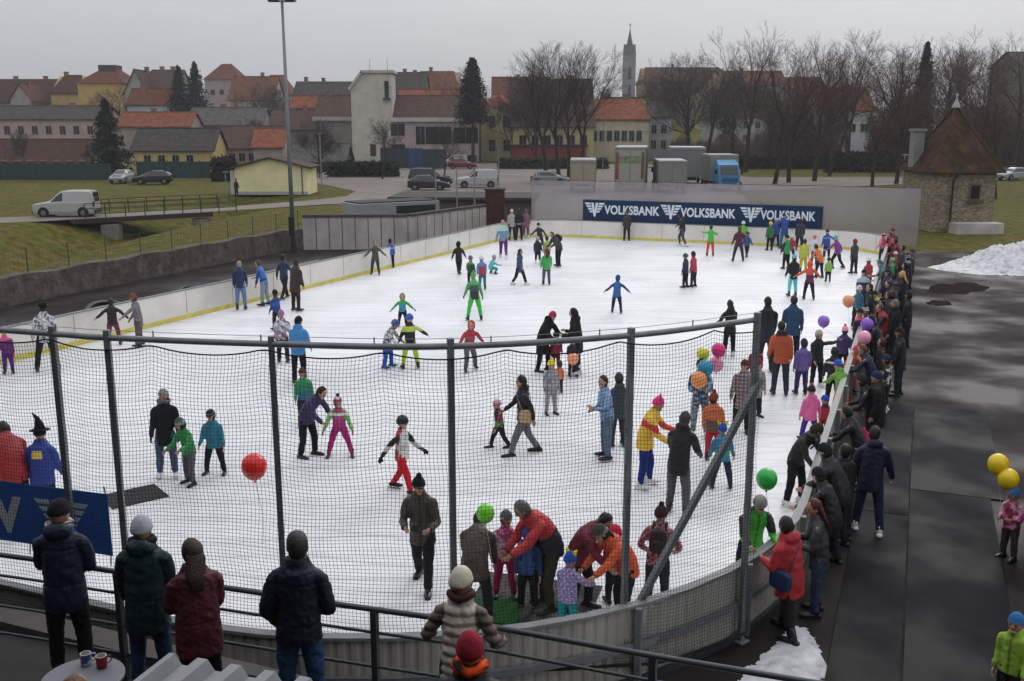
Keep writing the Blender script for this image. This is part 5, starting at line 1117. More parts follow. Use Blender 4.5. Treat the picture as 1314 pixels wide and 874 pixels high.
# low mesh posts and the pit beyond: container with green glazed side, flat roofed shed, brick pier
c = empty('container_cabin', (-7.3, 60, 0), R(33), 'low white cabin with a dark green glazed side and flat roof behind the concrete wall', 'cabin')
m = MB(); m.box(-2.6, 2.8, -1.1, 1.1, 0, 2.05); m.build('wall', mat('cabin_white', '9c9ca0', rough=.6, var=.08), c, bevel=.03)
m = MB(); m.box(-2.45, 2.65, -.95, .95, 2.052, 2.12); m.build('roof', mat('cabin_roof', '2c3633', rough=.8, var=.4, scale=2), c)
m = MB(); m.box(-.1, 2.5, -1.13, -1.095, .7, 1.85); w_ = m.build('window', mat('cabin_green', '1c3128', rough=.3), c)
c = empty('flat_roofed_shed', (-3.0, 66.5, 0), R(-4), 'long shed with a flat dark felt roof behind the concrete wall', 'shed')
m = MB(); m.box(-4.5, 4.4, -2, 2.5, 0, 1.75); m.build('wall', mat('shed_wall', '6e6560', rough=.9, var=.2), c)
m = MB(); m.box(-4.8, 4.7, -2.4, 2.9, 1.8, 1.98); m.build('roof', mat('felt_roof', '4c4744', rough=.95, var=.25, scale=1), c)
c = empty('brick_pier', (-1.0, 61.2, 0), 0, 'dark red brick pier at the right end of the concrete wall', 'pier')
BRICK = mat('dark_brick', '50332b', rough=.9, var=.3, scale=5, bump=.02, bscale=20)
m = MB(); m.box(-.62, .55, -.3, .6, 0, 2.65); m.build('pier', BRICK, c, bevel=.01); m = MB(); m.box(-.7, .62, -.36, .66, 2.652, 2.75); m.build('cap', mat('coping_dark'), c)
# brown stone retaining wall with a wire fence left of the rink
rw = empty('stone_wall', W(-31, 30), -R(22), 'long low brown rubble stone wall with wire fence posts left of the rink', 'wall')
m = MB(); L0, L1 = -30, 17; n_ = 90; V = []; 
for i in range(n_+1):
    y = L0+(L1-L0)*i/n_; hh = 1.05+.04*math.sin(y*1.9)
    for x, z in ((.22, 0), (.16, hh), (-.3, hh+.02), (-.3, 0)): V.append((x+.03*math.sin(y*3.1+z*4), y, z))
m.add(V, [(i*4+j, i*4+j+1, (i+1)*4+j+1, (i+1)*4+j) for i in range(n_) for j in range(3)])
m.build('wall_body', mat('rubble_stone', '5c524c', rough=.95, var=.35, scale=3.5, col2='6e645c', two=(.45, .6), bump=.05, bscale=7), rw)
for i in range(24):
    m = MB(); y = L0+2*i; m.tube([(-.1, y, .9), (-.1, y, 2.0)], .022, 6); m.build('fence_post', mat('wire_post', '4a4c48', rough=.7), rw)
m = MB()
for z in (1.2, 1.45, 1.7, 1.95): m.tube([(-.1, L0, z), (-.1, L1-1, z)], .005, 4)
for i in range(230): y = L0+(L1-1-L0)*i/230; m.tube([(-.1, y, 1.1), (-.1, y, 1.95)], .003, 3)
m.build('wire_mesh', mat('wire_post'), rw)
# black hoses on the strip
for x0_, x1_, y0_, y1_, px_ in ((222, 268, 383, 372, 370), (100, 160, 412, 388, 392)):
    a = G(x0_, y0_+6, .05); b = G(x1_, y1_+5, .05); mid = (a+b)/2+np.array([-.4, .3, .35])
    m = MB(); m.tube(smoothpath([a, a*.6+mid*.4+np.array([0, 0, .1]), mid, b*.6+mid*.4+np.array([0, 0, .1]), b], 5), .09, 8); o = m.build('hose', mat('black_hose', '151618', rough=.5), smooth=True)
    tag(o, 'thick black hose arching at the left boards ' + ('near the man in pale jeans' if x0_ > 200 else 'next to the child in black'), 'hose')
# ---------------------------------------------------------------- bridge with railing
bp_ = empty('footbridge', D(185, 280, 73), 0, 'low concrete lane bridge with a dark green railing over the grassy ditch', 'bridge')
def brp(o): o.parent = bp_; o.matrix_parent_inverse = Matrix.Translation(-Vector(bp_.location)); return o
a = D(95, 283, 70.2); b = D(272, 272.5, 76.3); a[2] = b[2] = -.14; dd = (b-a)/np.linalg.norm(b-a); qq = np.array([-dd[1], dd[0], 0])
m = MB(); m.bar(a+qq*2.0, b+qq*2.0, 4.0, .3); brp(m.build('deck', CONC))
m = MB(); m.bar(a-qq*.1, b-qq*.1, .2, .34); brp(m.build('edge_beam', mat('beam_dark', '3a3430', rough=.9)))
for t_, w_ in ((.24, 1.1), (.9, 1.0)):
    c = a+(b-a)*t_; m = MB(); m.bar(c+np.array([0, .3, -3.2]), c+np.array([0, .3, -.32]), w_, 1.2); brp(m.build('abutment', mat('abutment_concrete', '8a857c', rough=.9, var=.25)))
GR = mat('green_rail', '2c3a30', rough=.6)
for off in (.1, 3.9):
    a2 = a+(b-a)*(.08)+qq*off; b2 = b+(b-a)*.2+qq*off; m = MB()
    for z in (.45, .85, 1.2): m.bar(a2+[0, 0, z], b2+[0, 0, z], .05, .05)
    for i in range(9): c = a2+(b2-a2)*i/8; m.bar(c, c+[0, 0, 1.2], .06, .06)
    brp(m.build('railing', GR))
# water and shadowed pipe in the ditch
sheet('stream', [(-28.4, 38), (-26.6, 38), (-25.6, 60), (-25.2, 76), (-26.9, 76), (-27.8, 55)], -1.95, mat('stream_water', '23282a', rough=.1))
# ---------------------------------------------------------------- stone house with pyramid roof
sh = empty('stone_house', (28.2, 64.6, 0), R(3), 'small rubble stone house with a steep mossy brown tiled pyramid roof', 'stone house')
STONE = bpy.data.materials.new('rubble_masonry'); STONE.use_nodes = True; nt = STONE.node_tree; b_ = nt.nodes['Principled BSDF']; b_.inputs['Roughness'].default_value = .95
tc = nt.nodes.new('ShaderNodeTexCoord'); mp = nt.nodes.new('ShaderNodeMapping'); mp.inputs['Scale'].default_value = (2.2, 2.2, 4.2); vo = nt.nodes.new('ShaderNodeTexVoronoi'); vo.inputs['Scale'].default_value = 2.4; vo.feature = 'F1'
ve = nt.nodes.new('ShaderNodeTexVoronoi'); ve.feature = 'DISTANCE_TO_EDGE'; ve.inputs['Scale'].default_value = 2.4
nt.links.new(tc.outputs['Object'], mp.inputs[0]); nt.links.new(mp.outputs[0], vo.inputs['Vector']); nt.links.new(mp.outputs[0], ve.inputs['Vector'])
cr = nt.nodes.new('ShaderNodeValToRGB'); e_ = cr.color_ramp.elements; e_[0].color = (*hexc('6a5f50'), 1); e_[1].color = (*hexc('9a8e78'), 1); e3 = e_.new(.5); e3.color = (*hexc('807564'), 1)
sp_ = nt.nodes.new('ShaderNodeSeparateColor'); nt.links.new(vo.outputs['Color'], sp_.inputs[0]); nt.links.new(sp_.outputs[0], cr.inputs[0])
mr = nt.nodes.new('ShaderNodeMapRange'); mr.inputs[1].default_value = .0; mr.inputs[2].default_value = .06; mr.inputs[3].default_value = .72; nt.links.new(ve.outputs['Distance'], mr.inputs[0])
mx = nt.nodes.new('ShaderNodeMix'); mx.data_type = 'RGBA'; mx.blend_type = 'MULTIPLY'; mx.inputs[0].default_value = 1; nt.links.new(cr.outputs[0], mx.inputs[6]); nt.links.new(mr.outputs[0], mx.inputs[7]); nt.links.new(mx.outputs[2], b_.inputs['Base Color'])
bp = nt.nodes.new('ShaderNodeBump'); bp.inputs['Distance'].default_value = .05; nt.links.new(mr.outputs[0], bp.inputs['Height']); nt.links.new(bp.outputs[0], b_.inputs['Normal'])
m = MB(); m.box(-2.4, 1.45, -2.4, 2.0, 0, 3.75); m.build('wall', STONE, sh)
m = MB(); m.box(-1.35, 1.6, -3.6, -2.5, -.03, .62); m.build('plinth', CONC, sh)
def tile_roof(m, corners_eave, apex, zl=12, flare=.0):
    """hipped pyramid roof with slightly concave slopes"""
    E = np.array(corners_eave, float); A_ = np.array(apex, float); k = len(E); V = []
    for l in range(zl+1):
        t = l/zl; r = (1-t)**(1+flare)
        for e in E: V.append((A_[0]+(e[0]-A_[0])*r, A_[1]+(e[1]-A_[1])*r, e[2]+(A_[2]-e[2])*t))
    m.add(V, [(l*k+i, l*k+(i+1) % k, (l+1)*k+(i+1) % k, (l+1)*k+i) for l in range(zl) for i in range(k)])
def tilemat(name, c1, c2, row=.18, seed=0., moss=None):
    if name in MATS: return MATS[name]
    m = mat(name, c1, rough=.9, var=.22, scale=3.2, col2=c2, two=(.42, .6), spec=.15); nt = m.node_tree; b_ = nt.nodes['Principled BSDF']
    tc = nt.nodes.new('ShaderNodeTexCoord'); w1 = nt.nodes.new('ShaderNodeTexWave'); w1.bands_direction = 'Z'; w1.inputs['Scale'].default_value = .5/row*.63; w1.inputs['Distortion'].default_value = .3; w1.wave_profile = 'SAW'
    nt.links.new(tc.outputs['Object'], w1.inputs['Vector']); bp = nt.nodes.new('ShaderNodeBump'); bp.inputs['Distance'].default_value = .04; nt.links.new(w1.outputs['Fac'], bp.inputs['Height']); nt.links.new(bp.outputs[0], b_.inputs['Normal']); return m
m = MB(); e = [(-2.75, -2.8, 3.62), (1.8, -2.8, 3.62), (1.8, 2.4, 3.62), (-2.75, 2.4, 3.62)]
tile_roof(m, [(q[0]*1., q[1], q[2]) for q in e], (-.3, 0, 7.75), 14, .12); m.add([(q[0], q[1], q[2]-.02) for q in e], [(3, 2, 1, 0)])
rf = m.build('roof', tilemat('mossy_tiles', '40362c', '5c4232', .16), sh)
m = MB()
for q in e:
    pts = [(-.3+(q[0]+.3)*(1-t)**1.12, q[1]*(1-t)**1.12, q[2]+(7.75-q[2])*t+.03) for t in np.linspace(0, .97, 9)]; m.tube(pts, .07, 6)
m.build('ridge_tiles', tilemat('ridge_tile', '54402f', '60483a'), rf)
m = MB(); m.tube([(-.3, 0, 7.55), (-.3, 0, 7.75), (-.3, 0, 8.0), (-.3, 0, 8.25)], [.26, .2, .07, .04], 12); v, f = ball((-.3, 0, 8.32), .09, 10, 8); m.add(v, f); m.build('finial', mat('zinc_white', 'a8a8a4', rough=.5), sh)
m = MB(); m.box(-.18, .52, -2.47, -2.38, 1.95, 2.95); wf = m.build('window', mat('window_frame_grey', '6e675c', rough=.7), sh)
m = MB(); m.box(-.1, .44, -2.49, -2.46, 2.05, 2.85); m.build('pane', mat('dark_glass', '1c1e20', rough=.12), wf)
m = MB(); m.box(-.34, .7, -2.58, -2.38, 1.78, 1.93); m.build('window_sill', mat('sill_stone', '5c5348', rough=.9), wf)
m = MB(); m.tube([(-1.3, -2.55, 0.1), (-1.3, -2.55, 3.2), (-1.2, -2.85, 3.55)], .06, 8); m.build('downpipe', mat('pipe_dark', '26221f', rough=.5), sh)
m = MB(); m.box(-2.6, -1.95, .4, 1.1, 3.7, 6.1); m.box(-2.68, -1.87, .32, 1.18, 6.1, 6.25); m.build('chimney', mat('chimney_render', '8f8d8a', rough=.9, var=.12), sh)
# ---------------------------------------------------------------- town houses
WIN = mat('window_frame_white', 'a8a69e', rough=.6); GLASS = mat('dark_glass')
ROOFS = dict(orange=('925840', '7e4a36'), red=('744838', '643e32'), dred=('583c32', '4c332c'), brown=('56453e', '624e46'), dark=('46423f', '524c49'), grey=('6a6664', '5c5855'), rust=('7e5440', '6a4636'))
WALLS = {}
def wallm(c):
    if c not in WALLS: WALLS[c] = mat('render_'+c, c, k=1., rough=.95, var=.14, scale=.6, bump=.004, bscale=8)
    return WALLS[c]
def house(x0, x1, ye, yr, yb, Y, depth, roof, wall, axis, label, cat='house', win=None, chim=(), rz=0., hipf=.0, over=.35, zb=None, fascia=None, extra=None, snow=False):
    """x0,x1,ye(aves),yr(idge),yb(ase): picture measures of the front at distance Y -> metric house"""
    A0 = D(x0, ye, Y); A1 = D(x1, ye, Y); w = A1[0]-A0[0]; ze = A0[2]; xc = (A0[0]+A1[0])/2
    g = float(terr(xc, Y))-.3; zr = D((x0+x1)/2, yr, Y+(depth/2 if axis != 'y' else 0))[2]
    o = empty('house' if cat == 'house' else cat.replace(' ', '_'), (xc, Y, g), rz, label, cat, None)
    he, hr = ze-g, zr-g; w2 = w/2; m = MB()
    if axis == 'y':                                          # gable to the viewer
        poly = [(-w2, 0), (w2, 0), (w2, he), (0, hr-.15), (-w2, he)]; n = 5
        V = [(p[0], y, p[1]) for y in (0, depth) for p in poly]; m.add(V, [(0, 1, 2, 3, 4), (9, 8, 7, 6, 5)]+[(i, n+i, n+(i+1) % n, (i+1) % n) for i in range(n)])
    elif axis == 'x':
        poly = [(0, 0), (depth, 0), (depth, he), (depth/2, hr-.15), (0, he)]; n = 5
        V = [(x, p[0], p[1]) for x in (-w2, w2) for p in poly]; m.add(V, [(4, 3, 2, 1, 0), (5, 6, 7, 8, 9)]+[(i, (i+1) % n, n+(i+1) % n, n+i) for i in range(n)])
    else: m.box(-w2, w2, 0, depth, 0, he)
    m.build('wall', wallm(wall), o)
    rm = tilemat('tiles_'+roof, *ROOFS[roof], .3); m = MB(); t = .16; ov = over
    if axis == 'y':
        sl = (hr-he)/w2
        for s in (-1, 1):
            V = [(0, -ov, hr), (s*(w2+ov), -ov, he-sl*ov), (s*(w2+ov), depth+ov, he-sl*ov), (0, depth+ov, hr)]; V2 = [(a, b, c+t) for a, b, c in V]; m.add(V+V2, [(0, 1, 2, 3), (7, 6, 5, 4), (0, 4, 5, 1), (1, 5, 6, 2), (2, 6, 7, 3), (3, 7, 4, 0)])
    elif axis == 'x':
        sl = (hr-he)/(depth/2); hf = hipf*w2
        for s in (-1, 1):
            ye_ = -ov if s < 0 else depth+ov
            V = [(-w2-ov, ye_, he-sl*ov), (w2+ov, ye_, he-sl*ov), (w2+ov-hf, depth/2, hr), (-w2-ov+hf, depth/2, hr)]; V2 = [(a, b, c+t) for a, b, c in V]
            m.add(V+V2, [(0, 1, 2, 3), (7, 6, 5, 4), (0, 4, 5, 1), (1, 5, 6, 2), (2, 6, 7, 3), (3, 7, 4, 0)])
        if hf:
            for s in (-1, 1): m.add([(s*(w2+ov), -ov, he-sl*ov+t), (s*(w2+ov), depth+ov, he-sl*ov+t), (s*(w2+ov-hf), depth/2, hr+t)], [(0, 1, 2)])
    elif axis == 'hip':
        f_ = hipf or .0; V = [(-w2-ov, -ov, he), (w2+ov, -ov, he), (w2+ov, depth+ov, he), (-w2-ov, depth+ov, he), (-w2*f_, depth/2, hr), (w2*f_, depth/2, hr)]
        m.add(V, [(0, 1, 5, 4), (1, 2, 5), (2, 3, 4, 5), (3, 0, 4), (3, 2, 1, 0)])
    elif axis == 'flat': m.box(-w2-ov, w2+ov, -ov, depth+ov, he, he+.3)
    rf = m.build('roof', rm, o)
    if axis in ('x', 'y') and not hipf:
        m = MB()
        if axis == 'x': m.tube([(-w2-ov, depth/2, hr+t), (w2+ov, depth/2, hr+t)], .14, 6)
        else: m.tube([(0, -ov, hr+t), (0, depth+ov, hr+t)], .14, 6)
        m.build('ridge_tiles', rm, rf)
    if fascia:
        m = MB(); m.box(-w2-ov, w2+ov, -ov-.12, -ov, he-.55, he+.15); m.build('fascia', wallm(fascia), rf)
    if not chim and axis in ('x', 'y') and cat == 'house' and Y > 170: r_ = random.Random(int(x0*7+Y)); chim = [(r_.uniform(-.7, -.1), r_.uniform(.4, 1.)), (r_.uniform(.1, .7), r_.uniform(.3, .9))][:r_.choice((1, 2, 2))]
    if axis == 'y': chim = [(cx*.12, ch) for cx, ch in chim]
    for cx, ch in chim:
        m = MB(); x = cx*w2; yc = depth*.5; m.box(x-.4, x+.4, yc-.4, yc+.4, hr-1.4, hr+ch); m.box(x-.48, x+.48, yc-.48, yc+.48, hr+ch, hr+ch+.15); m.build('chimney', wallm('7a5a50'), rf)
    for wn in (win or ()):
        rows, cols, xa, xb, za, zb_, ww, wh = wn
        for r_ in range(rows):
            for c_ in range(cols):
                x = -w2+w*(xa+(xb-xa)*(c_+.5)/cols); z = he*(za+(zb_-za)*(r_+.5)/rows); m = MB(); m.box(x-ww/2-.08, x+ww/2+.08, -.06, .03, z-wh/2-.08, z+wh/2+.08); f_ = m.build('window', WIN, o)
                m = MB(); 
                for k_ in ((-1, 0), (0, 1)): m.box(x+k_[0]*ww/2+.03, x+k_[1]*ww/2-.03, -.085, -.05, z-wh/2, z+wh/2)
                m.build('pane', GLASS, f_)
    return o
H = house
# near low rows, left
H(-40, 118, 207, 180, 222, 168, 9, 'dred', '8c8a84', 'x', 'long low house with a dark red brown roof and white wall at the left edge', win=[(1, 9, .02, .98, .3, .8, 1., .9)])
H(-40, 127, 153, 137, 207, 190, 12, 'dark', 'a08c84', 'x', 'long pink two storey building with a dark roof at the left edge', win=[(2, 9, .02, .98, .1, .95, 1.1, 1.5)], chim=((.4, .6),))
H(-12, 66, 131, 103, 152, 238, 12, 'dred', '94908c', 'x', 'house with a wide dark red roof far left', win=[(1, 5, .1, .9, .4, .9, 1., 1.2)], chim=((-.5, .8), (.5, .8)))
H(13, 40, 128, 108, 150, 230, 8, 'red', '908c88', 'y', 'pale gabled wing in front of the wide dark red roof', win=[(1, 2, .2, .8, .5, .95, .9, 1.2)])
H(65, 101, 119, 97, 140, 235, 11, 'dred', 'a89060', 'x', 'lower yellow house left of the yellow house with a flat topped roof', win=[(1, 3, .2, .9, .45, .95, .9, 1.3)], hipf=.5)
y_ = H(99, 156, 107, 86, 143, 228, 14, 'red', 'b0945a', 'hip', 'tall plain yellow house with a red hipped roof and dark flat top', hipf=.25)
m = MB(); a = D(131, 95, 235); b = D(152, 84, 235); m.box(a[0], b[0], 233, 237, a[2], b[2]); o = m.build('roof_box', wallm('3e3a3a')); o.parent = y_; o.matrix_parent_inverse = Matrix.Translation(-Vector(y_.location))
H(160, 188, 118, 90, 150, 222, 16, 'brown', '8a9284', 'y', 'grey green gabled house left of the two dark conifers', win=[(1, 1, .3, .7, .75, .95, .9, 1.1)])
H(186, 226, 114, 91, 150, 226, 12, 'brown', '7c7c74', 'x', 'long grey brown roof joined to the grey green gable', chim=((-.4, .8), (.3, .8)))
H(163, 218, 134, 115, 148, 205, 8, 'red', '9aa2ac', 'x', 'low red roofed house with a bluish white wall under the grey green gable', win=[(1, 3, .05, .6, .2, .9, 1., 1.2)])
H(150, 243, 162, 145, 175, 185, 8, 'orange', '8c8078', 'x', 'long bright orange roof behind the big fir tree')
H(170, 272, 193, 166, 214, 150, 10, 'dark', 'ac9660', 'x', 'yellow house with a dark mossy roof right of the big fir tree', win=[(1, 4, .1, .8, .35, .85, 1., 1.)], rz=R(4))
H(240, 335, 160, 139, 178, 196, 10, 'grey', '7c7874', 'x', 'long grey roofed barn under the two dark conifers')
H(275, 352, 190, 163, 212, 160, 10, 'brown', '948a80', 'x', 'house with a brown roof and beige wall right of the yellow house', win=[(1, 4, .05, .7, .3, .8, 1., 1.2)])
H(262, 305, 102, 82, 130, 300, 14, 'red', '94888a', 'hip', 'far red roofed house at the top of the hill left of the floodlight pole', hipf=.3, win=[(1, 3, .1, .9, .5, .95, 1.2, 1.4)])
H(293, 350, 128, 99, 140, 262, 14, 'rust', 'a09a94', 'x', 'orange red roofed house on the hill with white dormers', win=[(1, 4, .1, .9, .3, .9, 1.1, 1.4)], chim=((.3, 1),))
H(328, 372, 122, 96, 140, 275, 12, 'rust', '94887c', 'hip', 'rust red hipped roof just left of the floodlight pole', hipf=.4)
H(376, 452, 124, 106, 135, 250, 12, 'dark', '6e6c6a', 'x', 'long dark slate roof left of the white tower', chim=((-.7, 1.2), (-.1, 1)))
H(373, 409, 138, 124, 160, 215, 8, 'orange', '8c8478', 'x', 'small bright orange roof left of the white tower')
H(325, 362, 189, 166, 205, 158, 10, 'orange', '8c8680', 'x', 'orange roofed house behind the yellow garage', rz=R(6))
H(345, 405, 166, 142, 195, 190, 10, 'brown', '746a64', 'x', 'brown roofed barn behind the bare trees left of the tower')
H(404, 461, 151, 124, 190, 186, 12, 'brown', '7c7470', 'x', 'brown gabled building with a white eave attached left of the white tower', fascia='9c9a98', win=[(1, 3, .5, .95, .1, .4, 1.2, 1.)])
H(372, 442, 207, 186, 216, 140, 7, 'grey', '38332f', 'x', 'open carport with a grey roof on beams left of the fire station')
# white hose tower
g = D(483, 207, 176); zt_ = D(483, 93, 176)[2]; o = empty('hose_tower', (g[0], 176, 0), 0, 'tall white tower with a slanting left side and a dark slot window', 'tower')
a = D(464, 93, 176)[0]-g[0]; b = D(502, 93, 176)[0]-g[0]; al = D(450, 118, 176)[0]-g[0]; zl_ = D(450, 114, 176)[2]
m = MB(); V = [(x, y, z) for y in (0, 6) for x, z in ((al, 0), (b, 0), (b, zt_), (a, zt_), (al, zl_))]; m.add(V, [(0, 1, 2, 3, 4), (9, 8, 7, 6, 5)]+[(i, 5+i, 5+(i+1) % 5, (i+1) % 5) for i in range(5)]); m.build('wall', wallm('b4aea4'), o)
m = MB(); m.bar((a-.2, 3, zt_+.15), (b+.35, 3, zt_+.15), 6.8, .45); m.bar((a, 3, zt_+.1), (al-.3, 3, zl_-.1), 6.8, .4); m.build('roof', wallm('a8a6a0'), o)
wx0, wx1 = D(493, 100, 176)[0]-g[0], D(498.5, 100, 176)[0]-g[0]; m = MB(); m.box(wx0, wx1, -.1, .05, D(495, 126, 176)[2], D(495, 104, 176)[2]); w_ = m.build('window', mat('dark_frame', '2c2422', rough=.6), o)
m = MB(); m.box(wx0-.3, wx1+.3, -.9, .0, D(495, 127.5, 176)[2], D(495, 126, 176)[2]); m.build('balcony', mat('dark_frame'), w_)
for x in (a+1, b-1): 
    m = MB(); m.tube([(x, 3, zt_), (x, 3, zt_+2.4)], .04, 4); m.build('aerial', STEEL, o)
for k_ in (0, 1):
    m = MB(); m.box(3.4*k_-1+a*.0, 3.4*k_+.0, -.05, .03, 1.0, 3.0); m.build('window', mat('dark_frame'), o)
# fire station
fs = H(503, 614, 152, 124, 208, 176, 13, 'brown', 'a08c8c', 'x', 'pinkish grey fire station with a brown roof and wide white fascia', 'fire station', fascia='aaa8a6',
       win=[(2, 1, .0, .13, .08, .98, 2.4, 2.0), (1, 1, .28, .37, .46, .8, 1.6, 3.0), (1, 1, .40, .67, .46, .8, 4.4, 2.9), (1, 1, .70, 1.0, .46, .8, 4.2, 2.7), (1, 1, .66, .98, .06, .2, 4.6, 1.0)])
H(500, 545, 118, 94, 130, 232, 12, 'dark', '6e6a68', 'x', 'dark slate roof right of the white tower'); H(528, 590, 122, 92, 135, 246, 14, 'rust', '8c8078', 'x', 'large rust red roof behind the fire station', hipf=.35); H(512, 592, 128, 116, 135, 205, 8, 'orange', '8c8078', 'x', 'strip of bright orange roof just above the fire station')
H(617, 660, 137, 122, 197, 182, 12, 'orange', 'b2a880', 'hip', 'cream two storey house with an orange hipped roof right of the fire station', hipf=.3, win=[(2, 2, .12, .98, .1, .95, 1.1, 1.9)])
H(632, 706, 134, 100, 160, 225, 16, 'red', '8c8078', 'x', 'big weathered red roof behind the bare tree cluster')
H(658, 762, 162, 103, 197, 172, 18, 'brown', 'aca074', 'x', 'long yellow and red house with a tall dark red roof behind the bare tree cluster', win=[(1, 6, .05, .95, .35, .9, 1.2, 1.8)])
yr_ = H(656, 752, 188, 186, 198, 171.2, .6, 'dred', '7c3430', 'flat', 'red painted base wall of the long yellow house', 'wall')
H(757, 833, 153, 128, 192, 178, 14, 'orange', 'b4ae94', 'x', 'cream house with an orange roof and a row of six arched windows', hipf=.12, win=[(1, 7, .02, .9, .4, .85, .9, 1.7)])
H(830, 862, 150, 130, 190, 190, 14, 'dark', '8e8c90', 'x', 'pale grey house with a dark roof right of the cream house', win=[(2, 2, .1, .9, .2, .9, 1., 1.5)])
H(786, 832, 126, 103, 150, 262, 16, 'dark', '8c8064', 'flat', 'plain tan building block below the church spire', 'building')
H(826, 936, 106, 87, 140, 300, 18, 'dred', '7c6a4a', 'x', 'long red brown roofed building on the hill right of the spire', hipf=.15, win=[(1, 8, .05, .95, .3, .9, 1.2, 1.6)])
H(897, 936, 117, 91, 140, 285, 14, 'dred', 'a8966c', 'y', 'yellow gabled house on the hill right of the spire', win=[(1, 2, .2, .8, .5, .9, 1., 1.4)])
H(930, 1010, 110, 92, 140, 290, 16, 'red', '8c8a88', 'x', 'red roofed row of houses on the hill behind the tall bare trees', chim=((-.3, .9),))
H(915, 1000, 150, 118, 178, 235, 14, 'dark', '8e8e90', 'x', 'pale house with a dark roof in the haze behind the trucks', win=[(2, 5, .05, .95, .1, .95, 1.1, 1.5)])
H(1052, 1122, 141, 114, 170, 190, 12, 'orange', 'a2a4a6', 'x', 'white house with an orange roof glimpsed between the dark trees', win=[(1, 4, .05, .95, .4, .9, 1.3, 1.4)])
H(1312, 1400, 84, 68, 130, 210, 14, 'dark', '5c5450', 'x', 'dark roofed house high on the right edge')
H(955, 1060, 118, 100, 150, 330, 14, 'rust', '8a8078', 'x', 'distant rust red roofs left of the orange roofed white house')
H(-60, 10, 128, 107, 150, 270, 12, 'red', '8c8884', 'x', 'red roofed house cut off by the left edge'); H(440, 470, 128, 112, 150, 270, 10, 'red', '8c847c', 'x', 'red roof peeping out just left of the white tower')
# church
cx_ = D(807, 100, 420); o = empty('church', (cx_[0], 420, float(terr(cx_[0], 420))-.5), 0, 'slim grey church tower with a tall pointed spire on the skyline', 'church'); gz = o.location.z
zA = D(807, 62, 420)[2]-gz; zB = D(807, 35, 420)[2]-gz; hw = 2.4
m = MB(); m.box(-hw, hw, -hw, hw, 0, zA-3); m.build('tower', wallm('77777a'), o)
for s in ((0, -1), (1, 0), (-1, 0), (0, 1)):
    m = MB(); q_ = [(-hw, 0, zA-3), (hw, 0, zA-3), (0, 0, zA+1.5)]; V = [(x, -hw, z) if s == (0, -1) else (x, hw, z) if s == (0, 1) else (hw*s[0], x, z) for x, _, z in q_]; V += [(v_[0]*.5, v_[1]*.5, v_[2]) for v_ in V]; m.add(V, [(0, 1, 2), (0, 2, 5, 3), (1, 4, 5, 2)]); m.build('gable', wallm('626266'), o)
m = MB(); tile_roof(m, [(hw*.95*math.cos(PI/8+k_*PI/4), hw*.95*math.sin(PI/8+k_*PI/4), zA-3) for k_ in range(8)], (0, 0, zB), 6, .1); m.build('spire', wallm('56585c'), o)
m = MB(); m.tube([(0, 0, zB-.5), (0, 0, zB+1.6)], .12, 4); m.box(-.5, .5, -.08, .08, zB+.7, zB+.95); m.build('cross', wallm('3c3c40'), o)
for z in (zA-12, zA-19):
    m = MB(); m.box(-.6, .6, -hw-.12, -hw+.05, z, z+4.5); m.build('window', GLASS, o)
# yellow garage
ga = empty('garage', (-22.3, 95.1, 0), 0, 'pale yellow garage with a shallow brown gable roof beside the lane', 'garage')
m = MB(); poly = [(-3.7, 0), (3.1, 0), (3.1, 2.5), (-.4, 3.35), (-3.7, 2.5)]; V = [(p[0], y, p[1]) for y in (0, 4.5) for p in poly]; m.add(V, [(0, 1, 2, 3, 4), (9, 8, 7, 6, 5)]+[(i, 5+i, 5+(i+1) % 5, (i+1) % 5) for i in range(5)]); m.build('wall', wallm('d6d0a2'), ga)
m = MB(); 
for s, xe in ((-1, -4.1), (1, 3.5)): m.bar((-.4, 2.2, 3.45), (xe, 2.2, 2.5), 5.2, .14)
m.build('roof', tilemat('tiles_brown', *ROOFS['brown'], .3), ga); m = MB(); m.box(-3.72, 3.12, -.03, .02, 0, .3); m.build('plinth', wallm('9c9c98'), ga)
m = MB(); m.tube([(2.6, -.08, 0), (2.6, -.08, 2.6)], .05, 6); m.build('downpipe', wallm('5c5c50'), ga); m = MB(); m.box(-4.3, -3.72, .5, 1.1, 0, 2.2); m.build('door_frame', wallm('a8a8a4'), ga)
# fences: green screen far left and by the fire station
def screen(x0, x1, Y, z1, col, lab, n_=12, Y1=None):
    a = D(x0, 220, Y); b = D(x1, 220, Y1 or Y); a[2] = b[2] = 0; o = empty('screen_fence', a, 0, lab, 'fence'); d_ = b-a; m = MB(); m.bar((0, 0, z1/2+.1), tuple(d_+[0, 0, z1/2+.1]), .05, z1); m.build('screen', mat('screen_'+col, col, rough=.8, var=.15, scale=1.5), o)
    for i in range(n_+1): m = MB(); q_ = d_*i/n_; m.tube([(q_[0], q_[1]-.05, 0), (q_[0], q_[1]-.05, z1+.25)], .05, 6); m.build('post', mat('wire_post'), o)
screen(-30, 142, 118, 1.9, '26403c', 'dark green screen fence at the far left beyond the white van', 14); screen(176, 270, 122, 2.0, '28423e', 'dark green screen fence behind the dark parked car at the left', 7)
screen(489, 525, 150, 2.9, '2e3c4c', 'dark slate screen fence left of the blue one by the fire station', 3); screen(525, 542, 149, 2.9, '2c4a78', 'blue screen fence by the fire station', 2); screen(542, 572, 148, 2.8, '34404a', 'grey screen fence right of the blue one by the fire station', 3)
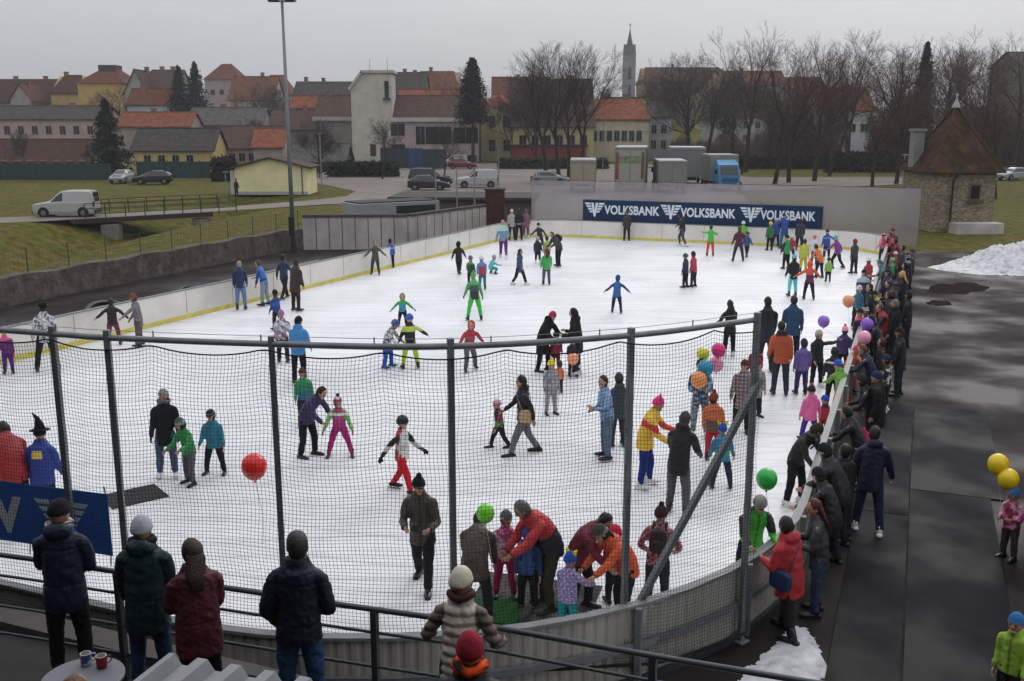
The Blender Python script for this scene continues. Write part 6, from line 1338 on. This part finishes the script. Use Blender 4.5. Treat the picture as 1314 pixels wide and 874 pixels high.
def hedge(x0, x1, Y, h, lab, col='2a3122', d_=1.4, n_=900, cat='hedge'):
    a = D(x0, 200, Y)[0]; b = D(x1, 200, Y)[0]; z0 = float(terr((a+b)/2, Y)); V = []; rs = np.random.RandomState(int(abs(x0)+Y)); k = n_
    c = np.column_stack([rs.uniform(a, b, k), Y+rs.uniform(-d_/2, d_/2, k), z0+h*rs.uniform(0, 1, k)**.8*(1+.15*np.sin(np.linspace(0, 9, k)))]); u = rs.normal(size=(k, 3))*.22; w_ = rs.normal(size=(k, 3))*.22
    if cat == 'thicket':
        env = .62+.38*nz(np.column_stack([c[:, 0], 0*c[:, 0], 0*c[:, 0]]), .35, k % 97)+.12*nz(np.column_stack([c[:, 0], c[:, 1], 0*c[:, 0]]), 1.3, 5)
        c[:, 2] = z0+h*env*rs.uniform(0, 1, k)**1.15
        u = rs.normal(size=(k, 3))*.026; w_ = rs.normal(size=(k, 3))*np.array([.3, .3, .5])+np.array([0, 0, .55])
    V = np.stack([c-u, c+w_, c+u], 1).reshape(-1, 3); F = np.arange(3*k).reshape(-1, 3); o = fastmesh('hedge', V, F, mat('leaf_'+col, col, rough=.9, var=.35, scale=2)); tag(o, lab, cat); return o
hedge(420, 510, 128, 1.6, 'dark green hedge in front of the fire station fences', n_=3000, d_=2.2); hedge(272, 300, 118, 2.4, 'dark brown bush left of the yellow garage', '352824', n_=1200)
hedge(640, 780, 150, 1.3, 'green hedge in front of the long yellow house', '3a4a2c', n_=4000); hedge(945, 1060, 150, 1.5, 'low dark hedge behind the blue truck', '302a26', n_=3500); hedge(1060, 1150, 140, 2.4, 'dark hedge below the white house between the trees', '28231f', n_=4000)
hedge(860, 1000, 190, 7., 'brown winter thicket behind the grey truck', '5e4a3e', n_=20000, d_=8, cat='thicket'); hedge(985, 1075, 165, 13., 'tall russet beech thicket left of the white house', '66492f', n_=34000, d_=8, cat='thicket')
hedge(1120, 1180, 150, 12., 'dark russet beech thicket left of the stone house roof', '5a3e2e', n_=30000, d_=8, cat='thicket'); hedge(1215, 1400, 160, 14., 'dark wooded slope behind the stone house', '523c2f', n_=80000, d_=14, cat='thicket')
# ---------------------------------------------------------------- trees
BARK = mat('bark', '3a2e29', rough=.95, var=.3, scale=2); TWIG = mat('twigs', '3a2f2b', rough=.95, var=.2)
def tubes(seg, r0, r1, n=4):
    seg = np.asarray(seg); A_, B_ = seg[:, 0], seg[:, 1]; T = B_-A_; T /= np.linalg.norm(T, axis=1)[:, None]+1e-9
    u = np.cross(T, np.array([.31, .9, .17])); u /= np.linalg.norm(u, axis=1)[:, None]+1e-9; w_ = np.cross(T, u); k = len(A_); V = []
    for P_, r in ((A_, r0), (B_, r1)):
        for i in range(n): a = 2*PI*i/n; V.append(P_+r[:, None]*(math.cos(a)*u+math.sin(a)*w_))
    V = np.stack(V, 1).reshape(-1, 3); b = np.arange(k)*2*n
    F = np.concatenate([np.column_stack([b+i, b+(i+1) % n, b+n+(i+1) % n, b+n+i]) for i in range(n)]); return V, F
def bare_tree(x, Y, ytop, lab, sd, spread=1., stems=1, x2=None, dens=1., twig='3a2f2b', low=.25, yb=None, group='bare winter trees'):
    g = D(x, 200, Y); z0 = float(terr(g[0], Y)); H_ = D(x, ytop, Y)[2]-z0; rs = np.random.RandomState(sd); big = []; small = []
    def grow(p, d, L, r, lv):
        n_ = 3 if lv < 2 else 2
        q = p
        for i in range(n_):
            d = d+rs.normal(size=3)*(.10 if lv == 0 else .2)+np.array([0, 0, .07 if lv else 0]); d = d/np.linalg.norm(d); e = q+d*L/n_; ra = r*(1-.45*i/n_); rb = r*(1-.45*(i+1)/n_)
            (big if r > H_*.0026 else small).append((q, e, ra, rb)); 
            if lv < 5 and not (lv == 0 and i == 0):
                for k_ in range(rs.randint(1, 3) if lv else rs.randint(2, 4)):
                    ph = rs.uniform(0, 2*PI); ax_ = np.cross(d, [math.cos(ph), math.sin(ph), .3]); ax_ /= np.linalg.norm(ax_); an = rs.uniform(.45, .95)*(1.1 if lv == 0 else 1); nd = d*math.cos(an)+ax_*math.sin(an)*spread; nd /= np.linalg.norm(nd)
                    if rs.rand() < dens: grow(e, nd, L*rs.uniform(.5, .68), rb*.58, lv+1)
            q = e
        if lv < 5: grow(q, d, L*.62, r*.5, lv+1)
    for s in range(stems):
        lean_ = rs.normal(size=2)*.12*(stems > 1)+rs.normal(size=2)*.03; off = rs.normal(size=2)*.3*(stems > 1)
        grow(np.array([off[0], off[1], 0.]), np.array([lean_[0], lean_[1], 1.])/math.hypot(1, np.linalg.norm(lean_)), H_*.52, H_*.017*(1 if stems == 1 else .8), 0)
    zmax = max(max(s_[1][2] for s_ in big), max(s_[1][2] for s_ in small) if small else 0); k = H_/zmax
    o = empty('bare_tree', (g[0], Y, z0), 0, lab, 'tree', group)
    for nm, L_, mt, mn in (('trunk', big, BARK, 0), ('crown', small, mat('twigs_'+twig, twig, rough=.95, var=.2), .011)):
        if not L_: continue
        sg = np.array([(a, b) for a, b, _, _ in L_])*k; r0 = np.maximum(np.array([q[2] for q in L_]), mn*Y/150); r1 = np.maximum(np.array([q[3] for q in L_]), mn*Y/150)
        V, F = tubes(sg, r0, r1, 6 if nm == 'trunk' else 3); fastmesh(nm, V, F, mt).parent = o
    return o
def conifer(x, Y, ytop, ybot, lab, sd, w=.24, col='1c2a20', trunk_frac=.1, ex=.8):
    g = D(x, ybot, Y); z0 = float(terr(g[0], Y)); zt_ = D(x, ytop, Y)[2]; H_ = zt_-z0; rs = np.random.RandomState(sd); o = empty('conifer', (g[0], Y, z0), 0, lab, 'tree', 'conifers')
    m = MB(); m.tube([(0, 0, 0), (0, 0, H_*.5), (0, 0, H_*.98)], [H_*.018, H_*.01, .02], 8); m.build('trunk', BARK, o)
    seg = []; tri = []
    n_ = int(H_*7)
    for i in range(n_):
        t = trunk_frac+(1-trunk_frac)*(i/n_)**.95; z = H_*t; L = H_*w*(1-t)**ex*rs.uniform(.75, 1.1)+.15
        for k_ in range(7):
            a = rs.uniform(0, 2*PI); l = L*rs.uniform(.7, 1.08); dr = np.array([math.cos(a), math.sin(a), 0]); p0 = np.array([0, 0, z]); p1 = p0+dr*l+np.array([0, 0, -l*.28+rs.normal()*.1])
            for j in range(9):
                f = rs.uniform(.15, 1); c = p0+(p1-p0)*f+rs.normal(size=3)*.06*l; s_ = (.16+.22*l*.3)*rs.uniform(.6, 1.2); tri.append((c-dr*s_, c+np.cross(dr, [0, 0, 1])*s_*.5+[0, 0, -.08], c+dr*s_+[0, 0, -.12])); tri.append((c, c+rs.normal(size=3)*s_*.7-[0, 0, .1], c+rs.normal(size=3)*s_*.7-[0, 0, .2]))
    V = np.array(tri).reshape(-1, 3); fastmesh('crown', V, np.arange(len(V)).reshape(-1, 3), mat('needles_'+col, col, rough=.9, var=.4, scale=1.2)).parent = o
conifer(141, 128, 126, 214, 'big dark fir tree in front of the long low houses at the left', 1, .42); conifer(232, 205, 83, 145, 'left one of the two dark conifers on the skyline', 2, .3, '1a241f'); conifer(253, 207, 78, 145, 'right one of the two dark conifers on the skyline', 3, .33, '1a241f')
conifer(607, 168, 73, 200, 'dark spruce with a bare lower trunk right of the fire station roof', 4, .25, '2e2a24', .42, .5); conifer(1177, 150, 52, 215, 'dark conifer among the bare trees above the stone house', 5, .2, '211c1a', .15)
for a_ in ((409, 125, 150, 'bare tree with a forked crown left of the white tower', 11, 1.1, 2), (490, 122, 150, 'spreading bare tree in front of the white tower', 12, 1.2, 1), (570, 133, 155, 'slim bare tree in front of the fire station windows', 13, .9, 1),
           (610, 190, 82, 'tall bare crown wrapped round the dark spruce', 14, .8, 1), (702, 118, 52, 'leftmost tall bare tree of the dense cluster by the silver car', 15, .42, 1), (718, 120, 47, 'second tall bare tree from the left in the cluster by the silver car', 16, .45, 1), (730, 124, 60, 'third tall bare tree from the left in the cluster by the silver car', 17, .45, 1), (745, 122, 56, 'rightmost tall bare tree of the cluster by the silver car', 18, .45, 1),
           (882, 160, 62, 'many stemmed bare tree behind the grey truck', 19, .8, 3), (906, 168, 55, 'bare tree with an upright crown right of the church spire', 20, .7, 1), (958, 140, 30, 'thin lopped bare tree standing alone against the sky', 21, .5, 1),
           (996, 112, 50, 'bare tree with a dark trunk at the left of the park row', 22, .7, 1), (1014, 115, 46, 'second bare tree of the park row from the left', 23, .7, 1), (1047, 118, 38, 'bare tree with a russet crown beside the orange roofed white house', 24, .75, 1), (1092, 150, 34, 'bare tree with forked black limbs above the white house', 25, .8, 2), (1128, 155, 36, 'bare tree right of the forked black limbs', 26, .8, 1),
           (1122, 108, 95, 'small bare tree on the lawn left of the dark conifer', 27, .8, 1), (1153, 112, 60, 'bare tree just left of the dark conifer', 28, .8, 1), (1205, 140, 44, 'bare tree right of the dark conifer over the stone house', 29, .8, 1), (1235, 135, 30, 'tallest bare tree above the stone house roof', 30, .9, 1), (1268, 120, 45, 'bare tree between the stone house and the right edge', 31, .8, 1), (1300, 125, 34, 'bare tree at the right edge', 32, .9, 1), (1283, 90, 110, 'dark trunked tree close behind the stone house', 33, .7, 1),
           (30, 150, 165, 'low bare tree at the left edge in front of the pink building', 34, 1.2, 1), (655, 190, 110, 'bare tree between the cream house and the cluster', 35, .8, 1), (1330, 100, 60, 'bare tree cut off by the right edge', 36, .8, 1), (1066, 130, 70, 'slender bare tree in front of the white house', 37, .6, 1), (982, 150, 92, 'russet bare tree behind the blue truck', 38, .9, 2), (150, 215, 108, 'small bare tree beside the tall yellow house', 41, 1., 2), (205, 212, 104, 'small bare tree in front of the grey green gabled house', 42, 1., 1), (318, 170, 150, 'bare tree between the brown roofed house and the floodlight pole', 43, 1.1, 2), (345, 240, 100, 'small bare tree among the rust red roofs by the floodlight pole', 44, 1., 2), (430, 205, 118, 'small bare tree in front of the slate roof left of the white tower', 45, 1., 1), (65, 210, 122, 'small bare tree behind the pink building', 46, 1., 2), (660, 175, 120, 'bare tree against the big weathered roof', 47, .8, 2), (690, 160, 85, 'bare tree with many fine stems left of the dense cluster', 48, .7, 3), (770, 240, 108, 'distant bare tree left of the church spire', 49, 1., 2), (850, 235, 95, 'distant bare tree right of the church spire', 50, 1., 2), (930, 200, 85, 'bare tree in front of the yellow gabled house on the hill', 51, .8, 2), (1075, 165, 60, 'bare tree in the back row left of the forked black limbs', 52, .8, 1), (1160, 160, 55, 'bare tree in the back row right of the small lawn tree', 53, .8, 1), (1250, 165, 48, 'bare tree in the back row above the stone house chimney side', 54, .8, 2), (940, 170, 95, 'pale bare bush tree left of the lone lopped tree', 39, 1., 2)):
    x, Y, yt_, lab, sd, spr, st_ = a_; bare_tree(x, Y, yt_, lab, sd, spr, st_, twig='54392f' if x > 985 else '463a36')
# ---------------------------------------------------------------- vehicles
TYRE = mat('tyre', '18181a', rough=.85); RIM = mat('rim', '808488', rough=.4, metal=.5); CGL = mat('car_glass', '14181c', rough=.08, spec=.6)
def wheel(o, x, y, r, w_=.2):
    m = MB(); m.tube([(x, y-w_/2, r), (x, y-w_*.35, r), (x, y+w_*.35, r), (x, y+w_/2, r)], [r*.9, r, r, r*.9], 20); t = m.build('wheel', TYRE, o); m = MB(); s = -1 if y < 0 else 1; m.tube([(x, y+s*(w_/2-.02), r), (x, y+s*(w_/2+.012), r)], [r*.62, r*.58], 14); m.build('rim', RIM, t)
def car(px_, py_, Y, rz, col, st, label, cat='car', glass=(), wb=(.95, 3.45), r=.31, W_=.85, plastic=None):
    """st: stations (x, z_bottom, z_belt, z_top, half width of roof); x from front"""
    p = D(px_, py_, Y); o = empty('parked_'+cat.replace(' ', '_'), (p[0], p[1], .02), R(rz), label, cat, 'parked vehicles'); Lc = st[-1][0]/2; S_ = smoothpath([(a[0], a[1], a[2]) for a in st], 3); S2 = smoothpath([(a[3], a[4], 0) for a in st], 3); V = []; k = len(S_)
    def sec(i, g_=0.):
        x, zb, zbelt = S_[i]; zt_, hr_ = S2[i][:2]; t = min(1, .80+.5*min(i, k-1-i)/k*2); hw = W_*min(1, t); hr_ = min(hr_, hw)
        return [(x-Lc, -hw*.92-g_, zb), (x-Lc, -hw-g_, zb+.2), (x-Lc, -hw-g_, zbelt-.06), (x-Lc, -hw*.97-g_, zbelt), (x-Lc, -hr_-g_, max(zt_-.06, zbelt)), (x-Lc, -hr_*.86, zt_+g_)]
    for i in range(k):
        s = sec(i); V += s+[(a, -b, c) for a, b, c in s[::-1]]
    n = 12; F = [(i*n+j, i*n+(j+1) % n, (i+1)*n+(j+1) % n, (i+1)*n+j) for i in range(k-1) for j in range(n)]+[tuple(range(n-1, -1, -1)), tuple((k-1)*n+j for j in range(n))]
    m = MB(); m.add(V, F); b = m.build('body', mat('paint_'+col, col, rough=.28, var=.03, spec=.6), o, smooth=False, bevel=.02)
    for x0_, x1_ in glass:                                   # side glass
        for s_ in (-1, 1):
            m = MB(); V = []; idx = [i for i in range(k) if x0_ <= S_[i][0] <= x1_]
            for i in idx:
                q = sec(i, .008); a_, b2 = np.array(q[3]), np.array(q[4]); a2 = a_+(b2-a_)*.12; b3 = a_+(b2-a_)*.9; V += [(a2[0], -s_*a2[1], a2[2]), (b3[0], -s_*b3[1], b3[2])]
            if len(idx) > 1: m.add(V, [(2*i, 2*i+1, 2*i+3, 2*i+2) for i in range(len(idx)-1)]); m.build('side_window', CGL, o)
    fi = [i for i in range(k-1) if S2[i+1][0]-S2[i][0] > .06 and S2[i][0] > S_[i][2]-.12 and S_[i][0] < 2.2]; ri = [i for i in range(k-1) if S2[i][0]-S2[i+1][0] > .05 and S_[i][0] > 2.5 and S2[i+1][0] > S_[i+1][2]-.15]
    for nm, ix in (('windscreen', fi), ('rear_window', ri)):
        m = MB()
        for i in ix:
            a_, b2 = sec(i), sec(i+1); ya, yb_ = a_[5][1]*.96, b2[5][1]*.96; m.add([(a_[5][0], ya, a_[5][2]+.012), (a_[5][0], -ya, a_[5][2]+.012), (b2[5][0], -yb_, b2[5][2]+.012), (b2[5][0], yb_, b2[5][2]+.012)], [(0, 1, 2, 3)])
        if ix: m.build(nm, CGL, o)
    for x in wb:
        for y in (-W_+.07, W_-.07): wheel(o, x-Lc, y, r)
        m = MB()
        for y in (-1, 1): m.tube([(x-Lc, y*(W_-.14), r+.02), (x-Lc, y*(W_+.004), r+.02)], r*1.22, 20)
        m.build('wheel_arch', TYRE, o)
    for y in (-1, 1):
        m = MB(); m.box(-Lc-.02, -Lc+.14, y*W_*.62-.13, y*W_*.62+.13, st[0][2]-.2, st[0][2]-.04); m.build('headlight', mat('lamp_clear', 'b8bcc0', rough=.15), o, bevel=.02)
        m = MB(); m.box(Lc-.06, Lc+.02, y*W_*.86-.07, y*W_*.86+.07, st[-1][2]-.25, st[-1][2]+.1); m.build('tail_light', mat('lamp_red', '6c1416', rough=.2), o)
    m = MB(); m.box(-Lc-.06, -Lc+.1, -W_*.82, W_*.82, .24, .5); m.box(Lc-.1, Lc+.06, -W_*.82, W_*.82, .26, .55); m.build('bumper', mat('paint_'+(plastic or '222426'), plastic or '222426', rough=.6), o, bevel=.03)
    m = MB(); m.box(Lc+.06, Lc+.07, -.26, .26, .5, .61) if False else m.box(-Lc-.07, -Lc-.06, -.26, .26, .32, .43); m.build('number_plate', mat('plate_white', 'b8b8b8', rough=.5), o); return o
VAN = [(0, .3, .78, .80, .6), (.12, .24, .9, .93, .65), (1.0, .2, 1.02, 1.1, .68), (1.35, .2, 1.05, 1.25, .66), (1.95, .2, 1.06, 1.76, .64), (2.4, .2, 1.06, 1.86, .68), (4.0, .2, 1.06, 1.84, .7), (4.25, .24, 1.06, 1.6, .7), (4.33, .3, 1.0, 1.05, .72)]
HATCH = [(0, .3, .62, .64, .55), (.15, .22, .72, .76, .6), (.95, .2, .88, .96, .62), (1.2, .2, .9, 1.06, .6), (1.9, .2, .92, 1.42, .56), (2.5, .2, .93, 1.47, .58), (3.4, .2, .95, 1.4, .58), (4.0, .22, .96, 1.1, .6), (4.15, .3, .86, .88, .62)]
MPV = [(0, .3, .72, .74, .6), (.15, .22, .86, .9, .65), (1.0, .2, 1.02, 1.1, .68), (1.25, .2, 1.05, 1.25, .66), (2.0, .2, 1.08, 1.78, .64), (2.6, .2, 1.08, 1.85, .68), (4.2, .2, 1.08, 1.84, .7), (4.5, .24, 1.08, 1.5, .7), (4.6, .3, 1.0, 1.05, .72)]
car(87, 278, 72.6, 4, 'b8b8b6', VAN, 'white delivery van parked on the lane by the bridge at the left', 'van', ((1.35, 2.2),), (.8, 3.55), .32)
car(612, 238, 106, 6, 'b8b8b6', VAN, 'white delivery van in the parking lot in front of the cream house', 'van', ((1.35, 2.2),), (.8, 3.55), .32)
car(551, 243, 102, 178, '26262e', HATCH, 'dark grey estate car nearest the lane in the parking lot', 'car', ((1.2, 3.9),), plastic='201e22')
car(553, 236, 109, 176, '1a2022', MPV, 'tall black people carrier behind the dark grey estate car', 'car', ((1.3, 4.3),), (.9, 3.7))
car(593, 219, 150, 185, '7c1f28', HATCH, 'red car by the fire station wall', 'car', ((1.2, 3.9),))
car(706, 234, 111, 174, '8c9094', HATCH, 'silver hatchback parked left of the beige truck', 'car', ((1.2, 3.9),))
car(196, 234, 112, 8, '18201f', HATCH, 'dark car parked in front of the green screen fence at the left', 'car', ((1.2, 3.9),))
car(157, 233, 114, 92, '9c9ea0', HATCH, 'silver car seen end on beside the big fir tree', 'car', ((1.2, 3.9),))
car(1302, 205, 120, 20, 'a0a4a8', HATCH, 'pale car glimpsed behind the stone house', 'car', ((1.2, 3.9),)); car(870, 186, 148, 4, 'a0a4a8', HATCH, 'pale grey car on the street above the grey truck', 'car', ((1.2, 3.9),)); car(905, 190, 148, 4, 'a8aaac', HATCH, 'white car on the street right of the grey truck', 'car', ((1.2, 3.9),))
car(582, 216, 156, 4, 'a4a6a8', VAN, 'white van by the fire station beside the red car', 'van', ((1.35, 2.2),), (.8, 3.55), .32)
def truck(px_, Y, wpx, ytop, rz, boxc, sidec, lab, Lb=6., cab=None, deco=None, front=False):
    p = D(px_, 237, Y); w_ = wpx*Y/FPX; zt_ = D(px_, ytop, Y)[2]; o = empty('lorry', (p[0], Y, .0), R(rz), lab, 'truck', 'parked vehicles'); hw = w_/2; y0 = 1.9 if front else 0
    m = MB(); m.box(-hw, hw, y0, y0+Lb, .95, zt_-.08); m.build('cargo_box', mat('truck_'+boxc, boxc, rough=.5, var=.06), o, bevel=.03)
    m = MB(); m.box(hw+.002, hw+.02, y0+.1, y0+Lb-.1, 1.05, zt_-.2); m.box(-hw-.02, -hw-.002, y0+.1, y0+Lb-.1, 1.05, zt_-.2); m.build('side_panel', mat('truck_'+sidec, sidec, rough=.5, var=.08), o)
    m = MB(); m.box(-hw+.02, hw-.02, y0+.02, y0+Lb-.02, zt_-.08, zt_); m.build('roof', mat('truck_roof_white', 'b4b6b8', rough=.5), o)
    if not front:
        m = MB(); m.box(-.03, .03, -.04, -.005, 1., zt_-.2); m.box(-hw, -hw+.09, -.04, -.003, .95, zt_-.1); m.box(hw-.09, hw, -.04, -.003, .95, zt_-.1); m.box(-hw+.09, hw-.09, -.04, -.003, zt_-.25, zt_-.1); m.build('door_frame', mat('truck_frame', '8a8a84', rough=.5), o)
        m = MB(); m.box(-hw, hw, -.1, .02, .7, .85); m.build('bumper', TYRE, o)
        for s in (-1, 1): m = MB(); m.box(s*hw*.85-.1, s*hw*.85+.1, -.12, -.1, .72, .83); m.build('tail_light', mat('lamp_red'), o)
    if deco: deco(o, hw, zt_)
    yc0, yc1 = (0, 1.88) if front else (Lb+.1, Lb+1.9); cc = cab or '7c8084'
    m = MB(); f = 1 if front else -1; hc_ = min(hw, 1.05); zc = 2.55
    prof_ = [(yc0 if front else yc1, .55), (yc1 if front else yc0, .55), (yc1 if front else yc0, zc), ((yc0 if front else yc1)+f*.55, zc), ((yc0 if front else yc1)+f*.05, 1.6)]
    V = [(x, y, z) for x in (-hc_, hc_) for y, z in prof_]; m.add(V, [(0, 1, 2, 3, 4), (9, 8, 7, 6, 5)]+[(i, 5+i, 5+(i+1) % 5, (i+1) % 5) for i in range(5)]); cb = m.build('cab', mat('truck_'+cc, cc, rough=.35), o, bevel=.06)
    if front:
        m = MB(); m.add([(-hc_*.88, .03, 1.66), (hc_*.88, .03, 1.66), (hc_*.82, .5, 2.46), (-hc_*.82, .5, 2.46)], [(0, 1, 2, 3)]); m.build('windscreen', CGL, cb); m = MB(); m.box(-.8, .8, -.03, .0, .95, 1.35); m.build('grille', mat('grille_blue', '2a5a84', rough=.5), cb)
        for s in (-1, 1): m = MB(); m.box(s*hc_*.8-.14, s*hc_*.8+.14, -.05, .02, .7, .88); m.build('headlight', mat('lamp_clear'), cb)
        m = MB(); m.add([(-hc_, .5, 2.57), (hc_, .5, 2.57), (hc_*.9, 1.5, zt_-.5), (-hc_*.9, 1.5, zt_-.5), (-hc_, 1.6, 2.57), (hc_, 1.6, 2.57)], [(0, 1, 2, 3), (1, 5, 2), (0, 3, 4), (3, 2, 5, 4)]); m.build('wind_deflector', mat('truck_'+cc), cb)
    for s in (-1, 1): m = MB(); yy = (yc0+.3) if front else (yc1-.3); m.box(s*(hc_+.25)-.09, s*(hc_+.25)+.09, yy-.05, yy+.05, 1.7, 2.2); m.build('mirror', TYRE, cb)
    for y in ((.9, y0+Lb-1.3) if front else (1.3, Lb+1.0)):
        for s in (-1, 1):
            m = MB(); m.tube([(s*(hw-.3), y, .48), (s*(hw-.02), y, .48)], .48, 18); m.build('wheel', TYRE, o)
    m = MB(); m.box(-hw*.5, hw*.5, .3, (yc1 if not front else y0+Lb), .6, .94); m.build('chassis', TYRE, o)
def deco1(o, hw, zt_):
    for xa_ in (-hw+.12, hw-.42): m = MB(); m.box(xa_, xa_+.26, -.055, -.041, 1.3, zt_-.5); m.build('red_stripe', mat('faded_red', '8c4a44', rough=.6), o)
    m = MB(); m.box(-hw+.45, hw-.5, -.055, -.041, zt_-1.45, zt_-.85); m.build('green_lettering', mat('faded_green', '7c9070', rough=.6, var=.5, scale=5), o)
truck(748, 97, 33, 205, -4, 'a69c88', '8e8678', 'beige box truck seen from behind, leftmost of the parked trucks')
truck(808, 98, 39, 188.5, -9, 'a8a89e', '2c4a3c', 'big white box truck with a green side and red striped doors seen from behind', 7.5, deco=deco1)
truck(863, 96, 36, 206, -3, '8a8a84', '7c7c7a', 'grey truck with a dark framed tarpaulin back right of the green sided truck')
truck(882, 108, 44, 189, -6, '7e8084', '74767a', 'taller grey box truck behind the one with the dark framed back', 6.5)
truck(936, 99, 37, 199, 5, '8a8a84', '78786e', 'truck with a bright blue cab facing the rink', 3.4, cab='3a8cc4', front=True)
cb_ = empty('unseen_shade_building', W(-8, -6), -R(22), 'unseen building with a projecting roof, added behind the terrace to block sky light', 'building')  # unseen block added behind the camera to darken faces turned towards it
m = MB(); m.box(-24, 22, -8, 4.6, 0, 9.2); m.build('wall', wallm('4a4642'), cb_, bevel=.02); m = MB(); m.box(-25, 23, -9, 8.6, 9.25, 9.6); m.build('roof', wallm('4a4644'), cb_)
for i in range(9):
    for z in (1.6, 5.2): m = MB(); m.box(-22+i*5, -20+i*5, 4.58, 4.66, z, z+1.6); f_ = m.build('window', WIN, cb_); m = MB(); m.box(-21.9+i*5, -20.1+i*5, 4.66, 4.68, z+.1, z+1.5); m.build('pane', GLASS, f_)
# lamp posts in the background
for x, Y, yt_, lab in ((640, 100, 188, 'thin grey lamp post behind the far left rink corner'), (1158, 80, 200, 'thin pale post beside the right end of the far net'), (413, 96, 172, 'thin lamp post right of the yellow garage'), (290, 84, 222, 'short marker post beside the lane left of the yellow garage'), (773, 140, 160, 'lamp post in front of the cream house windows')):
    p = D(x, 240, Y); zt_ = D(x, yt_, Y)[2]; o = empty('lamp_post', (p[0], Y, 0), 0, lab, 'post'); m = MB(); m.tube([(0, 0, 0), (0, 0, zt_)], .05, 8); m.build('pole', mat('net_pole'), o); m = MB(); m.box(-.22, .22, -.12, .12, zt_, zt_+.12); m.build('lamp_head', mat('lamp_housing'), o, bevel=.03)
P(303, 0, 0, 160, 'stand', '1c1c22', '22222a', 'beanie k=7c2020', 'distant person in black with a red hat beside the yellow garage', at=(D(303, 240, 92)[0], 92, 0), h=1.7, foot='b')
flush()
# ================================================================ light, air, camera
w = bpy.data.worlds.new('World'); SC.world = w; w.use_nodes = True; nt = w.node_tree; bg = nt.nodes['Background']
sky = nt.nodes.new('ShaderNodeTexSky'); sky.sky_type = 'NISHITA'; sky.sun_disc = False; sky.sun_elevation = R(32); sky.sun_rotation = R(25); sky.air_density = 1.; sky.dust_density = 3.
tc = nt.nodes.new('ShaderNodeTexCoord'); mp = nt.nodes.new('ShaderNodeMapping'); mp.inputs['Scale'].default_value = (1, 1, 3.2); no = nt.nodes.new('ShaderNodeTexNoise'); no.inputs['Scale'].default_value = 1.7; no.inputs['Detail'].default_value = 5; no.inputs['Roughness'].default_value = .5
nt.links.new(tc.outputs['Generated'], mp.inputs[0]); nt.links.new(mp.outputs[0], no.inputs['Vector'])
cr = nt.nodes.new('ShaderNodeValToRGB'); e = cr.color_ramp.elements; e[0].position = .3; e[0].color = (4.5, 4.6, 4.85, 1); e[1].position = .7; e[1].color = (5.9, 6.0, 6.35, 1)
nt.links.new(no.outputs[0], cr.inputs[0]); mx = nt.nodes.new('ShaderNodeMix'); mx.data_type = 'RGBA'; mx.inputs[0].default_value = .92
hs = nt.nodes.new('ShaderNodeHueSaturation'); hs.inputs['Saturation'].default_value = .3; nt.links.new(sky.outputs[0], hs.inputs['Color']); nt.links.new(hs.outputs[0], mx.inputs[6]); nt.links.new(cr.outputs[0], mx.inputs[7]); sx = nt.nodes.new('ShaderNodeSeparateXYZ'); nt.links.new(tc.outputs['Generated'], sx.inputs[0]); gr = nt.nodes.new('ShaderNodeMapRange'); gr.inputs[1].default_value = .05; gr.inputs[2].default_value = 1.; gr.inputs[3].default_value = .96; gr.inputs[4].default_value = 2.5; nt.links.new(sx.outputs[2], gr.inputs[0])
vm = nt.nodes.new('ShaderNodeVectorMath'); vm.operation = 'SCALE'; nt.links.new(mx.outputs[2], vm.inputs[0]); nt.links.new(gr.outputs[0], vm.inputs['Scale']); nt.links.new(vm.outputs[0], bg.inputs[0]); bg.inputs[1].default_value = .1
sun = bpy.data.lights.new('sun', 'SUN'); sun.energy = .7; sun.angle = R(25); sun.color = (1, .97, .93); so = bpy.data.objects.new('sun', sun); COL.objects.link(so); so.rotation_euler = (R(52), 0, R(-40+180-140+40))
SA, SE = R(205), R(32)                    # the bright part of the cloud stands beyond the town
so.rotation_euler = Vector((-math.sin(R(25))*math.cos(SE), -math.cos(R(25))*math.cos(SE), -math.sin(SE))).to_track_quat('-Z', 'Y').to_euler()
cam = bpy.data.cameras.new('camera'); co = bpy.data.objects.new('camera', cam); COL.objects.link(co); SC.camera = co
m = MB(); m.box(-905, 905, -60, 1405, -3.6, 66); hz = m.build('haze', mat('haze_air', 'ffffff'), kind='stuff')
hm = bpy.data.materials.new('haze_volume'); hm.use_nodes = True; nt = hm.node_tree; nt.nodes.remove(nt.nodes['Principled BSDF']); pv = nt.nodes.new('ShaderNodeVolumePrincipled'); pv.inputs['Color'].default_value = (.78, .8, .84, 1); pv.inputs['Density'].default_value = .0004; pv.inputs['Anisotropy'].default_value = .2
nt.links.new(pv.outputs[0], nt.nodes['Material Output'].inputs['Volume']); hz.data.materials.clear(); hz.data.materials.append(hm)
co.location = (0, 0, CAMH); co.rotation_euler = (R(90)-PITCH, 0, 0); cam.sensor_width = 36; cam.lens = 36*FPX/1314; cam.clip_start = .1; cam.clip_end = 6000
SC.view_settings.view_transform = 'Standard'; SC.view_settings.look = 'None'; SC.view_settings.gamma = 1; SC.view_settings.exposure = .1
SC.render.resolution_x = 1024; SC.render.resolution_y = 681
